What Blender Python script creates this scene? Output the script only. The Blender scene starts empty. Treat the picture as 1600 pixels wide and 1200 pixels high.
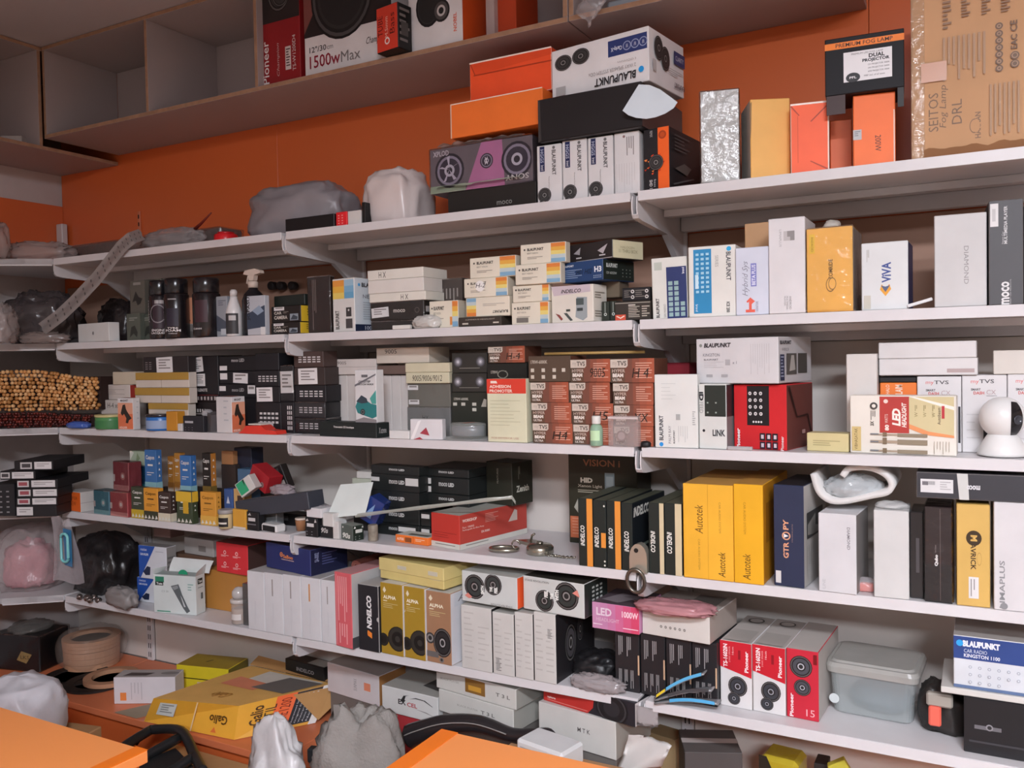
import bpy, math, random
from mathutils import Vector, Matrix, noise
random.seed(7)
scn = bpy.context.scene
COL = scn.collection
# ------------------------------------------------------------------ camera
F = 1351.0
YAW, PITCH, ROLL = -.4985, -.0289, -.0192
CAM = Vector((2.6554, -1.7667, 1.4168))
fw = Vector((math.sin(YAW)*math.cos(PITCH), math.cos(YAW)*math.cos(PITCH), math.sin(PITCH)))
r0 = Vector((math.cos(YAW), -math.sin(YAW), 0)); u0 = r0.cross(fw)
RT = r0*math.cos(ROLL)+u0*math.sin(ROLL); UP = u0*math.cos(ROLL)-r0*math.sin(ROLL)
cd = bpy.data.cameras.new('camera'); cam = bpy.data.objects.new('camera', cd); COL.objects.link(cam)
cd.sensor_width = 36; cd.lens = 36*F/1600; cd.clip_start = .05
mw = Matrix((RT, UP, -fw)).transposed().to_4x4(); mw.translation = CAM
cam.matrix_world = mw; scn.camera = cam
# ------------------------------------------------------------------ world, exposure
scn.view_settings.view_transform = 'Standard'; scn.view_settings.look = 'None'
scn.view_settings.gamma = 1; scn.view_settings.use_curve_mapping = False
scn.view_settings.exposure = 0.85
wd = bpy.data.worlds.new('world'); scn.world = wd; wd.use_nodes = True
wd.node_tree.nodes['Background'].inputs[0].default_value = (1.0, .74, .62, 1)
wd.node_tree.nodes['Background'].inputs[1].default_value = .27
LAMP_POWER = 74.0   # emission of the ceiling LED panels
# ------------------------------------------------------------------ pixel helpers (1600x1200 frame): a pixel and one known plane give a real point
def ray(x, y): return fw+RT*((x-800)/F)+UP*((600-y)/F)
def aty(x, y, Y): d = ray(x, y); return CAM+d*((Y-CAM.y)/d.y)
def atz(x, y, Z): d = ray(x, y); return CAM+d*((Z-CAM.z)/d.z)
# ------------------------------------------------------------------ materials
MC = {}
def lin(h):
    h = h.lstrip('#'); h = h if len(h) == 6 else ''.join(c*2 for c in h); o = []
    for i in (0, 2, 4):
        c = int(h[i:i+2], 16)/255; o.append(c/12.92 if c <= .04045 else ((c+.055)/1.055)**2.4)
    return o
def M(h, r=.5, sp=.4, met=0., al=1., bump=0., var=.07, em=0., sc=14., tr=0.):
    key = (h, r, sp, met, al, bump, var, em, sc, tr)
    if key in MC: return MC[key]
    m = bpy.data.materials.new('paint_'+h.lstrip('#')); m.use_nodes = True
    nt = m.node_tree; b = nt.nodes['Principled BSDF']; c = lin(h)
    b.inputs['Base Color'].default_value = (*c, 1); b.inputs['Roughness'].default_value = r
    b.inputs['Specular IOR Level'].default_value = sp; b.inputs['Metallic'].default_value = met
    b.inputs['Alpha'].default_value = al
    if tr: b.inputs['Transmission Weight'].default_value = tr
    if em: b.inputs['Emission Color'].default_value = (*c, 1); b.inputs['Emission Strength'].default_value = em
    if var or bump:
        tc = nt.nodes.new('ShaderNodeTexCoord'); no = nt.nodes.new('ShaderNodeTexNoise')
        no.inputs['Scale'].default_value = sc; no.inputs['Detail'].default_value = 5
        nt.links.new(tc.outputs['Object'], no.inputs['Vector'])
        if var:
            mr = nt.nodes.new('ShaderNodeMapRange'); mr.inputs[1].default_value = .3; mr.inputs[2].default_value = .7
            mr.inputs[3].default_value = 1-var; mr.inputs[4].default_value = 1+var*.6
            vm = nt.nodes.new('ShaderNodeVectorMath'); vm.operation = 'SCALE'; vm.inputs[0].default_value = c
            nt.links.new(no.outputs[0], mr.inputs[0]); nt.links.new(mr.outputs[0], vm.inputs['Scale'])
            nt.links.new(vm.outputs[0], b.inputs['Base Color'])
        if bump:
            n2 = nt.nodes.new('ShaderNodeTexNoise'); n2.inputs['Scale'].default_value = sc*5; n2.inputs['Detail'].default_value = 3
            nt.links.new(tc.outputs['Object'], n2.inputs['Vector'])
            bp = nt.nodes.new('ShaderNodeBump'); bp.inputs['Strength'].default_value = bump; bp.inputs['Distance'].default_value = .004
            nt.links.new(n2.outputs[0], bp.inputs['Height']); nt.links.new(bp.outputs[0], b.inputs['Normal'])
    MC[key] = m
    return m
def mm(c): return M(c) if isinstance(c, str) else c
def film(name, base, k, bs):
    m = bpy.data.materials.new(name); m.use_nodes = True; nt = m.node_tree; nt.nodes.clear()
    out = nt.nodes.new('ShaderNodeOutputMaterial'); mx = nt.nodes.new('ShaderNodeMixShader'); tr = nt.nodes.new('ShaderNodeBsdfTransparent')
    gl = nt.nodes.new('ShaderNodeBsdfGlossy'); gl.inputs['Roughness'].default_value = .12; gl.inputs['Color'].default_value = (.9, .9, .9, 1)
    tr.inputs[0].default_value = (base, base, base, 1)
    fr = nt.nodes.new('ShaderNodeFresnel'); fr.inputs[0].default_value = 1.4
    ad = nt.nodes.new('ShaderNodeMath'); ad.operation = 'MULTIPLY_ADD'; ad.inputs[1].default_value = k; ad.inputs[2].default_value = .02
    tc = nt.nodes.new('ShaderNodeTexCoord'); no = nt.nodes.new('ShaderNodeTexNoise'); no.inputs['Scale'].default_value = 38; no.inputs['Detail'].default_value = 4
    bp = nt.nodes.new('ShaderNodeBump'); bp.inputs['Strength'].default_value = bs; bp.inputs['Distance'].default_value = .006
    L = nt.links.new
    L(tc.outputs['Object'], no.inputs['Vector']); L(no.outputs[0], bp.inputs['Height']); L(bp.outputs[0], gl.inputs['Normal']); L(bp.outputs[0], fr.inputs['Normal'])
    L(fr.outputs[0], ad.inputs[0]); L(ad.outputs[0], mx.inputs[0]); L(tr.outputs[0], mx.inputs[1]); L(gl.outputs[0], mx.inputs[2]); L(mx.outputs[0], out.inputs[0])
    return m
WRAP = film('shrink_film', .95, .55, .8)          # clear glossy film with creases
BAG = M('#c9c4c6', .2, .6, al=.38, bump=.5, var=0, sc=10)            # thin clear bag
# ------------------------------------------------------------------ objects
def tag(o, label=None, cat=None, group=None, kind=None):
    if label: o['label'] = label
    if cat: o['category'] = cat
    if group: o['group'] = group
    if kind: o['kind'] = kind
    return o
def empty(name, loc, rz=0):
    o = bpy.data.objects.new(name, None); COL.objects.link(o); o.location = loc; o.rotation_euler.z = rz
    o.empty_display_size = .02
    return o
class MB:
    """collects shapes with a material each and links them as ONE mesh object"""
    def __init__(s): s.v = []; s.f = []; s.m = []; s.mats = []; s.sm = []
    def mi(s, mat):
        mat = mm(mat)
        if mat not in s.mats: s.mats.append(mat)
        return s.mats.index(mat)
    def add(s, vs, fs, mat, smooth=False, T=None):
        n = len(s.v); i = s.mi(mat)
        s.v += [tuple(T@Vector(p)) if T else tuple(p) for p in vs]
        s.f += [tuple(n+k for k in f) for f in fs]; s.m += [i]*len(fs); s.sm += [smooth]*len(fs)
        return s
    def box(s, a, b, mat, c=.0012, jit=0., faces=None, T=None):
        x0, y0, z0 = a; x1, y1, z1 = b
        c = min(c, (x1-x0)*.2, (y1-y0)*.2, (z1-z0)*.2)
        P = {}; vs = []
        for ix in (0, 1):
            for iy in (0, 1):
                for iz in (0, 1):
                    p = (x1 if ix else x0, y1 if iy else y0, z1 if iz else z0)
                    sg = (-1 if ix else 1, -1 if iy else 1, -1 if iz else 1)
                    j = [random.uniform(-jit, jit) for _ in range(3)]
                    for ax in range(3):   # vertex lying on the face of axis ax
                        q = [p[k]+(0 if k == ax else sg[k]*c)+j[k] for k in range(3)]
                        P[ix, iy, iz, ax] = len(vs); vs.append(q)
        g = lambda ix, iy, iz, ax: P[ix, iy, iz, ax]
        fs = [(g(0,0,0,1), g(1,0,0,1), g(1,0,1,1), g(0,0,1,1)), (g(1,0,0,0), g(1,1,0,0), g(1,1,1,0), g(1,0,1,0)),
              (g(0,1,0,0), g(0,0,0,0), g(0,0,1,0), g(0,1,1,0)), (g(0,0,1,2), g(1,0,1,2), g(1,1,1,2), g(0,1,1,2)),
              (g(1,1,0,1), g(0,1,0,1), g(0,1,1,1), g(1,1,1,1)), (g(0,1,0,2), g(1,1,0,2), g(1,0,0,2), g(0,0,0,2))]
        nm = ['front', 'right', 'left', 'top', 'back', 'bottom']
        ed = []
        for i in (0, 1):
            for k in (0, 1):
                ed.append((g(0,i,k,1), g(0,i,k,2), g(1,i,k,2), g(1,i,k,1)))
                ed.append((g(i,0,k,0), g(i,0,k,2), g(i,1,k,2), g(i,1,k,0)))
                ed.append((g(i,k,0,0), g(i,k,0,1), g(i,k,1,1), g(i,k,1,0)))
        for i in (0, 1):
            for k in (0, 1):
                for l in (0, 1): ed.append((g(i,k,l,0), g(i,k,l,1), g(i,k,l,2)))
        n = len(s.v); s.v += [tuple(T@Vector(p)) if T else tuple(p) for p in vs]
        for q, f in zip(nm, fs):
            s.f.append(tuple(n+k for k in f)); s.m.append(s.mi(faces[q] if faces and q in faces else mat)); s.sm.append(False)
        e = s.mi((faces or {}).get('edge', mat))
        for f in ed: s.f.append(tuple(n+k for k in f)); s.m.append(e); s.sm.append(False)
        return s
    def lathe(s, prof, mat, seg=20, T=None, mats=None, smooth=True):
        vs = []; n = len(prof)
        for i in range(seg):
            a = 2*math.pi*i/seg
            for r, z in prof: vs.append((r*math.cos(a), r*math.sin(a), z))
        for k in range(n-1):
            s.add(vs if k == 0 else [], [], mat, T=T)
        base = len(s.v)-len(vs) if n > 1 else 0
        for k in range(n-1):
            mi = s.mi(mats[k] if mats else mat)
            for i in range(seg):
                j = (i+1) % seg
                s.f.append((base+i*n+k, base+j*n+k, base+j*n+k+1, base+i*n+k+1)); s.m.append(mi); s.sm.append(smooth)
        for k, rev in ((0, True), (n-1, False)):
            if prof[k][0] > 1e-5:
                f = [base+i*n+k for i in range(seg)]
                s.f.append(tuple(reversed(f)) if rev else tuple(f)); s.m.append(s.mi((mats or [mat])[0 if rev else -1])); s.sm.append(False)
        return s
    def tube(s, pts, r, mat, seg=8, closed=False, T=None):
        pts = [Vector(p) for p in pts]; n = len(pts); vs = []; fs = []
        rr = r if isinstance(r, (list, tuple)) else [r]*n
        up = Vector((0, 0, 1))
        for i, p in enumerate(pts):
            a = pts[(i-1) % n] if (i or closed) else p; b = pts[(i+1) % n] if (i < n-1 or closed) else p
            d = (b-a).normalized(); q = d.cross(up)
            if q.length < .05: q = d.cross(Vector((1, 0, 0)))
            q.normalize(); w = q.cross(d)
            for k in range(seg):
                t = 2*math.pi*k/seg; vs.append(p+(q*math.cos(t)+w*math.sin(t))*rr[i])
        for i in range(n if closed else n-1):
            j = (i+1) % n
            for k in range(seg):
                l = (k+1) % seg; fs.append((i*seg+k, i*seg+l, j*seg+l, j*seg+k))
        if not closed: fs += [tuple(reversed(range(seg))), tuple((n-1)*seg+k for k in range(seg))]
        return s.add(vs, fs, mat, True, T)
    def prism(s, poly, a, b, mat, axis='x', T=None):
        """polygon (2D) pushed from a to b along an axis"""
        n = len(poly)
        mk = {'x': lambda t, p: (t, p[0], p[1]), 'y': lambda t, p: (p[0], t, p[1]), 'z': lambda t, p: (p[0], p[1], t)}[axis]
        vs = [mk(a, p) for p in poly]+[mk(b, p) for p in poly]
        fs = [tuple(range(n)), tuple(reversed(range(n, 2*n)))]+[(i, n+i, n+(i+1) % n, (i+1) % n) for i in range(n)]
        return s.add(vs, fs, mat, False, T)
    def sheet(s, fn, nu, nv, mat, smooth=True, T=None, th=0.):
        vs = [fn(i/nu, j/nv) for j in range(nv+1) for i in range(nu+1)]
        fs = [(j*(nu+1)+i, j*(nu+1)+i+1, (j+1)*(nu+1)+i+1, (j+1)*(nu+1)+i) for j in range(nv) for i in range(nu)]
        if th:
            n = len(vs); vs = vs+[(p[0], p[1], p[2]-th) for p in map(tuple, vs)]
            fs = fs+[tuple(n+k for k in reversed(f)) for f in fs]
            W = nu+1
            rim = [i for i in range(W)]+[j*W+nu for j in range(1, nv+1)]+[nv*W+i for i in range(nu-1, -1, -1)]+[j*W for j in range(nv-1, 0, -1)]
            fs += [(rim[k], n+rim[k], n+rim[(k+1) % len(rim)], rim[(k+1) % len(rim)]) for k in range(len(rim))]
        return s.add(vs, fs, mat, smooth, T)
    def blob(s, rad, mat, seed=0, amp=.25, fr=2., nu=36, nv=20, flat=-.75, pw=.8, T=None, hf=.45):
        """crumpled closed bag: rad=(rx,ry,rz); the base is flattened at z=0"""
        vs = []; fs = []; sv = Vector((seed*7.3, seed*3.1, seed*1.7))
        for j in range(nv+1):
            ph = math.pi*j/nv-math.pi/2
            for i in range(nu):
                th = 2*math.pi*i/nu
                d = Vector((math.cos(ph)*math.cos(th), math.cos(ph)*math.sin(th), math.sin(ph)))
                k = 1+amp*(1.5*(.25-abs(noise.noise(d*fr+sv)))+hf*(1.*(.2-abs(noise.noise(d*fr*2.7+sv)))+.3*noise.noise(d*fr*6+sv)))
                e = Vector([math.copysign(abs(c)**pw, c) for c in d])*k
                z = max(e.z, flat)
                vs.append((e.x*rad[0], e.y*rad[1], (z-flat)*rad[2]/(1-flat)))
        for j in range(nv):
            for i in range(nu):
                l = (i+1) % nu; fs.append((j*nu+i, j*nu+l, (j+1)*nu+l, (j+1)*nu+i))
        return s.add(vs, fs, mat, True, T)
    def build(s, name, parent=None, loc=None, rz=0., rot=None, data=None):
        me = data or bpy.data.meshes.new(name)
        if not data:
            me.from_pydata(s.v, [], s.f)
            for m in s.mats: me.materials.append(m)
            me.polygons.foreach_set('material_index', s.m); me.polygons.foreach_set('use_smooth', s.sm); me.update()
        o = bpy.data.objects.new(name, me); COL.objects.link(o)
        if parent: o.parent = parent
        if loc is not None: o.location = loc
        if rot: o.rotation_euler = rot
        elif rz: o.rotation_euler.z = rz
        return o
def R3(x=0, y=0, z=0):
    from mathutils import Euler
    return Euler((x, y, z)).to_matrix().to_4x4()
def TR(x, y, z): return Matrix.Translation((x, y, z))
# ------------------------------------------------------------------ lettering
GC = {}
def glyphs(txt, bold, shear):
    k = (txt, bold, shear)
    if k not in GC:
        cu = bpy.data.curves.new('lettering', 'FONT'); cu.body = txt; cu.resolution_u = 2; cu.offset = bold; cu.shear = shear
        cu.fill_mode = 'FRONT'
        ob = bpy.data.objects.new('lettering', cu)
        me = bpy.data.meshes.new_from_object(ob)
        vs = [(v.co.x, v.co.y) for v in me.vertices]; fs = [tuple(p.vertices) for p in me.polygons]
        # new_from_object may turn faces; keep them all looking the same way
        out = []
        for f in fs:
            a = sum(vs[f[i]][0]*vs[f[(i+1) % len(f)]][1]-vs[f[(i+1) % len(f)]][0]*vs[f[i]][1] for i in range(len(f)))
            out.append(f if a > 0 else tuple(reversed(f)))
        bpy.data.objects.remove(ob); bpy.data.curves.remove(cu); bpy.data.meshes.remove(me)
        xs = [v[0] for v in vs] or [0, 1]; ys = [v[1] for v in vs] or [0, 1]
        GC[k] = (vs, out, min(xs), max(xs), min(ys), max(ys))
    return GC[k]
# ------------------------------------------------------------------ cartons
class Box:
    """carton with printed faces; front is -y, u runs left to right and v bottom to top of a face as one looks at it"""
    def __init__(s, name, w, d, h, loc, rz=0., col='#d8d6d6', faces=None, rx=0., ry=0., c=.0013, jit=0., rough=None, lid=None):
        s.w, s.d, s.h = w, d, h; s.k = 0; s.parts = {}; s.z1 = loc[2]+h
        col = M(col, rough) if (rough is not None and isinstance(col, str)) else mm(col)
        fm = {k: mm(v) for k, v in (faces or {}).items()}
        b = MB().box((-w/2, -d/2, 0), (w/2, d/2, h), col, c, jit, fm)
        s.o = b.build(name, None, loc, rot=(rx, ry, rz)); s.flaps = []
        if lid:   # shallow groove line all round
            for f in ('front', 'right', 'left'): s.r(f, 0, lid, 1, lid+.0022/h, '#4c4644', 'lid_seam')
    def fr(s, face):
        w, d, h = s.w, s.d, s.h
        return {'front': ((-w/2, -d/2, 0), (1, 0, 0), (0, 0, 1), w, h, (0, -1, 0)),
                'right': ((w/2, -d/2, 0), (0, 1, 0), (0, 0, 1), d, h, (1, 0, 0)),
                'left': ((-w/2, d/2, 0), (0, -1, 0), (0, 0, 1), d, h, (-1, 0, 0)),
                'top': ((-w/2, -d/2, h), (1, 0, 0), (0, 1, 0), w, d, (0, 0, 1)),
                'bottom': ((-w/2, d/2, 0), (1, 0, 0), (0, -1, 0), w, d, (0, 0, -1))}[face]
    def put(s, face, pts, faces, mat, part):
        O, U, V, W, H, N = map(lambda q: Vector(q) if isinstance(q, tuple) else q, s.fr(face))
        s.k += 1; off = .00025+.00009*s.k
        vs = [O+U*(u*W)+V*(v*H)+N*off for u, v in pts]
        if '#' not in part: part += '#'+face
        s.parts.setdefault(part, MB()).add(vs, faces, mat)
    def r(s, face, u0, v0, u1, v1, mat, part='printed_panel'):
        part = s.uniq(part)
        s.put(face, [(u0, v0), (u1, v0), (u1, v1), (u0, v1)], [(0, 1, 2, 3)], mat, part); return s
    def uniq(s, part):   # panels, stickers and printed speakers are parts of their own
        if part in ('printed_panel', 'sticker', 'printed_speaker', 'tape_patch', 'lettering', 'picture_print', 'fine_print'):
            s.nu = getattr(s, 'nu', 0)+1; return '%s#%d' % (part, s.nu)
        return part
    def p(s, face, pts, mat, part='printed_panel'):
        part = s.uniq(part)
        s.put(face, pts, [tuple(range(len(pts)))], mat, part); return s
    def grad(s, face, u0, v0, u1, v1, cols, part='colour_print', vert=True):
        n = len(cols)
        for i, c in enumerate(cols):
            if vert: s.r(face, u0, v1-(v1-v0)*(i+1)/n, u1, v1-(v1-v0)*i/n, c, part)
            else: s.r(face, u0+(u1-u0)*i/n, v0, u0+(u1-u0)*(i+1)/n, v1, c, part)
        return s
    def t(s, face, txt, u0, v0, u1, v1, mat='#26221f', rot=0, bold=.0, shear=0., part='lettering'):
        vs, fs, x0, x1, y0, y1 = glyphs(txt, bold, shear); part = s.uniq(part)
        out = []
        for x, y in vs:
            a = (x-x0)/(x1-x0+1e-9); b = (y-y0)/(y1-y0+1e-9)
            if rot == 90: a, b = 1-b, a
            elif rot == 180: a, b = 1-a, 1-b
            elif rot == 270: a, b = b, 1-a
            out.append((u0+(u1-u0)*a, v0+(v1-v0)*b))
        s.put(face, out, fs, mat, part); return s
    def lines(s, face, u0, v0, u1, v1, n, mat='#77716e', vert=False, fill=.45, seed=1, part='fine_print'):
        rg = random.Random(seed); pts = []; fs = []; part = s.uniq(part)
        for i in range(n):
            e = 1-.45*rg.random()*(i % 3 != 0)
            if vert: a = (u0+(u1-u0)*i/n, v1-(v1-v0)*e, u0+(u1-u0)*(i+fill)/n, v1)
            else: a = (u0, v1-(v1-v0)*(i+fill)/n, u0+(u1-u0)*e, v1-(v1-v0)*i/n)
            k = len(pts); pts += [(a[0], a[1]), (a[2], a[1]), (a[2], a[3]), (a[0], a[3])]; fs.append((k, k+1, k+2, k+3))
        s.put(face, pts, fs, mat, part); return s
    def dots(s, face, u0, v0, u1, v1, nx, ny, mat='#d9d6d4', fx=.6, fy=.5, part='fine_print'):
        pts = []; fs = []; part = s.uniq(part)
        for i in range(nx):
            for j in range(ny):
                a = u0+(u1-u0)*i/nx; b = v0+(v1-v0)*j/ny; k = len(pts); c = (u1-u0)/nx*fx; e = (v1-v0)/ny*fy
                pts += [(a, b), (a+c, b), (a+c, b+e), (a, b+e)]; fs.append((k, k+1, k+2, k+3))
        s.put(face, pts, fs, mat, part); return s
    def disc(s, face, cu, cv, rad, rings, asp=1., part='picture_print', n=20):
        """rings: (relative radius, colour) from outside in; rad in metres"""
        W, H = s.fr(face)[3:5]; part = s.uniq(part)
        for q, c in rings:
            s.put(face, [(min(max(cu+q*rad*asp*math.cos(2*math.pi*i/n)/W, .004), .996), min(max(cv+q*rad*math.sin(2*math.pi*i/n)/H, .004), .996)) for i in range(n)], [tuple(range(n))], c, part)
        return s
    def spk(s, face, cu, cv, rad, asp=1., cone='#3a3838', cap='#8d8a88', rim='#151414'):
        return s.disc(face, cu, cv, rad, [(1, rim), (.93, '#5f5c5b'), (.84, rim), (.74, cone), (.42, '#1d1c1c'), (.3, cap), (.2, '#2b2a2a')], asp, 'printed_speaker')
    def sticker(s, face, u0, v0, u1, v1, n=3, tilt=0., col='#e2e0e0', ink='#8a8583', seed=1):
        W, H = s.fr(face)[3:5]; cu, cv = (u0+u1)/2, (v0+v1)/2
        ca, sa = math.cos(tilt), math.sin(tilt)
        q = []
        for u, v in ((u0, v0), (u1, v0), (u1, v1), (u0, v1)):
            x, y = (u-cu)*W, (v-cv)*H; q.append((cu+(x*ca-y*sa)/W, cv+(x*sa+y*ca)/H))
        s.p(face, q, col, 'sticker')
        if n: s.lines(face, u0+(u1-u0)*.14, v0+(v1-v0)*.16, u0+(u1-u0)*.86, v0+(v1-v0)*.86, n, ink, seed=seed)
        return s
    def wrap(s, e=.0015):
        w, d, h = s.w/2+e, s.d/2+e, s.h+e
        s.parts['shrink_wrap'] = MB().box((-w, -d, .0004), (w, d, h), WRAP, .003, .0012); return s
    def child(s, mb, name): mb.build(name, s.o); return s
    def done(s, label, cat='box', group=None):
        for n, mb in s.parts.items(): mb.build(n.split('#')[0], s.o)
        tag(s.o, label, cat, group); return s
class Quad(Box):
    """carton with skewed sides: corners lo (4, front left first, anticlockwise from above) and hi, in world coordinates"""
    def __init__(s, name, lo, hi, cols, base):
        s.k = 0; s.parts = {}; s.base = Vector(base)
        L = [Vector(p)-s.base for p in lo]; H = [Vector(p)-s.base for p in hi]
        s.q = {'front': (L[0], L[1], H[1], H[0]), 'right': (L[1], L[2], H[2], H[1]), 'back': (L[2], L[3], H[3], H[2]), 'left': (L[3], L[0], H[0], H[3]), 'top': (H[0], H[1], H[2], H[3]), 'bottom': (L[3], L[2], L[1], L[0])}
        m = MB()
        for f, q in s.q.items(): m.add(list(q), [(0, 1, 2, 3)], cols.get(f, cols['all']))
        s.o = m.build(name, None, base)
    def fr(s, face):
        a, b, c, d = s.q[face]; return (None, None, None, (b-a).length, (d-a).length, None)
    def put(s, face, pts, faces, mat, part):
        a, b, c, d = s.q[face]; n = (b-a).cross(d-a).normalized(); s.k += 1; off = .0006+.0001*s.k
        vs = [(a*(1-u)+b*u)*(1-v)+(d*(1-u)+c*u)*v+n*off for u, v in pts]
        if '#' not in part: part += '#'+face
        s.parts.setdefault(part, MB()).add(vs, faces, mat)
ALL = []
def B(name, label, q, z=None, y=.02, dep=.12, rz=0., col='#d8d6d6', on=None, cat='box', group=None, gap=.0006, **kw):
    """carton from the outline q=(xl,xr,yt,yb) of its front face in the photo; z: height of what it stands on; y: depth of the
    foremost front corner behind the shelf front"""
    xl, xr, yt, yb = q; rz = math.radians(rz)
    if on is not None: z = on.z1
    ym = (yt+yb)/2; y0 = y
    for _ in range(3):
        A = aty(xl, ym, y); d = ray(xr, ym)
        # meet the vertical plane through A along the front direction
        e = Vector((math.cos(rz), math.sin(rz)))
        a, b, c, dd = e.x, -d.x, e.y, -d.y
        det = a*dd-b*c; rx, ry = CAM.x-A.x, CAM.y-A.y
        w = (rx*dd-b*ry)/det
        if rz < 0: y = y0-w*math.sin(rz)   # the corner turned towards the aisle keeps the given depth
    mid = Vector((A.x+e.x*w/2, A.y+e.y*w/2))
    # height from the top line at the middle of the face
    dt = ray((xl+xr)/2, yt); t = (Vector((mid.x-CAM.x, mid.y-CAM.y)).length)/Vector((dt.x, dt.y)).length
    zt = CAM.z+dt.z*t
    if z is None:
        db = ray((xl+xr)/2, yb); z = CAM.z+db.z*(Vector((mid.x-CAM.x, mid.y-CAM.y)).length)/Vector((db.x, db.y)).length
    z += gap
    h = max(zt-z, .008)
    ctr = mid+Vector((-e.y, e.x))*dep/2
    bx = Box(name, w, dep, h, (ctr.x, ctr.y, z), rz, col, **kw)
    bx.lab = (label, cat, group); ALL.append(bx)
    return bx
def settle(rounds=12):
    """no carton may reach into its neighbour: the one in front gets shallower, neighbours in a row are eased apart by a few millimetres"""
    L = [b for b in ALL if not isinstance(b, Quad) and abs(b.o.rotation_euler.x)+abs(b.o.rotation_euler.y) < .03]
    for b in L: b.d0 = b.d; b.w0 = b.w; b.mv = 0.
    def corners(b):
        c, s_ = math.cos(b.o.rotation_euler.z), math.sin(b.o.rotation_euler.z); x, y, _ = b.o.location; e = .0022 if any(k.startswith('shrink') for k in b.parts) else .0005
        return [(x+c*p-s_*q, y+s_*p+c*q) for p, q in ((-b.w/2-e, -b.d/2-e), (b.w/2+e, -b.d/2-e), (b.w/2+e, b.d/2+e), (-b.w/2-e, b.d/2+e))], ((c, s_), (-s_, c))
    big = []
    for it in range(rounds):
        big = []
        for i, a in enumerate(L):
            for b in L[i+1:]:
                za, zb = a.o.location.z, b.o.location.z
                if min(za+a.h, zb+b.h)-max(za, zb) < .0012: continue
                dx, dy = b.o.location.x-a.o.location.x, b.o.location.y-a.o.location.y
                if dx*dx+dy*dy > (.5*(math.hypot(a.w, a.d)+math.hypot(b.w, b.d))+.006)**2: continue
                A, na = corners(a); B_, nb = corners(b); ov = []
                for n in na+nb:
                    pa = [p[0]*n[0]+p[1]*n[1] for p in A]; pb = [p[0]*n[0]+p[1]*n[1] for p in B_]
                    ov.append((min(max(pa), max(pb))-max(min(pa), min(pb)), n))
                if min(o for o, n in ov) <= 0: continue
                side = min(ov[0], ov[2])
                if side[0] < .005 and a.mv < .006 and b.mv < .006:
                    o, n = side; s_ = 1 if dx*n[0]+dy*n[1] > 0 else -1; o = o/2+.0001
                    a.o.location.x -= n[0]*o*s_; b.o.location.x += n[0]*o*s_; a.mv += o; b.mv += o
                    continue
                opt = []
                for q, k, sx, sy in ((a, 0, dx, dy), (b, 2, -dx, -dy)):
                    (ow, nw), (od, nd) = ov[k], ov[k+1]
                    if sx*nd[0]+sy*nd[1] > 0 and q.d-od > .010: opt.append((.55*od/q.d, q, 'd', od, nd, 1))
                    if q.w-ow > max(.012, .88*q.w0): opt.append((2.*ow/q.w, q, 'w', ow, nw, 1 if sx*nw[0]+sy*nw[1] > 0 else -1))
                opt.sort(key=lambda t: t[0])
                if not opt or opt[0][0] > .6: big.append((a.lab[0], b.lab[0])); continue
                _, q, ax, o, n, sg = opt[0]; o += .0004
                if ax == 'd': q.d -= o; q.o.scale.y = q.d/q.d0
                else: q.w -= o; q.o.scale.x = q.w/q.w0
                q.o.location.x -= n[0]*o/2*sg; q.o.location.y -= n[1]*o/2*sg
    return big
def finish():
    for b in ALL:
        if b.lab: b.done(*b.lab); b.lab = None
T1, T2, T3, T4, T5 = 1.771, 1.496, 1.221, .949, .668      # tops of the five tiers
LIPH = .021
# ================================================================== the room
WHITE = M('#d3d0d1', .35, .4, var=.04); OFFW = M('#d6cfc8', .55, .3, var=.05, sc=4); ORANGE = M('#d96b38', .3, .5, var=.05, sc=2)
XL = -.445; CEIL = 2.492; YB = .352
def struct(mb, name, loc=None): return tag(mb.build(name, None, loc), kind='structure')
o = struct(MB().box((XL-.1, -4.5, -.06), (5.2, YB+.1, 0), M('#8f857d', .5), 0), 'floor')
o = struct(MB().box((XL-.1, -4.5, CEIL), (5.2, YB+.1, CEIL+.06), M('#c4bcbc', .7, .2, var=.04, sc=2), 0), 'ceiling')
wb = struct(MB().box((XL-.1, YB+.006, 0), (5.2, YB+.1, CEIL), M('#b9aca6', .7), 0), 'wall_back')
xs = [XL, .66, 1.62, 2.434, 3.4, 4.4, 5.2]
for a, b in zip(xs, xs[1:]):
    MB().box((a+.0006, YB-.006, 1.62), (b-.0006, YB+.0055, CEIL), ORANGE, .0006).build('laminate_panel', wb)
wl = struct(MB().box((XL-.1, -4.5, 0), (XL-.004, YB+.006, CEIL), M('#c7bfbd', .75, .2, var=.12, sc=5), 0), 'wall_left')
# orange laminate on the lower part of the left wall; its top edge is level
MB().box((XL-.0038, -1.6, 1.765), (XL+.004, YB-.007, 2.033), ORANGE, .0006).build('laminate_panel', wl)
# back panels of the shelving, one column between two uprights, stacked
TANP = M('#a98572', .6, .3, var=.05, sc=4)
rows = [.35, .62, .90, 1.17, 1.445, 1.72]
for xa, xb in ((XL+.01, 0), (0, 1), (1, 2), (2, 3), (3, 4)):
    for za, zb in zip(rows, rows[1:]):
        MB().box((xa+.016, .338, za+.001), (xb-.016, .345, zb-.001), TANP if za > 1.4 else OFFW, .0008).build('back_panel', wb)
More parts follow.
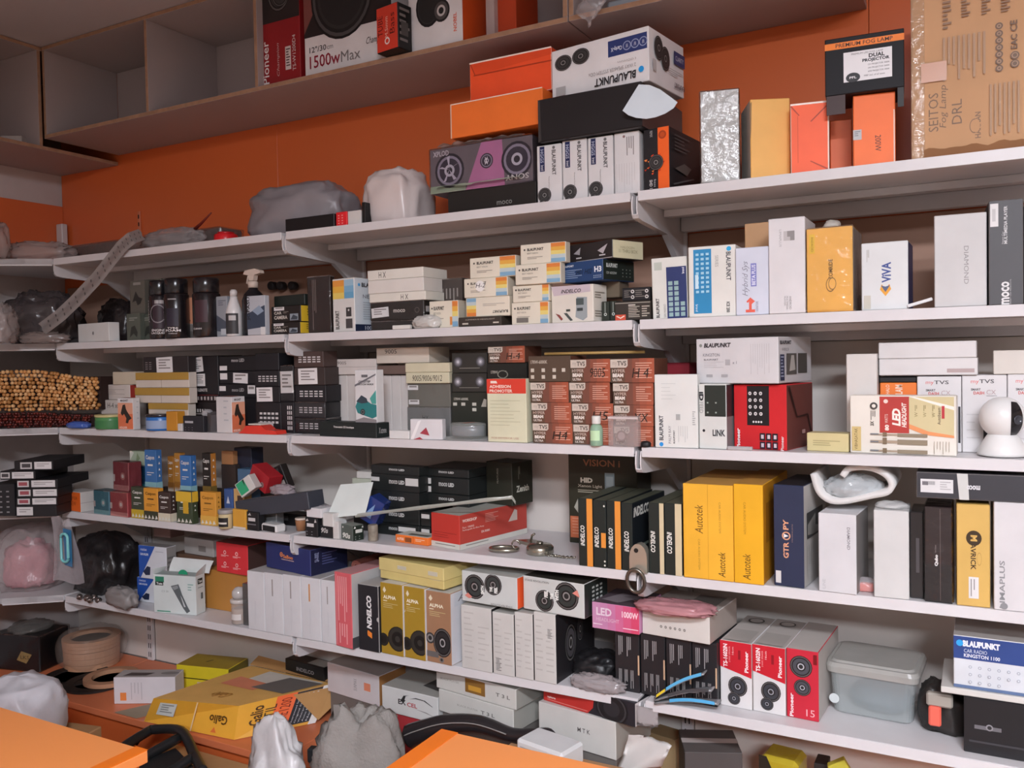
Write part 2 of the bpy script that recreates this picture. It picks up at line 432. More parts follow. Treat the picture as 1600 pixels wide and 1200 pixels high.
# uprights with slots
def upright(X, label):
    e = empty('shelf_upright', (X, .33, .35)); tag(e, label, 'upright', 'slotted uprights of the wall shelving')
    MB().box((-.015, -.004, 0), (.015, .008, 1.42), WHITE, .001).build('channel', e)
    sl = MB(); dk = M('#1d1918', .8)
    for i in range(44):
        for sx in (-.0065, .0035):
            sl.box((sx, -.0046, .012+i*.0322), (sx+.003, -.0038, .030+i*.0322), dk, 0)
    tag(sl.build('slot', e), kind='stuff')
for X, l in ((0, 'white slotted steel upright standing nearest the wall corner'), (1, 'white slotted steel upright between the corner bay and the middle bay'),
             (2, 'white slotted steel upright between the middle bay and the end bay'), (3, 'white slotted steel upright at the end of the end bay')): upright(X, l)
# orange slotted strip carrying on above the left upright, and a white corner stub
e = MB().box((-.006, -.003, 0), (.006, .003, .20), M('#d8825f', .5), .0008)
for i in range(7): e.box((-.003, -.0036, .012+i*.027), (.003, -.0028, .026+i*.027), '#3a2018', 0)
tag(e.build('slotted_strip', None, (-.004, YB-.010, 1.772)), 'narrow orange slotted strip standing on the orange wall', 'strip')
tag(MB().box((-.018, -.012, 0), (.018, .012, .19), WHITE, .003).build('corner_post', None, (XL+.024, .325, 1.792-.02)),
    'short white post standing in the wall corner on top of the shelving', 'post')
# ------------------------------------------------------------------ shelves
BRK = [(.334, .012), (.006, .012), (.002, 0), (.001, -.016), (.004, -.028), (.011, -.035), (.03, -.038), (.20, -.047), (.322, -.125), (.334, -.125)]
def bracket(x, side):
    return MB().prism([(y, z) for y, z in BRK], x-.0015, x+.0015, WHITE, 'x').prism(
        [(.004, -.028), (.011, -.035), (.03, -.038), (.20, -.047), (.322, -.125), (.334, -.125), (.334, -.121), (.32, -.120), (.20, -.044), (.03, -.035), (.013, -.032), (.006, -.026)],
        x-(.006 if side > 0 else 0), x+(0 if side > 0 else .006), WHITE, 'x')
names = ['top tier', 'second tier', 'middle tier', 'fourth tier', 'lowest tier']
bays = ['bay beside the wall corner', 'middle bay', 'end bay']
for k, T in enumerate((T1, T2, T3, T4, T5)):
    for i, bay in enumerate(bays):
        xa, xb = i+.009, i+1-.009
        zb = T-LIPH
        e = empty('wall_shelf', (xa, 0, zb)); L = xb-xa
        tag(e, 'white steel shelf of the %s, %s' % (names[k], bay), 'shelf', 'white wall shelves')
        MB().box((0, .0022, .004), (L, .328, LIPH), WHITE, .0012).build('board', e)
        lip = MB().box((0, 0, 0), (L, .002, LIPH), WHITE, .0009)
        lip.box((0, .002, 0), (L, .018, .002), WHITE, .0005)
        lip.build('front_lip', e)
        MB().box((0, .17, -.012), (L, .20, .0038), WHITE, .001).box((0, .300, -.03), (L, .326, .0038), WHITE, .001).build('stiffener', e)
        bracket(-.0035, 1).build('bracket', e); bracket(L+.0035, -1).build('bracket', e)
    # small diagonal shelf filling the corner
    zb = T-LIPH
    e = empty('corner_shelf', (0, 0, zb)); tag(e, 'small white corner shelf set at an angle, %s' % names[k], 'shelf', 'white corner shelves')
    P0 = (-.006, .004); P1 = (-.150, -.112)
    MB().prism([P0, (-.006, .325), (XL+.012, .325), (XL+.012, P1[1]), P1], .003, LIPH, WHITE, 'z').build('board', e)
    dx, dy = P1[0]-P0[0], P1[1]-P0[1]; ln = math.hypot(dx, dy); nx, ny = -dy/ln, dx/ln
    q = [P0, P1, (P1[0]+nx*-.002, P1[1]+ny*-.002), (P0[0]+nx*-.002, P0[1]+ny*-.002)]
    if ny > 0: pass
    MB().prism([(P0[0], P0[1]), (P1[0], P1[1]), (P1[0]-.0012, P1[1]+.0016), (P0[0]-.0012, P0[1]+.0016)], -.001, LIPH+.0004, WHITE, 'z').build('front_lip', e)
    # next shelf along the left wall
    e = empty('side_wall_shelf', (XL, 0, zb)); tag(e, 'white steel shelf along the side wall, %s' % names[k], 'shelf', 'white side wall shelves')
    MB().box((.004, -1.05, .003), (.285, -.116, LIPH), WHITE, .001).build('board', e)
    MB().box((.2855, -1.05, -.001), (.2875, -.118, LIPH), WHITE, .0006).build('front_lip', e)
    MB().prism([(x, z) for x, z in [(.004, .002), (.285, .002), (.286, -.03), (.275, -.038), (.1, -.05), (.004, -.11)]], -.120, -.117, WHITE, 'y').build('bracket', e)
# ------------------------------------------------------------------ upper cabinets
LAM = M('#a89c9a', .55, .3, var=.04, sc=3); PLY = M('#a27f66', .7, .2, var=.18, sc=40)
def cabinet(xa, xb, divs, label, y0=.06, y1=YB-.008, z0=2.186, z1=CEIL-.002, along='x'):
    e = empty('wall_cabinet', (xa, y0, z0)); tag(e, label, 'cabinet', 'open wall cabinets under the ceiling')
    L = xb-xa; D = y1-y0; H = z1-z0; t = .012
    def panel(a, b, name):
        MB().box(a, b, LAM, .0006, 0, {'front': PLY}).build(name, e)
    panel((0, 0, 0), (L, D, t), 'bottom_panel'); panel((0, 0, H-t), (L, D, H), 'top_panel')
    MB().box((t, D-.006, t+.0003), (L-t, D, H-t-.0003), LAM, .0004).build('back_panel', e)
    for x in [0]+list(divs)+[L-t]:
        panel((x, .0005, t+.0003), (x+t, D-.0065, H-t-.0003), 'side_panel' if x in (0, L-t) else 'divider')
    return e
cabinet(-.107, 1.824, [.505, .96], 'long open plywood-edged cabinet holding speaker cartons under the ceiling')
cabinet(1.827, 2.430, [], 'shorter open cabinet with a clear bag hanging over its edge')
# left wall cabinet, a little lower
e = empty('wall_cabinet', (XL, 0, 2.150)); tag(e, 'open plywood-edged cabinet on the side wall meeting the corner', 'cabinet', 'open wall cabinets under the ceiling')
H = CEIL-.002-2.150; X1 = .332
for a, b, n in (((0, -1.2, 0), (X1, .345, .012), 'bottom_panel'), ((0, -1.2, H-.012), (X1, .345, H), 'top_panel'),
                ((.0065, .046, .0123), (X1, .058, H-.0123), 'side_panel'), ((.0065, -.60, .0123), (X1, -.588, H-.0123), 'divider'), ((0, -1.2, .0123), (.006, .345, H-.0123), 'back_panel')):
    MB().box(a, b, LAM, .0006, 0, {'right': PLY}).build(n, e)
# ------------------------------------------------------------------ base plinth and counters
ORT = M('#d97b52', .4, .4, var=.06, sc=3)
e = empty('base_plinth', (XL, -.05, 0)); tag(e, 'orange laminate plinth running under the lowest shelves', 'plinth')
MB().box((0.003, .02, 0), (5.2, .37, .328), ORANGE, .001).build('carcass', e)
MB().box((0.003, 0, .3285), (.43, .384, .349), ORT, .0012).build('top_board', e)
MB().box((.432, 0, .3285), (1.43, .384, .349), ORT, .0012).build('top_board', e)
MB().box((1.432, 0, .3285), (5.0, .384, .349), ORT, .0012).build('top_board', e)
e = empty('base_plinth', (XL, -1.3, 0)); tag(e, 'orange laminate plinth along the side wall', 'plinth')
MB().box((.003, 0, 0), (.30, 1.245, .328), ORANGE, .001).build('carcass', e)
MB().box((.003, 0, .3285), (.32, 1.248, .349), ORT, .0012).build('top_board', e)
ORB = M('#f59a55', .3, .5, var=.03, sc=2); ORE = M('#f07a1c', .3, .5, var=.03)
def counter(x0, x1, y0, y1, z, label, edge):
    e = empty('shop_counter', (x0, y0, 0)); tag(e, label, 'counter')
    MB().box((.01, .01, 0), (x1-x0-.01, y1-y0-.01, z-.022), ORE, .001).build('carcass', e)
    MB().box((0, 0, z-.0215), (x1-x0, y1-y0, z), ORB, .0015).build('worktop', e)
    if edge == 'left': MB().box((0, 0, z+.0003), (.035, y1-y0, z+.0016), ORE, .0004).build('edge_strip', e)
    if edge == 'right': MB().box((x1-x0-.03, 0, z+.0003), (x1-x0, y1-y0, z+.0016), ORE, .0004).build('edge_strip', e)
a = atz(0, 1105, .75); b = atz(232, 1172, .75); c = atz(690, 1140, .75)
counter(.35, b.x, -1.5, (a.y+b.y)/2, .75, 'bright orange shop counter ending beside the pile of white bags', 'right')
counter(c.x, 2.35, -1.25, c.y, .75, 'bright orange shop counter in front of the grey crumpled foam', 'left')
# ------------------------------------------------------------------ lamps
def led(x, y, s, label, w=None):
    e = empty('ceiling_lamp', (x, y, CEIL-.014)); tag(e, label, 'lamp', 'square ceiling lamps')
    w = w or s
    MB().box((-w/2-.012, -s/2-.012, 0), (w/2+.012, s/2+.012, .0135), M('#e6e6e6', .4), .001).build('frame', e)
    MB().box((-w/2, -s/2, -.004), (w/2, s/2, -.0003), M('#f1f5ff', .5, em=LAMP_POWER, var=0), 0).build('diffuser', e)
led(3.1, -2.45, .3, 'slim white ceiling lamp over the aisle in front of the shelves', 1.1)
led(3.9, -3.8, .5, 'square white ceiling lamp at the shop entrance', .9)
# ================================================================== things in the upper cabinet
WH = '#dcdadb'; GR = '#b9b7b6'; BK = M('#1b1a1b', .45); BLUE = '#1d2f78'; RED = '#b3202a'; ORA = '#ee6a2c'; YEL = '#e2a81c'; NAVY = '#1b2550'
ZC = 2.1985
b = B('speaker_carton', 'tall dark red speaker carton with a round speaker print in the cabinet', (406, 468, -40, 119), z=ZC, y=.085, dep=.16, col='#8f1a1f')
b.r('front', 0, .58, 1, 1, '#2a2222').spk('front', .5, .83, .052, .8).spk('front', .55, .80, .03)
b.t('front', 'Pioneer', .06, .03, .22, .42, '#e4dede', 90, .01).t('front', 'Champion', .42, .08, .50, .38, '#c9a8a6', 90, 0, .3)
b.r('front', .64, .12, .78, .33, '#cfc3c0').lines('front', .66, .14, .76, .31, 7, '#4a3535').t('front', 'TS-W1200D4', .82, .10, .90, .42, '#d9c9c8', 90)
sub = B('subwoofer_carton', 'large white subwoofer carton with a big black woofer print', (475, 612, -45, 111), z=ZC, y=.085, dep=.17, col=WH)
sub.r('front', .0, .42, 1, 1, '#241d1e').p('front', [(.0, .46), (.25, .9), (.1, 1), (0, 1)], '#7a4540')
sub.p('front', [(.62, .55), (1, .75), (1, 1), (.8, 1)], '#a3332c')
sub.disc('front', .45, .78, .118, [(1, '#0e0d0e'), (.94, '#4a4748'), (.86, '#161516'), (.78, '#2c2a2b'), (.70, '#201f20')], .9, 'printed_speaker', 28)
sub.t('front', 'Pioneer', .36, .78, .60, .83, '#b9b4b4', 0, .012)
sub.t('front', '12"/30', .06, .255, .26, .315, '#3a3434', 0, .005).t('front', 'cm', .27, .255, .34, .29, '#8a8484')
sub.t('front', '1500w', .06, .09, .42, .22, '#8d2336', 0, .01).t('front', 'Max', .43, .09, .65, .20, '#7b7676')
sub.t('front', 'Champion', .72, .19, .93, .28, '#5a5555', 0, 0, .4)
b = B('accessory_box', 'small red and black box leaning out of the cabinet beside the woofer carton', (588, 622, 8, 78), z=ZC, y=.02, dep=.05, rz=-9, col='#141314', faces={'front': '#d5402c'}, c=.002)
b.t('front', 'TUBE', .08, .35, .3, .8, '#5d1a14', 90).t('front', 'Bass', .62, .35, .84, .8, '#5d1a14', 90).t('front', 'M.Simm', .4, .3, .54, .75, '#efb9a8', 90)
b.disc('front', .5, .22, .009, [(1, '#efe3df'), (.6, '#d5402c')]).lines('right', .1, .1, .8, .9, 6, '#77706e').r('right', .2, .3, .7, .6, '#4d4a49')
b = B('speaker_carton', 'white speaker carton with an orange side and a midrange speaker print', (638, 722, -40, 63), z=ZC, y=.075, dep=.13, col=WH, faces={'right': '#e2571f'})
b.disc('front', .38, .58, .050, [(1, '#191819'), (.86, '#333031'), (.8, '#222')], .75, 'printed_speaker')
b.disc('front', .62, .49, .028, [(1, '#1f1e1f'), (.8, '#4b4848'), (.5, '#bdbaba'), (.3, '#222')], .9, 'printed_speaker').t('front', 'NOBEL', .84, .17, .90, .42, '#e2571f', 90, .01)
b.p('right', [(.2, .9), (.75, 1), (.8, .9)], '#e8ded6')
b = B('clear_sleeve', 'thin clear plastic sleeve standing between two orange cartons in the cabinet', (759, 772, -30, 50), z=ZC, y=.10, dep=.10, col=M('#cbb7b4', .15, .6, al=.55, var=0), cat='sleeve')
b = B('speaker_carton', 'plain dark orange carton behind the clear sleeve in the cabinet', (774, 806, -40, 48), z=ZC, y=.12, dep=.12, col='#b8401c')
# clear bag hanging over the cabinet edge
e = MB()
def bagf(u, v):
    x = -.035+.085*u*(1-.45*v)+.012*math.sin(v*7+u*5); 
    return (x+.015*v, -.012-.02*math.sin(u*math.pi)+.012*noise.noise(Vector((u*5, v*6, 1))), .035-.085*v*(1-.45*(2*u-.9)**2)+.006*noise.noise(Vector((u*7, v*7, 3))))
e.sheet(bagf, 16, 16, BAG).sheet(lambda u, v: (-.03+.16*u, -.012+.15*v, .038+.03*math.sin(3*u)*(1-v)+.012*noise.noise(Vector((u*6, v*6, 5)))), 14, 10, BAG)
p = aty(925, 3, .06); tag(e.build('plastic_bag', None, (p.x, .062, 2.200)), 'crumpled clear plastic bag hanging over the cabinet edge', 'bag')
b = B('packet', 'flat grey packet lying on the shorter cabinet behind its clear bag', (948, 1045, -8, 8), z=ZC, y=.08, dep=.12, col='#8f979f', rz=0, cat='packet', c=.004)
b = B('offcut_board', 'short pale board lying in the side wall cabinet', (1, 34, 212, 226), z=2.1625, y=-.02, dep=.10, rz=35, col='#b8aea8', cat='board')
# ================================================================== top tier
# --- corner: crumpled film
def bag(name, label, px, py, y, z, rad, mat, seed, amp=.25, fr=2., cat='bag', rz=0, flat=-.75, nu=40, nv=22, pw=.8):
    p = aty(px, py, y)
    return tag(MB().blob(rad, mat, seed, amp, fr, nu, nv, flat, pw).build(name, None, (p.x, y, z+.0006), rz), label, cat)
FILM = M('#a99c98', .22, .6, al=.55, bump=.7, var=0, sc=9); DKFILM = M('#4a4344', .2, .6, al=.9, bump=.8, var=.1, sc=8)
bag('plastic_bag', 'dusty clear plastic film heaped on the top corner shelf', 62, 396, .02, T1, (.11, .045, .062), FILM, 3, .4, 2.4, rz=.6)
bag('plastic_bag', 'shiny clear plastic bag bunched against the side wall on the top tier', -8, 385, -.10, T1, (.04, .04, .12), FILM, 5, .35, 2.2)
# flat wrapped wiper blades
b = B('wiper_pack', 'long flat grey pack of wiper blades wrapped in dusty film', (98, 345, 372, 392), z=T1, y=.115, dep=.09, rz=-1, col=M('#7b706c', .4, bump=.4), cat='pack', c=.006)
b.wrap(.003)
m = MB().tube([(0, 0, 0), (.05, -.01, .018), (.10, -.015, .045)], [.006, .004, .002], M('#6f1e16', .4))
p = aty(300, 362, .07); tag(m.build('wiper_stick', None, (p.x, .07, p.z)), 'thin dark red stick poking out of the film on the top tier', 'stick')
bag('plastic_bag', 'glossy clear bag lying over the wiper pack on the top tier', 270, 372, .05, T1+.0, (.12, .026, .055), M('#a9a4a4', .12, .7, al=.42, bump=1., var=0, sc=9), 8, .45, 2.6, nu=56)
# ribbon of perforated film hanging to the tier below
pts = [(222, 366, .03), (205, 372, -.012), (190, 385, -.014), (172, 408, -.016), (150, 436, -.02), (120, 468, -.03), (95, 492, -.04), (66, 514, -.05)]
P = [aty(*q) for q in pts]
def rib(u, v):
    t = u*(len(P)-1); i = min(int(t), len(P)-2); f = t-i; c = P[i].lerp(P[i+1], f)
    return tuple(c+Vector((.016+.004*u, .0, -.017))*(v-.5)*2.0+Vector((0, .004*math.sin(v*6.3), 0)))
m = MB().sheet(rib, 40, 6, M('#8f8784', .35, .5, al=.92, var=.1, sc=30))
o = m.build('film_ribbon'); tag(o, 'long grey strip of perforated film hanging down to the second tier', 'film')
m = MB(); dk = M('#4f4947', .4)
for i in range(17):
    for v in (.27, .73):
        u = (i+.5)/17.5; a = Vector(rib(u, v-.09)); c = Vector(rib(u, v+.09)); d = (Vector(rib(min(u+.02, 1), v))-Vector(rib(u, v)))*.55; n = Vector((0, -.0012, 0))
        m.add([a-d*.6+n, c-d*.2+n, c+d*.6+n, a+d*.2+n], [(0, 1, 2, 3)], dk)
m.build('perforation', o)
# red cap
p = aty(347, 372, .06); m = MB().lathe([(.033, 0), (.034, .004), (.034, .022), (.031, .026)], M('#d8222a', .3), 28).lathe([(.025, .0262), (.024, .032), (0, .033)], M('#c01c24', .3), 24)
tag(m.build('bottle_stopper', None, (p.x, .075, T1+.0006)), 'round red plastic cap standing on the top tier', 'stopper')
# grey bag over a black unit, red and white boxes
p = aty(470, 335, .09)
m = MB().blob((.175, .085, .15), M('#8b868a', .32, .5, al=.97, bump=.3, var=.12, sc=6), 12, .2, 1.5, 56, 30, -.6, .75)
o = m.build('wrapped_unit', None, (p.x-.02, .12, T1+.0006)); tag(o, 'bulky unit wrapped in grey translucent plastic on the top tier', 'bag')
b = B('stereo_unit', 'black stereo unit half covered by grey plastic on the top tier', (447, 524, 338, 366), z=T1, y=.004, dep=.028, rz=0, col=M('#141215', .4))
b = B('bulb_box', 'tiny bright red box standing beside the black stereo unit', (525, 542, 331, 353), z=T1, y=.01, dep=.04, col='#e0242a')
b.dots('front', .2, .15, .85, .9, 2, 4, '#f2a9a2', .4, .35)
b = B('small_box', 'plain white little box next to the tiny red box', (543, 564, 329, 351), z=T1, y=.012, dep=.05, col='#cfccc8')
b = B('small_box', 'narrow black edge of a slim box beside the pinkish plastic bag', (564, 569, 316, 350), z=T1, y=.015, dep=.06, col='#161415', c=.0006)
m = MB().blob((.083, .075, .145), M('#d5c9c6', .28, .5, al=.96, bump=.3, var=.06, sc=5), 21, .2, 1.4, 44, 26, -.6, .62)
p = aty(618, 305, .10); tag(m.build('plastic_bag', None, (p.x, .115, T1+.0006)), 'pinkish white plastic bag wrapped round a box beside the torn speaker carton', 'bag')
# speaker carton in torn wrap on a dark carton
moco = B('dark_carton', 'dark green-black carton under the torn purple speaker carton', (700, 838, 292, 330), z=T1, y=.03, dep=.2, rz=-2, col='#221f1d')
moco.t('front', 'moco', .57, .20, .74, .36, '#8b8a86', 0, .01)
sony = B('speaker_carton', 'purple and pink speaker carton in torn film with three speaker prints', (672, 832, 223, 292), on=moco, y=.035, dep=.2, rz=0, col='#6d6268')
sony.p('front', [(.36, .0), (.74, 0), (.72, 1), (.52, 1)], '#b5739a').r('front', 0, .0, .36, .16, '#8e9a86')
for cu, cv, rr in ((.2, .48, .042), (.57, .58, .018), (.86, .52, .042)):
    sony.disc('front', cu, cv, rr, [(1, '#2c2630'), (.85, '#8d8494'), (.7, '#3a3340'), (.35, '#b9b2bd'), (.2, '#2c2630')], 1, 'printed_speaker')
for a in range(5):
    x = .2+.09*math.cos(a*1.256+.4); yv = .48+.3*math.sin(a*1.256+.4)
    sony.p('front', [(.2, .5), (x-.015, yv), (x+.015, yv+.03)], '#b6adbb', 'spoke_print')
sony.t('front', 'X', .555, .50, .585, .66, '#ddd4da', 0, .02).t('front', 'SONY', .75, .08, .97, .2, '#c9c2c0', 180, .015).t('front', 'XPLOD', .04, .82, .20, .94, '#bfb6bd', 0, .02)
sony.wrap(.003)
m = MB().sheet(lambda u, v: (-.118+.236*u, -.102-.012*v+.006*noise.noise(Vector((u*9, v*3, 2))), .0-.009*v*(.6+.6*noise.noise(Vector((u*4, 1, 7))))+.016), 24, 5, M('#a8b09c', .35, .4, al=.8, bump=.5, var=0))
sony.child(m, 'torn_film')
m = MB().sheet(lambda u, v: (-.118+.236*u, -.104+.02*v+.006*noise.noise(Vector((u*11, v*3, 4))), sony.h+.004+.012*abs(noise.noise(Vector((u*6, v*2, 9))))), 24, 5, M('#b9b3b2', .3, .5, al=.75, bump=.5, var=0))
sony.child(m, 'torn_film')
# orange cartons on top of it
ol = B('orange_carton', 'plain orange carton lying on the torn speaker carton', (704, 848, 150, 216), on=sony, gap=.02, y=.03, dep=.16, rz=-1, col='#f0772f')
ol.r('front', 0, .97, 1, 1, '#efdccb').r('front', 0, 0, .012, 1, '#e9c6ab')
ou = B('orange_carton', 'red-orange carton with folded end flaps stacked on the plain orange one', (734, 862, 86, 147), on=ol, y=.06, dep=.15, col='#f0562a', faces={'edge': '#f3d9c8'})
ou.p('front', [(0, 1), (.06, .68), (1, .82), (1, 1)], '#e44e24').p('front', [(.0, 1), (.065, .68), (.07, .70), (.01, 1)], '#9c3216').r('front', .05, .66, 1, .69, '#b23a1a')
ou.r('front', 0, .965, 1, 1, '#f4e6da')
# slim white cartons
slim = []
for i, (xa, xb, yt) in enumerate(((839, 877, 226), (879, 917, 218), (919, 958, 213), (960, 999, 206))):
    lab = 'slim white speaker carton with a navy strip, %s from the torn speaker carton' % ('first', 'second', 'third')[i] if i < 3 else 'plain slim white carton with tiny print standing under the big black carton'
    b = B('slim_carton', lab, (xa, xb, yt, 318-6*i), z=T1, y=.022, dep=.2, col='#d4d2d2', group='slim speaker cartons in a row' if i < 3 else None)
    slim.append(b)
    if i < 3:
        b.r('front', .12, .55, .32, .98, NAVY).t('front', 'HGGS', .15, .70, .28, .93, '#b9bfd4', 270, .01).t('front', 'brand', .17, .57, .28, .66, '#e8e8ee', 270)
        b.t('front', 'BLAUPUNKT', .62, .47, .78, .90, '#3a3638', 270, .02).disc('front', .70, .94, .0035, [(1, '#6d6a6a')])
        b.spk('front', .3, .14, .017).spk('front', .26, .02, .010).t('front', 'Powered Component Kit', .47, .10, .53, .45, '#77716f', 270)
    else:
        b.lines('front', .5, .62, .84, .92, 4, '#8a8584', True).disc('front', .4, .93, .003, [(1, '#8a6a6a')]).lines('front', .08, .05, .9, .5, 8, '#c4c0c0', True, .2)
ob = B('slim_carton', 'slim black carton with an orange stripe and a splash round a speaker', (1006, 1046, 200, 300), z=T1, y=.022, dep=.2, rz=-6, col='#201e21')
ob.r('front', .56, 0, .99, 1, '#ee6425').disc('front', .74, .88, .009, [(1, '#a8401a'), (.6, '#c2501f')])
for k in range(26):
    a = k*.9; q = .6+.5*random.random(); x = .42+.36*q*math.cos(a); v = .44+.17*q*math.sin(a)
    ob.p('front', [(x-.05, v), (x, v-.02), (x+.06, v+.012)], random.choice(['#e8532b', '#c2361f', '#ef8a4a']), 'picture_print')
ob.spk('front', .5, .45, .017).t('front', 'REMIX', .28, .86, .38, .96, '#b9b5b5', 270).t('front', 'SHD 1', .24, .04, .36, .18, '#d8d4d4', 270, .02).t('front', 'bass', .42, .06, .5, .18, '#bdb9b9', 270)
ob.p('right', [(.1, .35), (.35, .48), (.55, .44), (.42, .3)], '#5b544f').lines('right', .1, .62, .5, .9, 5, '#4c4848').p('right', [(.05, .1), (.6, .3), (.62, .28), (.07, .08)], '#5c5858')
zt = max([q.z1 for q in slim]+[ob.z1])
bb = B('black_carton', 'big black carton lying across the slim standing cartons', (836, 1003, 142, 214), z=zt, y=.0, dep=.27, rz=-1, col=M('#211f21', .4), c=.002)
bb.p('front', [(.0, .0), (.03, .02), (.02, .96), (0, 1)], '#3a3636')
bt = B('speaker_carton', 'white speaker carton lying upside down on the big black carton', (862, 1014, 61, 133), on=bb, y=.008, dep=.17, rz=-8, col='#e3e2e3')
for f, (a, c) in (('front', (.0, 1)), ('right', (0., 1))):
    if f == 'front':
        bt.r('front', .60, .60, .985, .90, '#2b3b72').t('front', 'Clarity-X', .63, .69, .74, .79, '#dfe3ee', 180, .02)
        for x in (.79, .87, .95): bt.disc('front', x, .74, .010, [(1, '#9aa5c6'), (.8, '#2b3b72')]).t('front', 'W', x-.012, .70, x+.012, .78, '#cfd6e8', 180)
        bt.spk('front', .13, .72, .0175, 1.3).spk('front', .32, .76, .0175, 1.3)
        bt.t('front', 'BLAUPUNKT', .46, .10, .88, .25, '#2b2a2d', 180, .03, .1).disc('front', .93, .235, .0065, [(1, '#2299e0')])
        bt.t('front', '2 WAY SPEAKER SYSTEM ODx', .40, .31, .88, .38, '#9b9898', 180).t('front', '100mm', .70, .44, .88, .48, '#b3b0b0', 180)
        bt.r('front', .05, .09, .155, .26, '#b5b3b3')
    else:
        bt.spk('right', .24, .68, .026, .8).spk('right', .42, .55, .026, .8).r('right', .66, .55, .98, .80, '#33406f').t('right', 'CLARITY', .70, .63, .94, .72, '#cfd6e8', 0)
        bt.t('right', 'BLAUPUNKT', .66, .10, .97, .20, '#55525a', 180, .02).r('right', .06, .22, .15, .42, '#bcbaba').lines('right', .5, .3, .9, .42, 3, '#b7b5b5')
# rounded flap hanging from it
pl = [(-.023, -.010), (0, -.012), (.022, -.022), (.058, -.050), (.050, -.062), (.032, -.073), (.012, -.080), (-.008, -.083), (-.03, -.080), (-.046, -.074), (-.058, -.064)]
m = MB().prism(pl, 0, .0006, M('#c9d3da', .5), 'y', T=TR(bt.w/2+.004, -bt.d/2-.006, 0)@R3(0, 0, math.radians(34)))
bt.child(m, 'flap')
# --- farthest bay of the top tier
b = B('wrapped_carton', 'pale grey carton in glossy shrink film standing at the shelf edge', (1095, 1155, 141, 288), z=T1, y=.004, dep=.12, rz=13, col='#b4b2ae')
b.t('front', 'LIMAPLUS', .44, .30, .54, .70, '#cfcecb', 90, .01).r('front', .44, .22, .56, .26, '#dddcd8').wrap(.002)
b = B('yellow_carton', 'ochre yellow carton standing turned between the grey wrapped and the orange cartons', (1173, 1235, 154, 278), z=T1, y=.012, dep=.10, rz=24, col='#e7b05c', faces={'left': '#b9b2aa', 'top': '#c9a76c'})
b.p('front', [(0, .95), (.04, .97), (.02, .6), (.0, .5)], '#8a6a3a')
b = B('orange_carton', 'orange carton with creased corner flaps standing beside the ochre carton', (1235, 1295, 160, 271), z=T1, y=.012, dep=.10, rz=10, col='#f25e2b', faces={'edge': '#f3dccb'})
b.r('front', 0, .975, 1, 1, '#f6e7dc').r('front', .965, 0, 1, 1, '#f1d8c8').p('front', [(.0, .96), (.22, .82), (.24, .83), (.02, .98)], '#b23c16').p('front', [(.96, .95), (.52, .73), (.54, .72), (.97, .93)], '#a23512')
b.p('front', [(.96, 0.02), (.5, .16), (.52, .17), (.97, .04)], '#b23c16').r('front', .18, .15, .2, .82, '#d94f22')
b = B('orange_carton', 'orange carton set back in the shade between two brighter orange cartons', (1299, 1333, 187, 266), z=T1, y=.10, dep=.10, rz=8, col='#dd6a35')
ro = B('orange_carton', 'orange carton with a small grey label and a scribbled wattage', (1331, 1397, 146, 259), z=T1, y=.02, dep=.10, rz=8, col='#f2712c', faces={'left': '#c9c4c0'})
ro.r('front', .0, .38, .2, .52, '#b9babc').lines('front', .03, .42, .17, .5, 3, '#7b7c80').t('front', '200W', .52, .2, .66, .42, '#5a2a10', 270).r('front', .955, 0, .985, .75, '#e9cbb5')
fl = B('fog_lamp_carton', 'black fog lamp carton with an orange band and white label resting on orange cartons', (1289, 1413, 53, 149), on=ro, y=.0, dep=.11, rz=5, col=M('#17161a', .55, .25))
fl.r('front', 0, .80, 1, .915, '#ee8022').t('front', 'PREMIUM FOG LAMP', .14, .825, .86, .895, '#3a1c08', 0, .01)
fl.r('front', .24, .20, .85, .72, '#e7e6e8', 'sticker').t('front', 'DUAL', .56, .58, .76, .65, '#2b2a2d', 0, .04).t('front', 'PROJECTOR', .48, .50, .82, .57, '#2b2a2d', 0, .04)
for i in range(3): fl.t('front', '%s PROJECTOR 3000K' % ('12V', '24V', '60W')[i], .55, .44-.06*i, .82, .475-.06*i, '#3a383b')
fl.t('front', 'PREMIUM LED FOG LAMP', .34, .66, .74, .69, '#6a686b').t('front', 'MRP incl. of all taxes', .5, .26, .76, .29, '#555355')
fl.disc('front', .36, .27, .009, [(1, '#2b2a2d')], 1.4).t('front', 'PFL', .315, .25, .405, .29, '#e7e6e8', 0, .02)
for x0, w_, s in ((-fl.w/2+.002, .034, '#3a2422'), (fl.w/2-.012, .011, '#1b1718')):
    fl.child(MB().box((x0, -fl.d/2+.002, -.036), (x0+w_, -fl.d/2+.0035, .001), s, .0004), 'flap')
KR = M('#c49a74', .75, .2, var=.06, sc=8)
kb = B('cardboard_carton', 'big brown cardboard carton with handwriting and printed symbols at the shelf end', (1424, 1660, -70, 238), z=T1, y=.02, dep=.27, rz=2, col=KR, c=.003)
def ku(x, y):  # pixel on the carton front -> face fraction
    return ((x-1424)/236., 1-(y+70-(1600-x)*.045)/312.)
def kt(s, x0, y0, x1, y1, c='#6e5440', rot=90, bold=0, shear=0):
    a = ku(x0, y1); d = ku(x1, y0); kb.t('front', s, a[0], a[1], d[0], d[1], c, rot, bold, shear)
INK = '#7a5f49'
kt('SEITOS', 1452, 142, 1468, 205, INK, 90, .0); kt('Fog Lamp', 1470, 130, 1484, 200, INK, 90, 0, .2); kt('DRL', 1490, 155, 1506, 195, INK, 90)
kt('HARMAN', 1527, 178, 1536, 220, '#84674f', 90, .02)
a = ku(1526, 200); kb.disc('front', a[0], a[1], .013, [(1, '#84674f'), (.86, KR)], .6)
kb.disc('front', a[0]+.012, a[1], .012, [(1, KR)], .5)
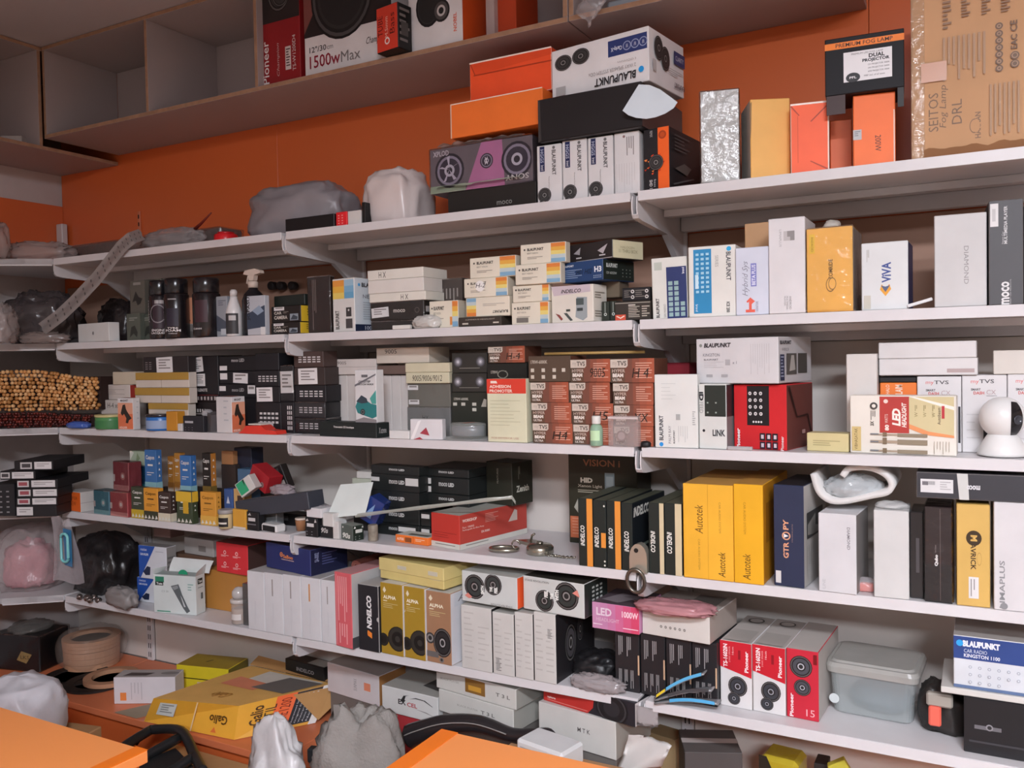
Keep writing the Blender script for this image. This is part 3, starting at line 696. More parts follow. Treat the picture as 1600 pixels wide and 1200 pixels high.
for i, y_ in enumerate((46, 58, 69, 80, 91, 102, 113)):
    a = ku(1565, y_); kb.disc('front', a[0], a[1], .006, [(1, '#6f5643'), (.6, '#a9876a'), (.3, '#6f5643')])
kt('CE', 1582, 40, 1593, 58, '#6f5643', 90, .02); kt('EAC', 1583, 62, 1593, 85, '#6f5643', 90, .02)
for y_ in (95, 108): a = ku(1589, y_); kb.disc('front', a[0], a[1], .007, [(1, '#6f5643'), (.7, '#a9876a'), (.5, '#6f5643')])
def kl(x0, y0, x1, y1, n, c, vert=True, fill=.45, seed=1):
    a = ku(x0, y1); d = ku(x1, y0); kb.lines('front', a[0], a[1], d[0], d[1], n, c, vert, fill, seed)
kl(1476, 52, 1548, 125, 9, '#ab8a6d'); kl(1550, 135, 1600, 218, 7, '#a98869', seed=4)
for x_ in (1476, 1506, 1538, 1568): kl(x_, -10, x_+14, 45 if x_ < 1500 else 28, 8, '#8a6b52', False, .5, x_)
a = ku(1440, 125); d = ku(1482, 92); kb.r('front', a[0], a[1], d[0], d[1], M('#b67f5c', .3, .5), 'tape_patch')
TAPE = M('#cfae8c', .12, .6, al=.45, bump=.6, var=0, sc=12)
kb.parts['packing_tape'] = MB().box((-kb.w/2-.001, -kb.d/2-.0012, .0), (-kb.w/2+.022, -kb.d/2+.05, kb.h), TAPE, .001)
kb.parts['dark_edge'] = MB().sheet(lambda u, v: (-kb.w/2+.02+(kb.w-.03)*u, -kb.d/2-.0022, .003+(.014+.008*noise.noise(Vector((u*9, 0, 3))))*v), 24, 2, M('#8f6340', .8))  # darker uneven strip along the bottom of the carton front
# ================================================================== second tier
# corner clutter
bag('plastic_bag', 'dark glossy plastic bags piled on the second corner shelf', 70, 500, .05, T2, (.115, .065, .17), DKFILM, 31, .4, 2.2, rz=.7, nu=56, nv=30)
bag('plastic_bag', 'dusty clear bag bunched on the corner shelf below the film ribbon', 0, 500, -.15, T2, (.045, .045, .12), FILM, 33, .4, 2.4, rz=.5)
bag('plastic_bag', 'brownish clear bag lying in front of the dark bags on the second tier', 70, 525, -.045, T2, (.07, .022, .035), M('#8a7d78', .2, .6, al=.7, bump=.8, var=0, sc=9), 35, .4, 2.6, rz=.7)
bag('plastic_bag', 'dark brown bag slumped behind the small white box on the second tier', 185, 495, .225, T2, (.075, .045, .15), M('#2b2526', .25, .6, bump=.6, var=.1), 37, .3, 2.)
b = B('small_box', 'small white box with a grey dot leaning at the second tier edge', (122, 170, 505, 533), z=T2, y=-.008, dep=.035, rz=-8, col='#d5d6d4')
b.disc('front', .5, .46, .006, [(1, '#8f9090'), (.5, '#6d6e6e')])
# grey-green boxes with horse prints
GG = '#565b52'
for k, (q, y_, on_) in enumerate((((198, 219, 490, 530), .012, None), ((221, 243, 490, 529), .03, None))):
    b = B('perfume_box', 'grey-green box printed with a dark horse, %s' % ('beside the small white box' if k == 0 else 'tucked behind the spray cans'), q, z=T2, y=y_, dep=.05, col=GG, group='grey-green horse boxes')
    b.p('front', [(.2, .1), (.35, .5), (.6, .55), (.8, .3), (.75, .1), (.5, .25)], '#2c2f2b').lines('front', .2, .7, .8, .85, 2, '#8b9088')
    low = b
for k, q in enumerate(((203, 226, 438, 489), (228, 252, 436, 489))):
    b = B('perfume_box', 'taller grey-green horse box standing on the row below, %s' % ('clear of the spray cans' if k == 0 else 'half behind a spray can'), q, z=low.z1, y=.055 if k else .03, dep=.05, col='#5d5a52', group='grey-green horse boxes')
    b.p('front', [(.15, .35), (.4, .68), (.6, .5), (.85, .45), (.7, .3), (.5, .25), (.4, .4)], '#2b2926').r('front', .25, .86, .75, .94, '#8d8a84')
b = B('small_box', 'dark little box in shadow behind the spray cans', (248, 300, 470, 500), z=T2, y=.12, dep=.05, col='#1c1a1b')
# spray cans
def can(label, x0, x1, yt, y_, capcol='#17161a', label_kind=0, yb=527):
    a = aty(x0, yb, y_); c = aty(x1, yb, y_); r = (c.x-a.x)/2*.97; zt = aty((x0+x1)/2, yt, y_).z; h = zt-T2
    e = empty('spray_can', ((a.x+c.x)/2, y_, T2+.0006), math.radians(22)); tag(e, label, 'spray can', 'spray cans')
    BD = M('#1b171a', .25, .6)
    MB().lathe([(r*.93, 0), (r, .004), (r, h*.72), (r*.93, h*.745), (r*.8, h*.76)], BD, 28).build('can_body', e)
    MB().lathe([(r*.90, h*.752), (r*.93, h*.76), (r*.93, h*.97), (r*.86, h)], M(capcol, .2, .6), 28).build('cap', e)
    # printed wrap facing the front
    def arc(u0, u1, v0, v1, col, name):
        MB().sheet(lambda u, v: ((r+.0004)*math.sin(u0+(u1-u0)*u), -(r+.0004)*math.cos(u0+(u1-u0)*u), h*(v0+(v1-v0)*v)), 10, 1, col).build(name, e)
    def ctext(t, ang, v0, v1, wd, col, rot=False):
        vs, fs, X0, X1, Y0, Y1 = glyphs(t, .02, 0); m = MB(); out = []
        for x, y in vs:
            A = (x-X0)/(X1-X0); Bq = (y-Y0)/(Y1-Y0)
            if rot: th = ang-(Bq-.5)*wd; z = h*(v0+(v1-v0)*A)
            else: th = ang+(A-.5)*wd; z = h*(v0+(v1-v0)*Bq)
            out.append(((r+.0008)*math.sin(th), -(r+.0008)*math.cos(th), z))
        m.add(out, fs, col).build('lettering', e)
    if label_kind == 0:
        arc(-.2, .9, .18, .66, '#33202a', 'printed_label'); ctext('JOPASU', -.75, .28, .66, .3, '#b9b4b6', True); ctext('ENGINE', .25, .13, .17, 1.2, '#d8d4d4'); ctext('LACQUER', .25, .08, .12, 1.3, '#d8d4d4'); arc(.0, .8, .60, .66, '#b9b4b4', 'printed_label')
        n = 20; m = MB()
        for i in range(n):
            t0, t1 = 2*math.pi*i/n, 2*math.pi*(i+1)/n
            m.add([((r+.0011)*math.sin(.25+.72*q*math.cos(t)), -(r+.0011)*math.cos(.25+.72*q*math.cos(t)), h*(.43+.16*q*math.sin(t))) for q, t in ((1, t0), (1, t1), (.88, t1), (.88, t0))], [(0, 1, 2, 3)], '#8a8488')
        m.build('ring_print', e)
    elif label_kind == 1:
        ctext('JOPASU', -.95, .30, .68, .28, '#a9a4a8', True); ctext('FOAM', .1, .11, .15, 1.3, '#e2dede'); ctext('TYRE', .1, .155, .185, .9, '#e2dede'); arc(-.4, .6, .20, .50, '#2c2634', 'printed_label'); ctext('500ml', .1, .07, .09, .7, '#b9b4b4'); arc(-.25, .45, .64, .66, '#9a9698', 'printed_label')
    else:
        arc(-.5, .5, .25, .62, '#40262e', 'printed_label'); ctext('CLEAN', -.35, .13, .16, .8, '#cfcaca')
    return e
can('black spray can with a round maroon label next to the grey-green boxes', 240, 264, 439, .028, label_kind=0)
can('black foam spray can with a glossy cap in the middle of the cans', 264, 291, 436, .022, label_kind=1)
can('wider black spray can standing beside the orange and white carton', 309, 340, 435, .03, '#201d20', 2)
b = B('polish_carton', 'narrow carton with an orange panel and black vertical lettering between spray cans', (289, 308, 465, 524), z=T2, y=.05, dep=.025, rz=-4, col='#c9c3bd')
b.r('front', 0, .36, .42, 1, '#e8662a').r('front', .42, .36, 1, 1, '#eba582').t('front', 'JOPASU', .12, .42, .46, .97, '#2a1712', 90, .02).p('front', [(0, 0), (1, 0), (1, .3), (0, .36)], '#6f6a68').p('front', [(.1, .2), (.5, .36), (1, .24), (1, .15)], '#8f8a86')
b = B('polish_carton', 'silver carton with a car print beside the little white bottle', (338, 355, 463, 523), z=T2, y=.03, dep=.04, col='#9b9fa6')
b.p('front', [(0, .55), (1, .35), (1, .1), (0, .15)], '#4f5663').lines('front', .2, .75, .9, .9, 3, '#6a6e78').r('front', .4, .05, .9, .2, '#c2c5ca')
# small white bottle
def lathething(name, label, cat, px, y_, z, segs, group=None, rz=0.):
    """segs: (part name, profile, colour)"""
    p = aty(px, 500, y_); e = empty(name, (p.x, y_, z+.0006), rz); tag(e, label, cat, group)
    for n, pr, c in segs: MB().lathe(pr, c, 24).build(n, e)
    return e
e = lathething('bottle', 'little white bottle with a tapered neck and dark label', 'bottle', 366, .018, T2, [
    ('bottle_body', [(.020, 0), (.0225, .003), (.0225, .066), (.020, .078), (.011, .105), (.010, .112)], M('#d9d8d8', .3)), ('cap', [(.010, .1122), (.0105, .126), (.007, .132)], M('#cfcdcc', .25, bump=.4))])
MB().sheet(lambda u, v: (.0229*math.sin(-1.1+2.4*u), -.0229*math.cos(-1.1+2.4*u), .006+.058*v), 12, 1, '#3b3a3c').build('label', e)
MB().sheet(lambda u, v: (.0233*math.sin(.1+.9*u), -.0233*math.cos(.1+.9*u), .044+.014*v), 6, 1, '#bdbbbb').build('label', e)
# trigger spray bottle
p = aty(395, 500, .045); e = empty('trigger_bottle', (p.x, .05, T2+.0006)); tag(e, 'black spray bottle with a cream trigger head behind the little bottle', 'spray bottle')
MB().lathe([(.030, 0), (.032, .004), (.032, .10), (.026, .118), (.013, .132), (.012, .136)], M('#1b1a1e', .25), 28).build('bottle_body', e)
CRM = M('#cdbdb0', .4)
MB().lathe([(.014, .1365), (.0145, .152), (.010, .156)], CRM, 20).build('collar', e)
MB().prism([(-.030, .176), (-.024, .186), (.012, .190), (.034, .184), (.036, .176), (.012, .172), (.008, .157), (-.008, .157), (-.010, .172)], -.008, .008, CRM, 'y').build('trigger_head', e)
MB().prism([(-.016, .1715), (-.022, .150), (-.020, .149), (-.012, .1715)], -.005, .005, CRM, 'y').build('trigger', e)
b = B('polish_carton', 'white and navy carton with black vertical lettering before the trigger bottle', (386, 414, 462, 521), z=T2, y=.0, dep=.018, col='#b9bdc4')
b.p('front', [(0, .55), (1, .75), (1, .2), (0, .15)], '#3a4658').t('front', 'JOPASU', .02, .38, .2, .98, '#1c1a1c', 90, .03).r('front', .75, 0, 1, .2, '#dcdcdc').p('front', [(.3, .62), (.7, .75), (.95, .6), (.6, .5)], '#8fa0b4')
for k, x_ in enumerate((430, 444, 462)):
    tag(MB().lathe([(.012, 0), (.0135, .002), (.0135, .022), (.010, .024)], M('#241f20', .5), 14).build('suction_knob', None, tuple(aty(x_, 447, .325)), rot=(math.pi/2, 0, 0)), 'small dark knob on the back panel, %s' % ('next to the trigger bottle', 'middle one of three', 'next to the dark brown carton')[k], 'knob', 'dark knobs on the back panel')
# camera boxes
cb = B('camera_box', 'lower black camera box with a yellow end at the shelf edge', (418, 469, 504, 527), z=T2, y=.006, dep=.055, rz=-6, col='#221c1a', faces={'right': '#d9b52f'})
ct = B('camera_box', 'upper black camera box with a yellow end stacked on its twin', (424, 470, 478, 503), on=cb, y=.01, dep=.055, rz=-6, col='#221c1a', faces={'right': '#d9b52f'})
for q in (cb, ct):
    q.t('front', 'CAR', .1, .5, .36, .68, '#cfc8bf', 0, .03).t('front', 'CAMERA', .1, .2, .55, .42, '#cfc8bf', 0, .03).sticker('front', .1, .74, .45, .95, 1).r('front', .64, .1, .92, .5, '#8f99a3').p('front', [(.66, .15), (.75, .45), (.9, .3), (.88, .14)], '#3f4750').lines('right', .4, .3, .7, .8, 3, '#8f7418').lines('front', .42, .52, .6, .66, 2, '#8d867e')
b = B('small_box', 'dark green-black box lying on the two camera boxes', (428, 476, 461, 477), on=ct, y=.02, dep=.05, rz=-8, col='#1d2420')
b = B('wrapped_carton', 'dark brown carton in shrink film with white dotted lines', (481, 519, 432, 520), z=T2, y=.014, dep=.018, col='#2f2523')
b.lines('front', .22, .05, .42, .95, 3, '#a89d98', True, .22).wrap()
nx = B('speaker_carton', 'white carton with a sunset band on top and a tall pale side', (520, 554, 435, 519), z=T2, y=.008, dep=.115, rz=-8, col='#d9d8d4', faces={'right': '#c9d2d8'})
nx.grad('front', .02, .62, .55, .97, ['#e59a45', '#e8b54a', '#e9cf6a'], vert=True).grad('front', .55, .62, .98, .97, ['#9fc3d8', '#7fb2d2', '#6aa6cb']).t('front', 'BLAUPUNKT', .12, .05, .3, .40, '#4a4642', 90, .02).r('front', .62, .28, .86, .45, '#3c3a3a').r('front', .6, .06, .9, .24, '#4a4848').disc('front', .74, .4, .003, [(1, '#c9c9c9')])
nx.disc('right', .14, .87, .004, [(1, '#4aa0d8')]).t('right', 'BLAUPUNKT', .22, .83, 1.0, .91, '#2f2d30', 0, .03).t('right', 'NEXT', .25, .62, .65, .69, '#66646a').lines('right', .25, .2, .8, .55, 8, '#a9b2ba').r('right', 0, 0, 1, .13, '#1d2740').t('right', '100', .3, .03, .5, .1, '#d5d8e2')
# white H X stack on black boxes
m2 = B('dark_carton', 'black wrapped carton at the bottom of the stack under white bulb boxes', (580, 660, 501, 517), z=T2, y=.012, dep=.12, col='#2c2826'); m2.wrap()
m1 = B('dark_carton', 'black wrapped carton with a tilted white barcode label', (579, 662, 471, 500), on=m2, y=.012, dep=.12, col='#2b2725')
m1.t('front', 'moco', .44, .42, .66, .58, '#cfcac4', 0, .02).sticker('front', .02, .2, .35, .72, 3, .06).disc('front', .88, .5, .007, [(1, '#6a645e'), (.8, '#2b2725')]).sticker('right', .1, .4, .5, .7, 0); m1.wrap()
w3 = B('bulb_box', 'white bulb box marked in pen lying on the black wrapped carton', (577, 665, 457, 470), on=m1, y=.012, dep=.11, col='#dbd7cc'); w3.t('front', 'H X', .57, .15, .70, .75, '#4a443c')
w2 = B('bulb_box', 'plain white bulb box in the middle of the pen marked stack', (575, 662, 436, 456), on=w3, y=.012, dep=.11, col='#d8d3cc')
w1 = B('bulb_box', 'white bulb box with pen marks topping the stack', (574, 661, 420, 435), on=w2, y=.014, dep=.11, col='#dcd8ce'); w1.t('front', 'X H', .21, .2, .34, .8, '#3a342e', 180)
b = B('small_box', 'tiny white box lying before the black wrapped cartons', (613, 640, 508, 518), z=T2, y=-.002, dep=.02, col='#dcdad4')
bag('bubble_wrap', 'small crumple of clear bubble wrap on the second tier', 668, 508, .018, T2, (.038, .022, .032), M('#d9d6d0', .2, .6, al=.75, bump=.7, var=0), 41, .3, 2.4, cat='wrap')
# sunset bulb boxes
SUN = ['#d9813f', '#e0a94a', '#e2cf7a', '#b9c7c9', '#7fa8c4']
def bulb(label, q, on=None, z=None, y_=.012, dep=.07, st=(.80, .99), flip=False, rz=0., sticker=False, right=None, v0=.03):
    b = B('bulb_box', label, q, on=on, z=z, y=y_, dep=dep, rz=rz, col='#ded6c4', group='white bulb boxes with a sunset panel', faces={'right': right or '#cfc7b5'})
    if not flip:
        b.grad('front', st[0], v0, st[1], .97, SUN).t('front', 'BLAUPUNKT', .16, .66, .52, .80, '#3f3a36', 0, .03).disc('front', .1, .73, .0022, [(1, '#4a4642')]).t('front', 'BEST VISION', .16, .50, .40, .58, '#8a837a').lines('front', .16, .22, .5, .36, 2, '#a39b90')
    else:
        b.grad('front', .02, .03, .24, .97, SUN[::-1]).t('front', 'BLAUPUNKT', .62, .16, .97, .30, '#3f3a36', 180, .03).lines('front', .4, .5, .9, .66, 2, '#b5aea4')
    if sticker: b.disc('front', .38, .58, .013, [(1, '#e9e6e2')], part='sticker').t('front', 'H-2', .28, .5, .50, .72, '#3a3634', 0, 0, .2)
    return b
a1 = bulb('sunset bulb box, tall one standing beside the bubble wrap', (671, 716, 470, 515), z=T2, y_=.02)
a1.r('front', .72, .1, .8, .4, '#d98a45')
b = B('clear_case', 'clear case of dark cables behind the sunset bulb boxes', (672, 722, 436, 468), z=a1.z1, y=.10, dep=.05, col='#4f4540', cat='case')
b.lines('front', .05, .05, .95, .6, 8, '#a39a94', True, .35); b.wrap()
d0 = B('wiper_box', 'long dark brown box under an upside down sunset bulb box', (716, 783, 495, 515), z=T2, y=.006, dep=.07, col='#3a332d')
d0.t('front', 'LUMINOUS HEADLIGHT', .18, .66, .86, .8, '#b5aca0').r('front', .1, .22, .24, .38, '#c9c2b6').r('front', .82, .26, .95, .4, '#c9c2b6')
a2 = bulb('upside down sunset bulb box lying on the long dark brown box', (728, 796, 464, 494), on=d0, flip=True)
a3 = bulb('sunset bulb box with a round white pen marked sticker', (725, 793, 434, 463), on=a2, sticker=True, st=(.74, .99))
a4 = bulb('sunset bulb box topping the stack with the round sticker', (734, 806, 401, 433), on=a3, y_=.016, st=(.66, .99))
c0 = bulb('sunset bulb box at the bottom beside the white jump starter carton', (800, 858, 472, 513), z=T2, y_=.012, dep=.02, st=(.78, .99)); c0.r('front', .14, .08, .46, .3, '#77716a')
c1 = bulb('sunset bulb box second from the bottom beside the jump starter carton', (802, 859, 445, 471), on=c0, dep=.02, st=(.82, .99))
ind = B('jump_starter_carton', 'white carton printed with a grey jump starter and red and black clamps', (860, 925, 446, 506), z=T2, y=.006, dep=.06, rz=-8, col='#e0dace')
ind.p('front', [(.06, .74), (.94, .80), (.94, 1), (.0, 1)], '#cbbdc4').t('front', 'iNDELCO', .24, .80, .72, .90, '#34302f', 0, .02, .2)
ind.p('front', [(.58, .14), (.76, .04), (.86, .12), (.86, .66), (.62, .68)], '#9aa3a6').r('front', .60, .46, .78, .64, '#4f5a5a').r('front', .62, .30, .76, .38, '#3c4444').p('front', [(.1, .26), (.24, .06), (.28, .10), (.2, .22)], '#8f4a44').p('front', [(.3, .26), (.46, .04), (.52, .06), (.38, .26)], '#4b5350').r('front', .36, .3, .46, .36, '#3f4640').lines('right', .1, .1, .8, .3, 3, '#8f887c').lines('right', .1, .6, .8, .8, 3, '#8f887c')
zz = max(c1.z1, ind.z1)
c2 = bulb('sunset bulb box joined end on to a blue bulb box', (805, 876, 412, 444), z=zz, y_=.004, dep=.025, st=(.70, .99))
bl = B('bulb_box', 'blue bulb box with white lettering and a dark green end', (878, 942, 408, 441), z=zz, y=.006, dep=.115, rz=-16, col='#26436f', faces={'right': '#1b2521'})
bl.t('front', 'H3', .80, .40, .97, .68, '#dfe4ea', 0, .04).t('front', 'BLAUPUNKT', .04, .76, .30, .86, '#cfd6e0', 0, .03).lines('front', .04, .15, .5, .62, 5, '#7f93b4').dots('front', .78, .12, .98, .3, 5, 2, '#9fb0c8').t('front', 'H01 H02', .36, .35, .74, .6, '#16202f', 0, 0, .3)
bl.t('right', 'BLAUPUNKT', .10, .62, .45, .82, '#cfd4d0', 0, .03).t('right', '12V 60/55W', .10, .30, .42, .42, '#b9c0ba').dots('right', .6, .2, .95, .7, 3, 3, '#7f877f', .25, .3)
c3 = bulb('sunset bulb box topping the stack joined to a black bulb box', (813, 884, 380, 412), on=c2, y_=.01, dep=.025, st=(.68, .99))
bk = B('bulb_box', 'black bulb box with a cream end topping the stack', (887, 957, 379, 409), z=max(bl.z1, c2.z1), y=.01, dep=.10, rz=-22, col='#2c2727', faces={'right': '#cfc9a8'})
bk.p('front', [(.14, .5), (.3, .8), (.28, .4)], '#a8a4a8', 'beam_print').p('front', [(.68, .5), (.9, .8), (.8, .3)], '#b9b5b9', 'beam_print').r('front', .2, .2, .32, .27, '#c9c5c5').r('front', .72, .2, .85, .27, '#c9c5c5').t('right', '11 THRU BOX', .2, .32, .8, .5, '#8a8468', 0).t('right', 'HALOGEN', .25, .55, .7, .68, '#a39c80', 0).r('front', .2, .03, 1, .07, '#b5b0b0')
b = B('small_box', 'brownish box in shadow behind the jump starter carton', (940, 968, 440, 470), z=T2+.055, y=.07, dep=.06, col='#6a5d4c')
for k, q in enumerate(((940, 952, 471, 505), (953, 964, 470, 505))):
    b = B('bulb_box', 'narrow dark green box with two white dots, %s' % ('against the jump starter carton' if k == 0 else 'against the brown box with the red corner'), q, z=T2, y=.03, dep=.06, col='#2a3029', group='narrow dark green boxes'); b.disc('front', .5, .35, .0035, [(1, '#c9cfc9'), (.5, '#2a3029')]).r('front', .4, .45, .55, .95, '#7f867f')
xb = B('bulb_box', 'dark brown box with a red corner mark and rows of white print', (963, 1018, 470, 506), z=T2, y=.012, dep=.08, col='#35302b')
xb.r('front', 0, 0, .3, .3, '#d0563f').p('front', [(.02, .22), (.15, .08), (.28, .22), (.24, .24), (.15, .14), (.06, .24)], '#f0d8cc').r('front', 0, .88, 1, .92, '#a8a196').lines('front', .38, .1, .7, .72, 7, '#b5aea2', seed=3).lines('front', .76, .1, .98, .72, 5, '#b5aea2', seed=5).r('front', .38, .76, .58, .81, '#e0dace')
b = B('bulb_box', 'black box with four white dots on top of the brown box', (972, 1016, 449, 469), on=xb, y=.02, dep=.08, col='#1f1d20')
for u in (.4, .9):
    for v in (.28, .7): b.disc('front', u-.02, v, .004, [(1, '#d9d6d2'), (.5, '#1f1d20')])
b.lines('front', .08, .2, .34, .8, 4, '#77736e').lines('front', .48, .2, .84, .8, 4, '#77736e')
nb = B('stereo_carton', 'white stereo carton with a navy icon panel leaning beside the upright', (1018, 1073, 402, 504), z=T2, y=.012, dep=.06, rz=4, col='#d9d9d2', ry=math.radians(-1.0))
nb.r('front', .42, .0, .985, .84, '#253266').r('front', .08, .80, .30, .93, '#b9bfb4').t('front', 'BLAUPUNKT', .10, .02, .2, .34, '#3a383a', 90, .03).t('front', 'SAN MARINO', .32, .02, .39, .24, '#8a8a8a', 90).t('front', 'brand', .86, .72, .93, .82, '#e2e4ee', 90, .02)
for i in range(3):
    for j in range(7 if i < 2 else 3):
        nb.r('front', .47+.17*i, .03+.085*j, .59+.17*i, .095+.085*j, '#93b0b0', 'icon_print')
# ------------------------------------------------------------------ end bay, second tier
b = B('stereo_carton', 'white stereo carton with a bright blue icon panel and vertical lettering', (1076, 1150, 384, 499), z=T2, y=.006, dep=.07, rz=3, col='#dcdad3')
b.r('front', .11, .05, .49, .96, '#2a86b8').t('front', 'BLAUPUNKT', .80, .50, .90, .90, '#3a3840', 270, .02).disc('front', .86, .945, .0048, [(1, '#2fa3d6')]).t('front', 'SERIES', .57, .70, .64, .86, '#a3a19c', 270).t('front', 'ICE 200', .80, .05, .87, .20, '#4a4848', 270, .03).t('front', 'brand', .15, .08, .2, .18, '#e4eef4', 270)
for i in range(3):
    for j in range(9): b.r('front', .16+.11*i, .34+.066*j, .225+.11*i, .375+.066*j, '#9fd0e6', 'icon_print')
b.r('front', .15, .40, .22, .60, '#c9e4f0')
b = B('stereo_carton', 'pale lilac carton with a scripted signature and a purple box of lettering', (1150, 1202, 386, 497), z=T2, y=.004, dep=.08, rz=2, col='#ccd0dd')
b.t('front', 'Hybrid Sys', .2, .28, .42, .80, '#8a8a98', 90, 0, .4).r('front', .46, .42, .63, .76, '#7c7fc0').t('front', 'BETA PLUS', .49, .44, .60, .74, '#e6e6f2', 90, .02).p('front', [(.30, .04), (.58, .04), (.58, .08), (.48, .08), (.48, .16), (.58, .2), (.44, .26), (.32, .2), (.36, .18), (.40, .2), (.40, .08), (.30, .08)], '#e0614f').t('front', 'SIGNATURE', .60, .05, .68, .2, '#9a96a8', 90)
b = B('cardboard_carton', 'tan cardboard carton standing behind the pale lilac carton', (1164, 1206, 348, 480), z=T2, y=.12, dep=.10, col='#c79a70')
b = B('stereo_carton', 'tall plain white carton with a small grey square logo', (1202, 1259, 340, 493), z=T2, y=.0, dep=.12, rz=0, col='#d6d3d4')
b.r('front', .42, .76, .72, .86, '#8d8988').p('front', [(.42, .76), (.60, .76), (.60, .80), (.52, .80), (.52, .86), (.42, .86)], '#b9b5b5').t('front', 'LIMAPLUS', .30, .70, .36, .88, '#a5a2a2', 270).t('front', 'ANDROID', .56, .04, .62, .18, '#8d8a8a', 270).t('front', 'MULTIMEDIA', .48, .04, .53, .18, '#9a9797', 270).t('front', 'PLAYER', .42, .08, .46, .18, '#9a9797', 270)
b = B('wrapped_carton', 'yellow carton in glossy shrink film gathered on top', (1259, 1331, 355, 490), z=T2, y=.0, dep=.14, rz=0, col='#e9b055', faces={'right': '#a8a09a'})
b.t('front', 'COMRIDE', .48, .38, .57, .62, '#5a4224', 90, .02).disc('front', .52, .32, .014, [(1, '#7a5a30'), (.86, '#e9b055')], .6).disc('front', .56, .33, .012, [(1, '#8a6a3a'), (.84, '#e9b055')], .6).r('front', .06, .70, .18, .93, '#e0b840').t('front', 'ANDROID', .1, .72, .15, .9, '#8a6a1c', 270)
b.wrap(.002); b.child(MB().blob((.016, .016, .022), M('#e6e0d6', .15, .6, al=.6, bump=.5, var=0), 3, .4, 2.2, 18, 10, -.8, 1, T=TR(-.005, 0, b.h+.001)), 'gathered_film')
b = B('stereo_carton', 'white carton with blue vertical lettering and an orange shield', (1346, 1419, 378, 487), z=T2, y=.012, dep=.10, rz=-1, col='#d6d8d8', faces={'right': '#3a3a60'})
b.t('front', 'ViVA', .44, .40, .64, .70, '#3c4f8f', 90, .03).p('front', [(.40, .30), (.52, .20), (.64, .30), (.60, .38), (.52, .30), (.44, .38)], '#e0a03a').p('front', [(.42, .36), (.52, .26), (.62, .36), (.52, .34)], '#55607c').r('front', .05, .02, .2, .22, '#c4c0b4').lines('front', .12, .72, .18, .9, 3, '#a8a59c', True)
m = MB().box((-.022, -.003, -.003), (.022, .003, .003), M('#d9d7d7', .4), .001)
p = aty(1437, 477, .01); tag(m.build('white_stick', None, (p.x, .012, T2+.0112), rot=(0, math.radians(-16), .1)), 'short white plastic stick lying at the shelf edge before the grey carton', 'stick')
b = B('stereo_carton', 'large light grey carton with faint vertical lettering', (1461, 1543, 334, 482), z=T2, y=.006, dep=.11, rz=2, col='#c4c2c1')
b.t('front', 'DIAMOND', .57, .24, .66, .65, '#8f8b8b', 270, 0)
b = B('stereo_carton', 'charcoal carton with white vertical lettering and a white label', (1544, 1598, 312, 479), z=T2, y=.004, dep=.13, rz=3, col=M('#4a494c', .5), faces={'edge': '#6a6666'})
b.r('front', .04, .75, .28, .97, '#d5d3d2', 'sticker').r('front', .1, .80, .2, .92, '#b9b7b7').t('front', 'moco', .36, .0, .60, .22, '#d9d7d7', 90, .03).t('front', 'SMART CAR PRODUCTS', .61, .0, .65, .24, '#b5b3b3', 90).t('front', 'MULTIMEDIA PLAYER', .44, .58, .54, .94, '#d0cece', 90, .02).t('front', 'Smart Car', .38, .58, .43, .70, '#c4c2c2', 90)
b = B('dark_carton', 'black carton edge at the end of the second tier', (1599, 1650, 320, 478), z=T2, y=.02, dep=.1, col='#17151a')
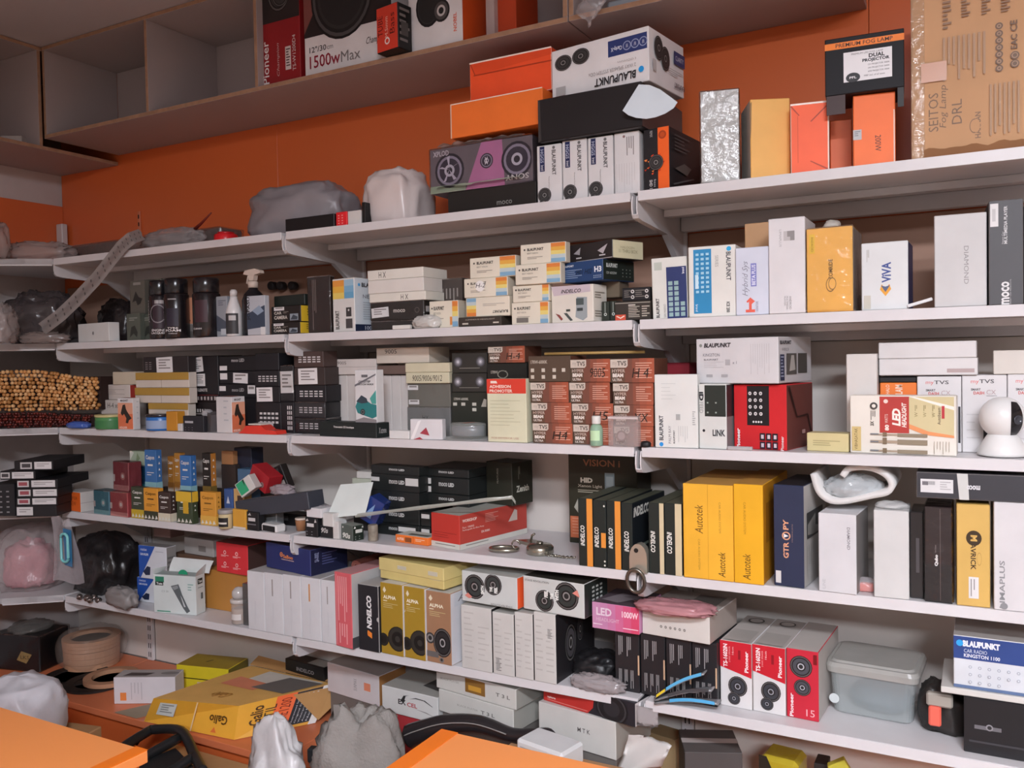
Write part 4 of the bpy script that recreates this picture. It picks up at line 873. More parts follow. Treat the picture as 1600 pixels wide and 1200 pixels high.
# ================================================================== middle tier
# beaded seat covers: rows of wooden beads laid over a folded mat
def beads(label, z0, h, path, rows, rb, cols, n, seed, depthw=.06, nest=0):
    e = empty('beaded_seat_cover', tuple(Vector((path[0][0], path[0][1], z0)))); tag(e, label, 'seat cover', 'folded beaded seat covers')
    rg = random.Random(seed); m = MB(); O = Vector((path[0][0], path[0][1], z0))
    ico = []
    t_ = (1+5**.5)/2
    iv = [Vector(v).normalized() for v in ((-1, t_, 0), (1, t_, 0), (-1, -t_, 0), (1, -t_, 0), (0, -1, t_), (0, 1, t_), (0, -1, -t_), (0, 1, -t_), (t_, 0, -1), (t_, 0, 1), (-t_, 0, -1), (-t_, 0, 1))]
    iff = [(0, 11, 5), (0, 5, 1), (0, 1, 7), (0, 7, 10), (0, 10, 11), (1, 5, 9), (5, 11, 4), (11, 10, 2), (10, 7, 6), (7, 1, 8), (3, 9, 4), (3, 4, 2), (3, 2, 6), (3, 6, 8), (3, 8, 9), (4, 9, 5), (2, 4, 11), (6, 2, 10), (8, 6, 7), (9, 8, 1)]
    seg = [(Vector(path[i]), Vector(path[i+1])) for i in range(len(path)-1)]
    L = [(b-a).length for a, b in seg]; tot = sum(L)
    def at(t):
        d = t*tot
        for (a, b), l in zip(seg, L):
            if d <= l: return a.lerp(b, d/l), (b-a).normalized()
            d -= l
        return seg[-1][1], (seg[-1][1]-seg[-1][0]).normalized()
    for r in range(rows):
        v = r/(rows-1)
        for i in range(n):
            t = (i+.5*(r % 2)+rg.uniform(-.2, .2))/n
            if not 0 <= t <= 1: continue
            p, d = at(t); nrm = Vector((d.y, -d.x))
            bul = .03*math.sin(math.pi*min(v*1.1, 1))+.006*rg.uniform(-1, 1)
            hh = h*(1.12-.30*t+.04*math.sin(t*9+seed))
            c = Vector((p.x, p.y, z0))+Vector((nrm.x, nrm.y, 0))*bul*(1)+Vector((0, 0, rb*1.05+(hh-2*rb)*v+rg.uniform(-.001, .001)))-O
            k = rb*rg.uniform(.9, 1.08)
            m.add([c+q*k for q in iv], iff, rg.choice(cols), True)
    tag(m.build('bead', e), kind='stuff')
    # dark mat inside
    q = MB(); pts = [at(t)[0] for t in [i/12 for i in range(13)]]
    prof = []
    for p in pts: prof.append((p.x-O.x, p.y-O.y))
    back = [(x, y+depthw) for x, y in reversed(prof)]
    q.prism(prof+back, .002, h*.8, M('#2a1712', .8), 'z').build('backing_mat', e)
    return e
HON = [M('#d9a468', .3, .5), M('#cb9258', .3, .5), M('#e0b27c', .3, .5), M('#b07a42', .35, .5)]
DRD = [M('#5e1f1a', .3, .5), M('#4a1714', .3, .5), M('#742a20', .3, .5)]
pth = [(-.24, -.20), (-.155, -.085), (-.04, -.012), (.06, .035), (.12, .075)]
beads('dark red beaded seat cover folded beneath the honey coloured one', T3+.0006, .052, [(x, y) for x, y in pth[:4]]+[(.10, .06)], 6, .0055, DRD, 46, 3)
beads('honey coloured wooden bead seat cover folded on the middle corner shelf', T3+.054, .138, pth, 11, .0076, HON, 34, 9)
# blue packet
bag('blue_packet', 'blue plastic packet lying at the edge before the dark red beads', 123, 662, .0, T3, (.045, .02, .022), M('#3f5fae', .2, .6, bump=.5), 51, .2, 2.4, cat='packet', rz=.1)
# small white and gold cartons
GD = '#b08c3f'; CW = '#cfc6bb'
s0 = B('bulb_box', 'white box with pen writing behind the green tin', (158, 196, 625, 660), z=T3, y=.09, dep=.08, col='#cfc8c2'); s0.t('front', 'H-4 xm', .28, .7, .8, .9, '#4a4038')
s1 = B('bulb_box', 'wide white box with a red end above the green tin', (150, 203, 601, 624), on=s0, y=.085, dep=.10, col='#d8d0ca', faces={'right': '#a83a30'}, rz=-8); s1.lines('front', .12, .3, .85, .7, 4, '#b9b0aa')
s2 = B('bulb_box', 'cream box on top of the white box with the red end', (176, 213, 581, 600), on=s1, y=.09, dep=.08, col='#c9bda8')
g = None; tops = []
for k, (q, yy) in enumerate((((233, 294, 650, 672), .05), ((232, 294, 630, 649), .045), ((211, 296, 606, 628), .042), ((212, 295, 582, 604), .046))):
    g = B('bulb_box', 'white box with a gold upper half in the gold stack, %s' % ('bottom one', 'second one up', 'third one up', 'topmost one')[k], q, z=T3 if g is None else None, on=g, y=yy, dep=.03, col=CW, group='white and gold boxes in a stack')
    g.r('front', 0, .52, 1, 1, GD).r('front', 0, .5, 1, .52, '#6d5a34').r('front', .49, 0, .5, .5, '#a89c8c')
    if k == 1: g.t('front', '6204', .55, .1, .85, .42, '#5a4a38')
dl = B('bulb_box', 'black box with a white sticker on top of the gold stack', (224, 294, 557, 581), on=g, y=.05, dep=.03, col='#2b2526'); dl.sticker('front', .30, -.02, .66, .96, 4, .03).dots('front', .05, .2, .22, .75, 2, 4, '#9a9290', .6, .3)
# figurine cartons
def figbox(label, q, rz, y_, flip):
    b = B('holder_carton', label, q, z=T3, y=y_, dep=.048, rz=rz, col='#d8d6d6', group='orange and white holder cartons')
    f = 'front' if not flip else 'right'
    b.r(f, .02, .02, .98, .80, '#d8754f').r(f, .02, .5, .98, .85, '#e0a184').p(f, [(.2, .52), (.34, .78), (.5, .80), (.55, .66), (.62, .58), (.9, .36), (.72, .30), (.66, .20), (.5, .22), (.56, .36), (.42, .5), (.3, .44)], '#2e2620').t(f, 'HOLDER', .1, .04, .6, .10, '#f0dcd0', 0, .03).t(f, 'MAGNET', .2, .89, .7, .95, '#4a4442', 0, .02)
    g = 'right' if not flip else 'front'
    b.lines(g, .5, .2, .8, .9, 4, '#b9bcc0', False, .2)
    b.p('top', [(.1, .1), (.9, .1), (.8, .9), (.2, .9)], '#b9695a')
    return b
figbox('orange-fronted holder carton standing between the green and blue tins', (184, 208, 622, 672), 3, .0, False)
figbox('white holder carton with its orange face turned aside near the red tray', (338, 362, 620, 676), -4, .0, True)
# tins
def tin(label, x0, x1, yt, col, top, band, y_=.014, z=T3, name='tin'):
    a = aty(x0, 665, y_); c = aty(x1, 665, y_); r = (c.x-a.x)/2*.97; h = aty((x0+x1)/2, yt, y_).z-z
    e = empty(name, ((a.x+c.x)/2, y_+r*.4, z+.0006)); tag(e, label, 'tin')
    MB().lathe([(r*.96, 0), (r, .002), (r, h*.80), (r*.98, h*.82)], M(col, .25, .6, bump=.15), 26).build('tin_body', e)
    MB().lathe([(r*.98, h*.82), (r*1.03, h*.84), (r*1.03, h*.98), (r*.97, h)], M(top, .25, .6), 26).build('lid', e)
    MB().sheet(lambda u, v: ((r+.0005)*math.sin(-.9+2.2*u), -(r+.0005)*math.cos(-.9+2.2*u), h*(.12+.5*v)), 12, 1, band).build('label', e)
    return e, r, h
tin('round green and gold tin at the shelf edge beside the blue packet', 150, 182, 648, '#4f8a55', '#c9bd86', '#3f7a48')
tin('blue tin with a black lid and pale picture label', 229, 260, 647, '#2f6fb8', '#25232a', '#8fa3c4')
b = B('small_box', 'amber yellow box standing beside the blue tin', (260, 277, 643, 673), z=T3, y=.012, dep=.03, col='#c98a2a')
b = B('small_box', 'small white box between the amber box and the dark folder', (277, 284, 662, 673), z=T3, y=.012, dep=.03, col='#cfcac6')
# black stack with icon row
k0 = B('alarm_carton', 'black alarm carton at the bottom of the dark stack behind the grey wedge', (296, 341, 628, 672), z=T3, y=.09, dep=.1, col='#221c1e'); k0.dots('front', .12, .62, .7, .74, 7, 1, '#d9d4d0', .5, 1).lines('front', .12, .5, .5, .58, 1, '#9a9290')
k1 = B('alarm_carton', 'black carton with a row of icons under the white lettering one', (296, 341, 617, 627), on=k0, y=.09, dep=.1, col='#241a1c'); k1.dots('front', .05, .25, .98, .75, 8, 1, '#b9b0ae', .5, 1).r('front', 0, .92, 1, 1, '#6a2a2c')
k2 = B('alarm_carton', 'black carton with white lettering below two white stickers', (295, 341, 556, 616), on=k1, y=.09, dep=.1, col='#1e1b1e'); k2.t('front', 'GLENOTE', .28, .08, .62, .16, '#c9c4c2', 0, .03).sticker('front', .04, .58, .50, .96, 5, .10).sticker('front', .12, .22, .56, .54, 5, .01, seed=4)
b = B('dark_folder', 'small dark box with white print at the edge behind the grey wedge', (286, 318, 650, 673), z=T3, y=.0, dep=.014, rz=-2, col='#26262c', cat='box'); b.r('front', .1, .55, .5, .68, '#b9b9bd').dots('front', .1, .1, .6, .4, 3, 2, '#8a8a90', .2, .25)
m = MB().prism([(-.045, .0), (.035, .0), (.04, .05), (.01, .058), (-.02, .030)], -.02, .02, M('#6f6a6c', .25, .6, met=.3), 'y')
p = aty(325, 660, .03); o = m.build('grey_wedge', None, (p.x, .044, T3+.0006), -.3); tag(o, 'shiny grey wedge shaped wrapped part before the dark stack', 'part')
MB().blob((.018, .015, .02), M('#c9c6c8', .12, .7, al=.6, bump=.6, var=0), 5, .3, 2.4, 20, 12, -.6, 1, T=TR(.0, -.012, .045)).build('clear_wrap', o)
# black LED boxes with stickers
L0 = B('led_carton', 'black carton low in the dark wall of boxes behind the white holder carton', (346, 401, 622, 660), z=T3, y=.09, dep=.1, col='#1c1a1e')
L1 = B('led_carton', 'black carton with faint grey lettering and three small stickers', (343, 400, 600, 621), on=L0, y=.09, dep=.1, col='#1a191d'); L1.t('front', 'moco LED', .35, .45, .68, .7, '#a8a4a4', 0, .03).sticker('front', .0, .5, .18, .85, 0).sticker('front', .78, .3, .98, .9, 1)
L2 = B('led_carton', 'black carton with a white barcode sticker in the dark wall of boxes', (343, 400, 580, 599), on=L1, y=.09, dep=.1, col='#1b1a1e'); L2.sticker('front', .38, .05, .78, .85, 2, -.05).sticker('front', .02, .35, .22, .85, 0)
L3 = B('led_carton', 'black carton with pale lettering topping the dark wall of boxes', (342, 401, 556, 579), on=L2, y=.09, dep=.1, col='#19181b'); L3.t('front', 'moco LED', .34, .6, .68, .82, '#b5b1b1', 0, .03).sticker('front', .02, .05, .22, .35, 0)
def dotbox(label, q, on=None, z=None, y_=.03, vert=False, st=None, col='#1e1d21', wrap=False, dots=True, dep=.09):
    b = B('bulb_box', label, q, on=on, z=z, y=y_, dep=dep, col=col, group='black boxes with rows of white print')
    if dots:
        if vert: b.dots('front', .5, .1, .92, .92, 3, 5, '#d2cfcf', .55, .7)
        else: b.dots('front', .16, .30, .95, .74, 5, 3, '#d2cfcf', .7, .5)
    if st: b.sticker('front', *st, 4, .02)
    if wrap: b.wrap(.001)
    return b
A0 = dotbox('black dotted box behind the red tray with a small pale tag', (401, 440, 629, 672), z=T3, y_=.058); A0.r('front', .1, .12, .7, .34, '#c4c1c0', 'sticker')
A1 = dotbox('black box with a square white sticker above the red tray', (400, 437, 604, 628), on=A0, y_=.058, st=(.03, .05, .70, .95), dots=False)
A2 = dotbox('black dotted box second from the top behind the upright white sticker', (398, 437, 579, 603), on=A1, y_=.058)
A3 = dotbox('plain black box topping the column behind the upright white sticker', (400, 438, 552, 578), on=A2, y_=.058, dots=False)
U0 = dotbox('narrow black box with upright dotted columns behind the shelf joint', (439, 459, 628, 672), z=T3, y_=.058, vert=True)
U1 = dotbox('narrow black box with an upright white sticker', (438, 459, 571, 627), on=U0, y_=.058, st=(.03, .24, .97, .84), dots=False, wrap=True)
C0 = dotbox('wrapped black dotted box at the bottom beside the flat black audio carton', (460, 509, 653, 680), z=T3, y_=.058, wrap=True)
C1 = dotbox('wrapped black dotted box second from the bottom of its column', (460, 508, 628, 652), on=C0, y_=.058, wrap=True, col='#2a292d')
C2 = dotbox('black dotted box in the middle of the column by the white bulb boxes', (460, 508, 602, 627), on=C1, y_=.058)
C3 = dotbox('dark brown box with a square white sticker in the column by the white bulb boxes', (459, 507, 574, 601), on=C2, y_=.058, st=(.14, .05, .76, .95), dots=False, col='#3a302e')
C4 = dotbox('dark brown dotted box topping the column by the white bulb boxes', (459, 505, 549, 573), on=C3, y_=.058, col='#4a3a36')
# red tray
e = empty('red_tray', tuple(aty(410, 676, .012))); e.location = (aty(410, 676, .02).x, .022, T3+.0006); tag(e, 'flat bright red plastic tray with a white sheet at the edge', 'tray')
MB().prism([(-.075, 0), (.07, 0), (.066, .010), (.03, .012), (.012, .024), (-.045, .022), (-.06, .008)], -.02, .02, M('#dc3b2b', .3), 'y').build('tray_body', e)
MB().box((-.04, -.016, .0242), (.008, .018, .028), M('#d6d0c6', .5), .001).build('paper_sheet', e)
# flat black audio carton
fb = B('audio_carton', 'flat black carton with small white lettering at the edge', (499, 588, 660, 682), z=T3, y=-.004, dep=.05, rz=-5, col='#1e2524'); fb.t('front', 'True-sonic CD boutique', .26, .56, .62, .74, '#d5d3d0', 0, .04).t('right', 'X xtreme', .2, .3, .75, .7, '#c4c2c0').r('front', 0, .46, 1, .48, '#0f1212')
wx = B('wax_carton', 'white carton printed with a green sports car standing on the flat black carton', (555, 588, 578, 659), on=fb, y=.004, dep=.03, rz=-4, col='#dadada')
wx.p('front', [(0, .3), (.12, .42), (.4, .46), (.75, .36), (1, .34), (1, .12), (.8, .08), (.1, .18)], '#2f7f80').p('front', [(.05, .40), (.3, .52), (.55, .46), (.6, .38), (.3, .36)], '#3a4650').disc('front', .35, .2, .008, [(1, '#1d2022'), (.7, '#6a6f70'), (.4, '#2a2d2e')]).t('front', 'ONESTEP', .18, .76, .75, .80, '#2a2a2d', 0, .03).t('front', 'MATCH WAX', .1, .71, .9, .745, '#2a2a2d', 0, .03).r('front', .33, .86, .62, .91, '#6a6a6d').p('front', [(0, .72), (1, .93), (1, .9), (0, .68)], '#77777c').p('front', [(.7, .46), (1, .62), (1, .36), (.8, .36)], '#4fa39a').p('front', [(0, 0), (1, 0), (1, .06), (.4, .1), (0, .04)], '#8a8688')
# white bulb boxes behind
for k, (xa, xb) in enumerate(((510, 520), (520, 530), (530, 543), (543, 556), (588, 598), (598, 612), (612, 626), (626, 638))):
    b = B('slim_box', 'narrow white box standing on end, %s' % ('first beside the black dotted boxes', 'second beside the black dotted boxes', 'third beside the black dotted boxes', 'fourth beside the black dotted boxes', 'first past the wax carton', 'second past the wax carton', 'third past the wax carton', 'fourth past the wax carton')[k],
          (xa, xb, 586, 670), z=T3, y=.125, dep=.1, col=('#b9b5ae' if k == 0 else '#d2ccc8'), group='narrow white boxes on end')
    if k == 1: b.t('front', 'H X', .2, .2, .7, .5, '#5a5450', 90)
zt = max(q_.z1 for q_ in ALL[-8:])
h1 = B('bulb_box', 'white box with faint pen marks lying on the upright narrow boxes', (511, 588, 561, 585), z=zt, y=.118, dep=.1, col='#d3cbc6'); h1.t('front', '9005', .22, .66, .4, .86, '#5f5650').r('front', 0, .48, 1, .50, '#a39b96')
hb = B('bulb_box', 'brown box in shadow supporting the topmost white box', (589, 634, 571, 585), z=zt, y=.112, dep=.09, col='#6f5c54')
t0 = B('wrapped_carton', 'grey film wrapped carton at the bottom behind the blister pack', (638, 705, 636, 690), z=T3, y=.10, dep=.09, col='#7d7d7c'); t0.t('front', 'HX', .36, .55, .5, .7, '#33302e'); t0.wrap()
t1 = B('wrapped_carton', 'grey film wrapped carton with a pale tag above the blister pack', (638, 704, 599, 635), on=t0, y=.10, dep=.09, col='#74726a'); t1.sticker('front', .0, .72, .25, .92, 1).sticker('front', .02, .1, .27, .3, 1); t1.wrap(.0016)
t2 = B('bulb_box', 'cream box with three pen numbers below a plain cream box', (634, 706, 582, 598), on=t1, y=.09, dep=.1, rz=0, col='#d0caae'); t2.t('front', '9005/9006/9012', .16, .2, .84, .75, '#35302a', 0, 0, .15)
t3 = B('bulb_box', 'plain cream box topping the film wrapped cartons', (633, 706, 567, 581), on=t2, y=.09, dep=.1, rz=0, col='#cfc8ac')
h2 = B('bulb_box', 'white box marked with pen digits at the very top of the white boxes', (588, 670, 543, 570), z=max(hb.z1, t3.z1), y=.105, dep=.1, col='#cfc5b8'); h2.t('front', '9005', .17, .62, .40, .90, '#3a3430')
# dark lens boxes
i0 = B('led_carton', 'dark carton with a row of tick squares and a brushed mark behind the blister pack', (704, 761, 613, 690), z=T3, y=.10, dep=.1, col='#2e3029')
i0.t('front', '170W-6000K', .08, .82, .48, .88, '#b9b6aa', 0, .03)
for u in (.05, .28, .58): i0.r('front', u, .70, u+.11, .77, '#c9c6ba', 'icon_print')
i0.p('front', [(.82, .68), (.9, .86), (.97, .84), (.96, .68)], '#b5b2a6').r('front', .58, .58, .69, .65, '#c9c6ba')
def lens(label, q, on, y_):
    b = B('led_carton', label, q, on=on, y=y_, dep=.1, col='#35332f', group='dark cartons with glowing lens prints')
    for u in (.18, .82): b.disc('front', u, .55, .013, [(1, '#4d4c50'), (.75, '#77767c'), (.45, '#a9a8b0'), (.2, '#d5d4da')])
    return b.r('front', .22, .22, .8, .25, '#8a8880')
i1 = lens('dark carton with two glowing lens prints, lower of the pair', (706, 760, 583, 612), i0, .10); i2 = lens('dark carton with two glowing lens prints, upper of the pair', (706, 761, 551, 582), i1, .10)
ad = B('adhesion_carton', 'tall cream carton with a red lettered top panel', (762, 823, 592, 692), z=T3, y=.004, dep=.05, rz=0, col='#d6d5b8')
ad.r('front', 0, .77, 1, 1, '#d5402f').t('front', 'ADHESION', .07, .855, .62, .905, '#f0d9cc', 0, .03).t('front', 'PROMOTER', .07, .785, .66, .835, '#f0d9cc', 0, .03).p('front', [(.1, .93), (.28, .93), (.25, .97), (.1, .97)], '#f0d9cc').lines('front', .08, .22, .85, .66, 8, '#bdbb9c', False, .15).t('front', 'FOR EXTERIOR USE', .1, .05, .8, .08, '#b98a78')
j0 = B('led_carton', 'black carton showing above the tall cream carton with a white cable print', (762, 824, 567, 690), z=T3, y=.075, dep=.09, col='#22211d'); j0.t('front', '170W-6000K', .1, .86, .5, .90, '#a8a498', 0, .03).disc('front', .4, .85, .010, [(1, '#8a887c'), (.8, '#22211d')], 1.5)
# brown and orange beam boxes
BM = ['#554538', '#634636', '#74483a', '#874c3a', '#9a523c', '#a5553c']
def beam(label, q, on=None, z=None, y_=.016, pen=None, cols=BM, icons=False, rz=0.):
    b = B('led_carton', label, q, on=on, z=z, y=y_, dep=.09, rz=rz, col=cols[0], group='brown and orange headlight bulb boxes', faces={'right': '#6d4334'})
    if icons:
        b.t('front', '170W-6000K', .06, .70, .46, .84, '#b9aea0', 0, .03)
        for u in (.06, .32, .58, .80):
            for v in (.38, .12):
                if not (u > .7 and v < .2): b.r('front', u, v, u+.08, v+.14, '#c9c0b2', 'icon_print')
        return b
    n = len(cols)
    for i, c in enumerate(cols): b.r('front', i/n, 0, (i+1)/n, 1, c, 'colour_print')
    b.p('front', [(0, .62), (.36, .62), (.40, .70), (.40, .97), (0, .97)], '#cbbfb2', 'tag_print').t('front', 'my', .05, .68, .15, .86, '#a89a90', 0, 0).t('front', 'TVS', .16, .70, .37, .90, '#4a403a', 0, .02)
    b.t('front', 'HYPER', .04, .42, .34, .56, '#c9b5a8', 0, .01).t('front', 'BEAM', .05, .22, .30, .38, '#e6dcd2', 0, .06).t('front', 'ULTRA', .05, .06, .27, .17, '#d9cdc2', 0, .03)
    b.lines('front', .58, .12, .95, .82, 7, '#d8a692', False, .35, seed=int(q[0]))
    if pen: b.t('front', pen, .5, .2, .88, .6, '#2a211c', 0, 0, .15)
    return b
jt = beam('brown beam box lying on the black carton with the cable print', (763, 820, 541, 566), on=j0, y_=.07, pen='H-4')
col1 = beam('brown beam box at the bottom of the stack next to the tall cream carton', (833, 895, 661, 695), z=T3, pen='H4')
c12 = beam('brown beam box second from the bottom next to the tall cream carton', (832, 894, 629, 660), on=col1)
c13 = beam('brown beam box third from the bottom next to the tall cream carton', (829, 892, 597, 628), on=c12)
c14 = beam('dark brown box with tick squares topping the beam boxes by the cream carton', (826, 892, 556, 596), on=c13, icons=True)
col2 = beam('brown beam box at the bottom behind the little cleaner bottle', (896, 958, 663, 697), z=T3, y_=.018)
c22 = beam('brown beam box behind the cap of the little cleaner bottle', (893, 957, 630, 662), on=col2, y_=.018, pen='H5')
c23 = beam('brown beam box third from the bottom above the cleaner bottle', (890, 953, 597, 629), on=c22, y_=.018)
c24 = beam('brown beam box with scribbled digits topping the middle stack of beam boxes', (893, 955, 561, 596), on=c23, y_=.014, pen='9005')
col3 = beam('brown beam box at the bottom behind the clear plastic case', (960, 1021, 666, 701), z=T3, y_=.016)
c32 = beam('brown beam box with pen crosses above the clear plastic case', (960, 1021, 633, 665), on=col3, y_=.016, pen='XX')
c33 = beam('brown beam box third from the bottom beside the upright white stereo carton', (958, 1021, 598, 632), on=c32, y_=.016)
c34 = beam('brown beam box with pen mark topping the stack by the upright white stereo carton', (953, 1023, 560, 597), on=c33, y_=.012, pen='H 4')
zt = max(c24.z1, c34.z1, c14.z1)
for k in range(2):
    a = aty(857, 547+4*k, .05); c = aty(1012, 556+5*k, .09)
    m = MB().tube([(0, 0, 0), (c.x-a.x, .03, 0)], .0035, M('#b8955a', .4))
    tag(m.build('wooden_rod', None, (a.x, .03+.012*k, zt+.0045)), 'thin wooden rod lying on the brown beam boxes', 'rod', 'thin wooden rods')
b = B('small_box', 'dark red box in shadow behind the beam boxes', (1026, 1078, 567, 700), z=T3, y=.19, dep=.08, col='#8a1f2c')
# cleaner bottle
e = lathething('bottle', 'little clear bottle with a white cap and green liquid before the beam boxes', 'bottle', 929, .0, T3, [
    ('bottle_body', [(.0130, 0), (.0145, .002), (.0145, .036), (.012, .044), (.008, .048)], M('#9fc3a8', .1, .6, al=.75, var=0)), ('liquid', [(.0125, .0012), (.0135, .003), (.0135, .012)], M('#3f9a6a', .2)), ('cap', [(.0095, .0482), (.010, .050), (.010, .064), (.009, .066)], M('#dcdad4', .4))])
MB().sheet(lambda u, v: (.0149*math.sin(-.7+1.6*u), -.0149*math.cos(-.7+1.6*u), .012+.022*v), 8, 1, '#bfe0b4').build('label', e)
# clear case
b = B('clear_case', 'clear plastic case of small parts at the shelf joint', (950, 997, 650, 699), z=T3, y=-.006, dep=.018, col=M('#c9bcb9', .1, .8, al=.3, bump=.3, var=0), cat='case')
b.disc('front', .45, .35, .012, [(1, '#8a7c7a'), (.7, '#a39593')]).r('front', 0, .9, 1, .97, '#c9bcba')
bag('rubber_lump', 'small black rubber lump at the shelf joint below the beam boxes', 1009, 697, .004, T3, (.011, .010, .013), M('#1d1c1e', .5), 61, .25, 1.5, cat='lump', nu=20, nv=12)
ups = B('stereo_carton', 'upright white stereo carton with a blue dot and vertical lettering', (1022, 1089, 585, 703), z=T3, y=.004, dep=.025, rz=2, col='#d9dad6')
ups.t('front', 'BLAUPUNKT', .10, .10, .20, .44, '#33333a', 90, .03).disc('front', .15, .045, .0045, [(1, '#2a8fd8')]).t('front', 'PALM BAY', .32, .06, .38, .30, '#77777c', 90).t('front', 'BLAUPUNKT', .43, .06, .47, .24, '#4a4a50', 90, .02).lines('front', .55, .08, .8, .3, 5, '#c0c2c0', True, .3).lines('front', .16, .62, .5, .88, 5, '#c9cbc8', False, .2).r('front', .50, .38, .60, .46, '#a8aaa8').lines('front', .88, .3, .95, .5, 7, '#a3a5a3')
# blister pack with a round coil
p = aty(715, 672, .0); e = empty('blister_pack', (p.x, .048, T3+.0006), .15); e.scale = (1, .68, 1); tag(e, 'clear blister pack holding a round coil at the shelf edge', 'blister pack')
CL = M('#cfd2cc', .1, .8, al=.24, bump=.25, var=0)
MB().lathe([(.066, 0), (.067, .002), (.060, .006), (.047, .008), (.0475, .036), (.044, .040), (0, .041)], CL, 36).build('blister', e)
MB().lathe([(.028, .009), (.043, .010), (.043, .033), (.028, .034)], M('#6a6d74', .25, .6), 36).build('coil', e)
MB().add([(-.04, -.02, .0412), (.0, -.044, .0412), (.042, -.012, .0412), (.01, .012, .0412)], [(0, 1, 2, 3)], '#dedcd6').add([(-.01, -.036, .0416), (.006, -.04, .0416), (.022, -.0, .0416), (.01, .006, .0416)], [(0, 1, 2, 3)], '#d98a7c').build('insert_card', e)
b = B('leaflet', 'white folded leaflet with red marks lying before the film wrapped cartons', (640, 690, 655, 687), z=T3, y=.0, dep=.02, rz=6, col='#d8d6d8', cat='leaflet'); b.p('front', [(.3, .3), (.5, .6), (.6, .2)], '#a8404c').p('front', [(.1, .0), (.3, .12), (.4, 0)], '#a8404c').p('front', [(0, .0), (.25, .9), (.35, .95), (.1, 0)], '#f0eeee')
b = B('small_box', 'low white box at the edge beside the flat black carton', (609, 640, 673, 688), z=T3, y=-.002, dep=.02, col='#dcdcda')
# ------------------------------------------------------------------ end bay, middle tier
rp = B('stereo_carton', 'red stereo carton with a black grid of round icons', (1140, 1229, 601, 706), z=T3, y=.02, dep=.15, rz=-10, col='#c8242a', faces={'right': '#6a3a34'})  # right face takes a dark brownish red, its shade put into the colour
rp.r('front', .26, .37, .68, .98, '#1b191c')
for i in range(3):
    for j in range(4): rp.disc('front', .32+.105*i, .55+.105*j, .0036, [(1, '#dcd8d8'), (.5, '#7a7676')], part='icon_print')
for i in range(4): rp.disc('front', .39+.05*i, .425, .0022, [(1, '#dcd8d8')], part='dot_print')
rp.t('front', 'Pioneer', .06, .0, .13, .32, '#f0e6e6', 90, .03).t('front', 'Pioneer', .90, .0, .955, .22, '#f0d6d6', 90, .02)
for i in range(3):
    for j in range(2): rp.r('front', .51+.12*i, .015+.13*j, .61+.12*i, .125+.13*j, ('#2b1a2a', '#1d1a24')[j], 'feature_print').r('front', .535+.12*i, .04+.13*j, .585+.12*i, .10+.13*j, '#c9bcc4', 'feature_print')
rp.p('right', [(0.02, .95), (.3, .5), (.34, .5), (.06, .98)], '#2c1614', 'seam_print').p('right', [(.3, .5), (.7, .52), (.7, .5), (.3, .48)], '#2c1614', 'seam_print').p('right', [(.7, .52), (.86, .2), (.9, .2), (.74, .52)], '#2c1614', 'seam_print').r('right', .5, .22, .62, .28, '#b9908a')
bw = B('stereo_carton', 'white and black stereo carton half hidden by the red one', (1091, 1134, 600, 704), z=T3, y=.006, dep=.09, rz=-6, col='#d2d4d0', faces={'right': '#77797a'})
bw.r('front', .22, .5, .98, .98, '#2a302b').t('front', 'iD', .02, .74, .18, .88, '#22242a', 270, .05).t('front', 'FEED', .03, .55, .16, .72, '#8a8c8a', 270).disc('front', .18, .28, .003, [(1, '#22242a')]).r('right', .0, .5, 1, .98, '#26262a').t('front', 'LINK', .5, .2, .95, .3, '#33353a', 0, .03).dots('front', .3, .55, .9, .85, 2, 2, '#9aa59c', .2, .15)
b = B('cable_bundle', 'clear glinting bundle of cable at the edge before the red stereo carton', (1136, 1175, 699, 706), z=T3, y=-.002, dep=.010, col=M('#c9c9cc', .15, .7, met=.4, bump=.8), cat='cable', c=.003)
kg = B('stereo_carton', 'white stereo carton with black lettering lying across the red one', (1088, 1216, 528, 597), z=max(rp.z1, bw.z1), y=.004, dep=.17, rz=-12, col='#cfcdce', faces={'right': '#b9b5b6'})
kg.t('front', 'BLAUPUNKT', .10, .80, .44, .90, '#3a3436', 0, .05, .2).disc('front', .06, .85, .0035, [(1, '#8a8e88')]).t('front', 'KINGSTON', .09, .60, .30, .67, '#77737a', 0).t('front', 'BLAUPUNKT', .10, .51, .28, .55, '#6a666c', 0, .02).lines('front', .10, .32, .35, .48, 4, '#b3b1b3', False, .2).r('front', .37, .40, .43, .53, '#b0aeb0').t('front', 'x 1', .46, .43, .51, .49, '#77757a').r('front', .13, .14, .21, .2, '#a8a6a8').r('front', .32, .14, .40, .2, '#a8a6a8').lines('front', .68, .2, .92, .86, 9, '#bdb9ba', True, .2)
kg.r('right', .04, .06, .16, .62, '#2b2f48').lines('right', .06, .1, .14, .58, 7, '#8f93a8').r('right', .22, .18, .52, .64, '#55504c').p('right', [(.3, .25), (.36, .6), (.44, .6), (.48, .28)], '#a8a29c').r('right', .56, .2, .84, .64, '#4a4642').t('right', 'BLAUPUNKT', .04, .84, .36, .92, '#3a383c', 0, .04).t('right', '1023', .1, .70, .28, .76, '#77757a')
b = B('small_box', 'low cream box lying beside the red stereo carton', (1262, 1327, 677, 707), z=T3, y=.03, dep=.07, rz=-6, col='#cdbf8e'); b.lines('front', .15, .25, .8, .6, 3, '#a89c70')
wt = B('led_carton', 'tall plain white carton behind the cream headlight carton', (1325, 1373, 553, 710), z=T3, y=.075, dep=.09, col='#d0cbc6'); wt.t('front', 'CF', .5, .38, .62, .43, '#4a4644', 90)
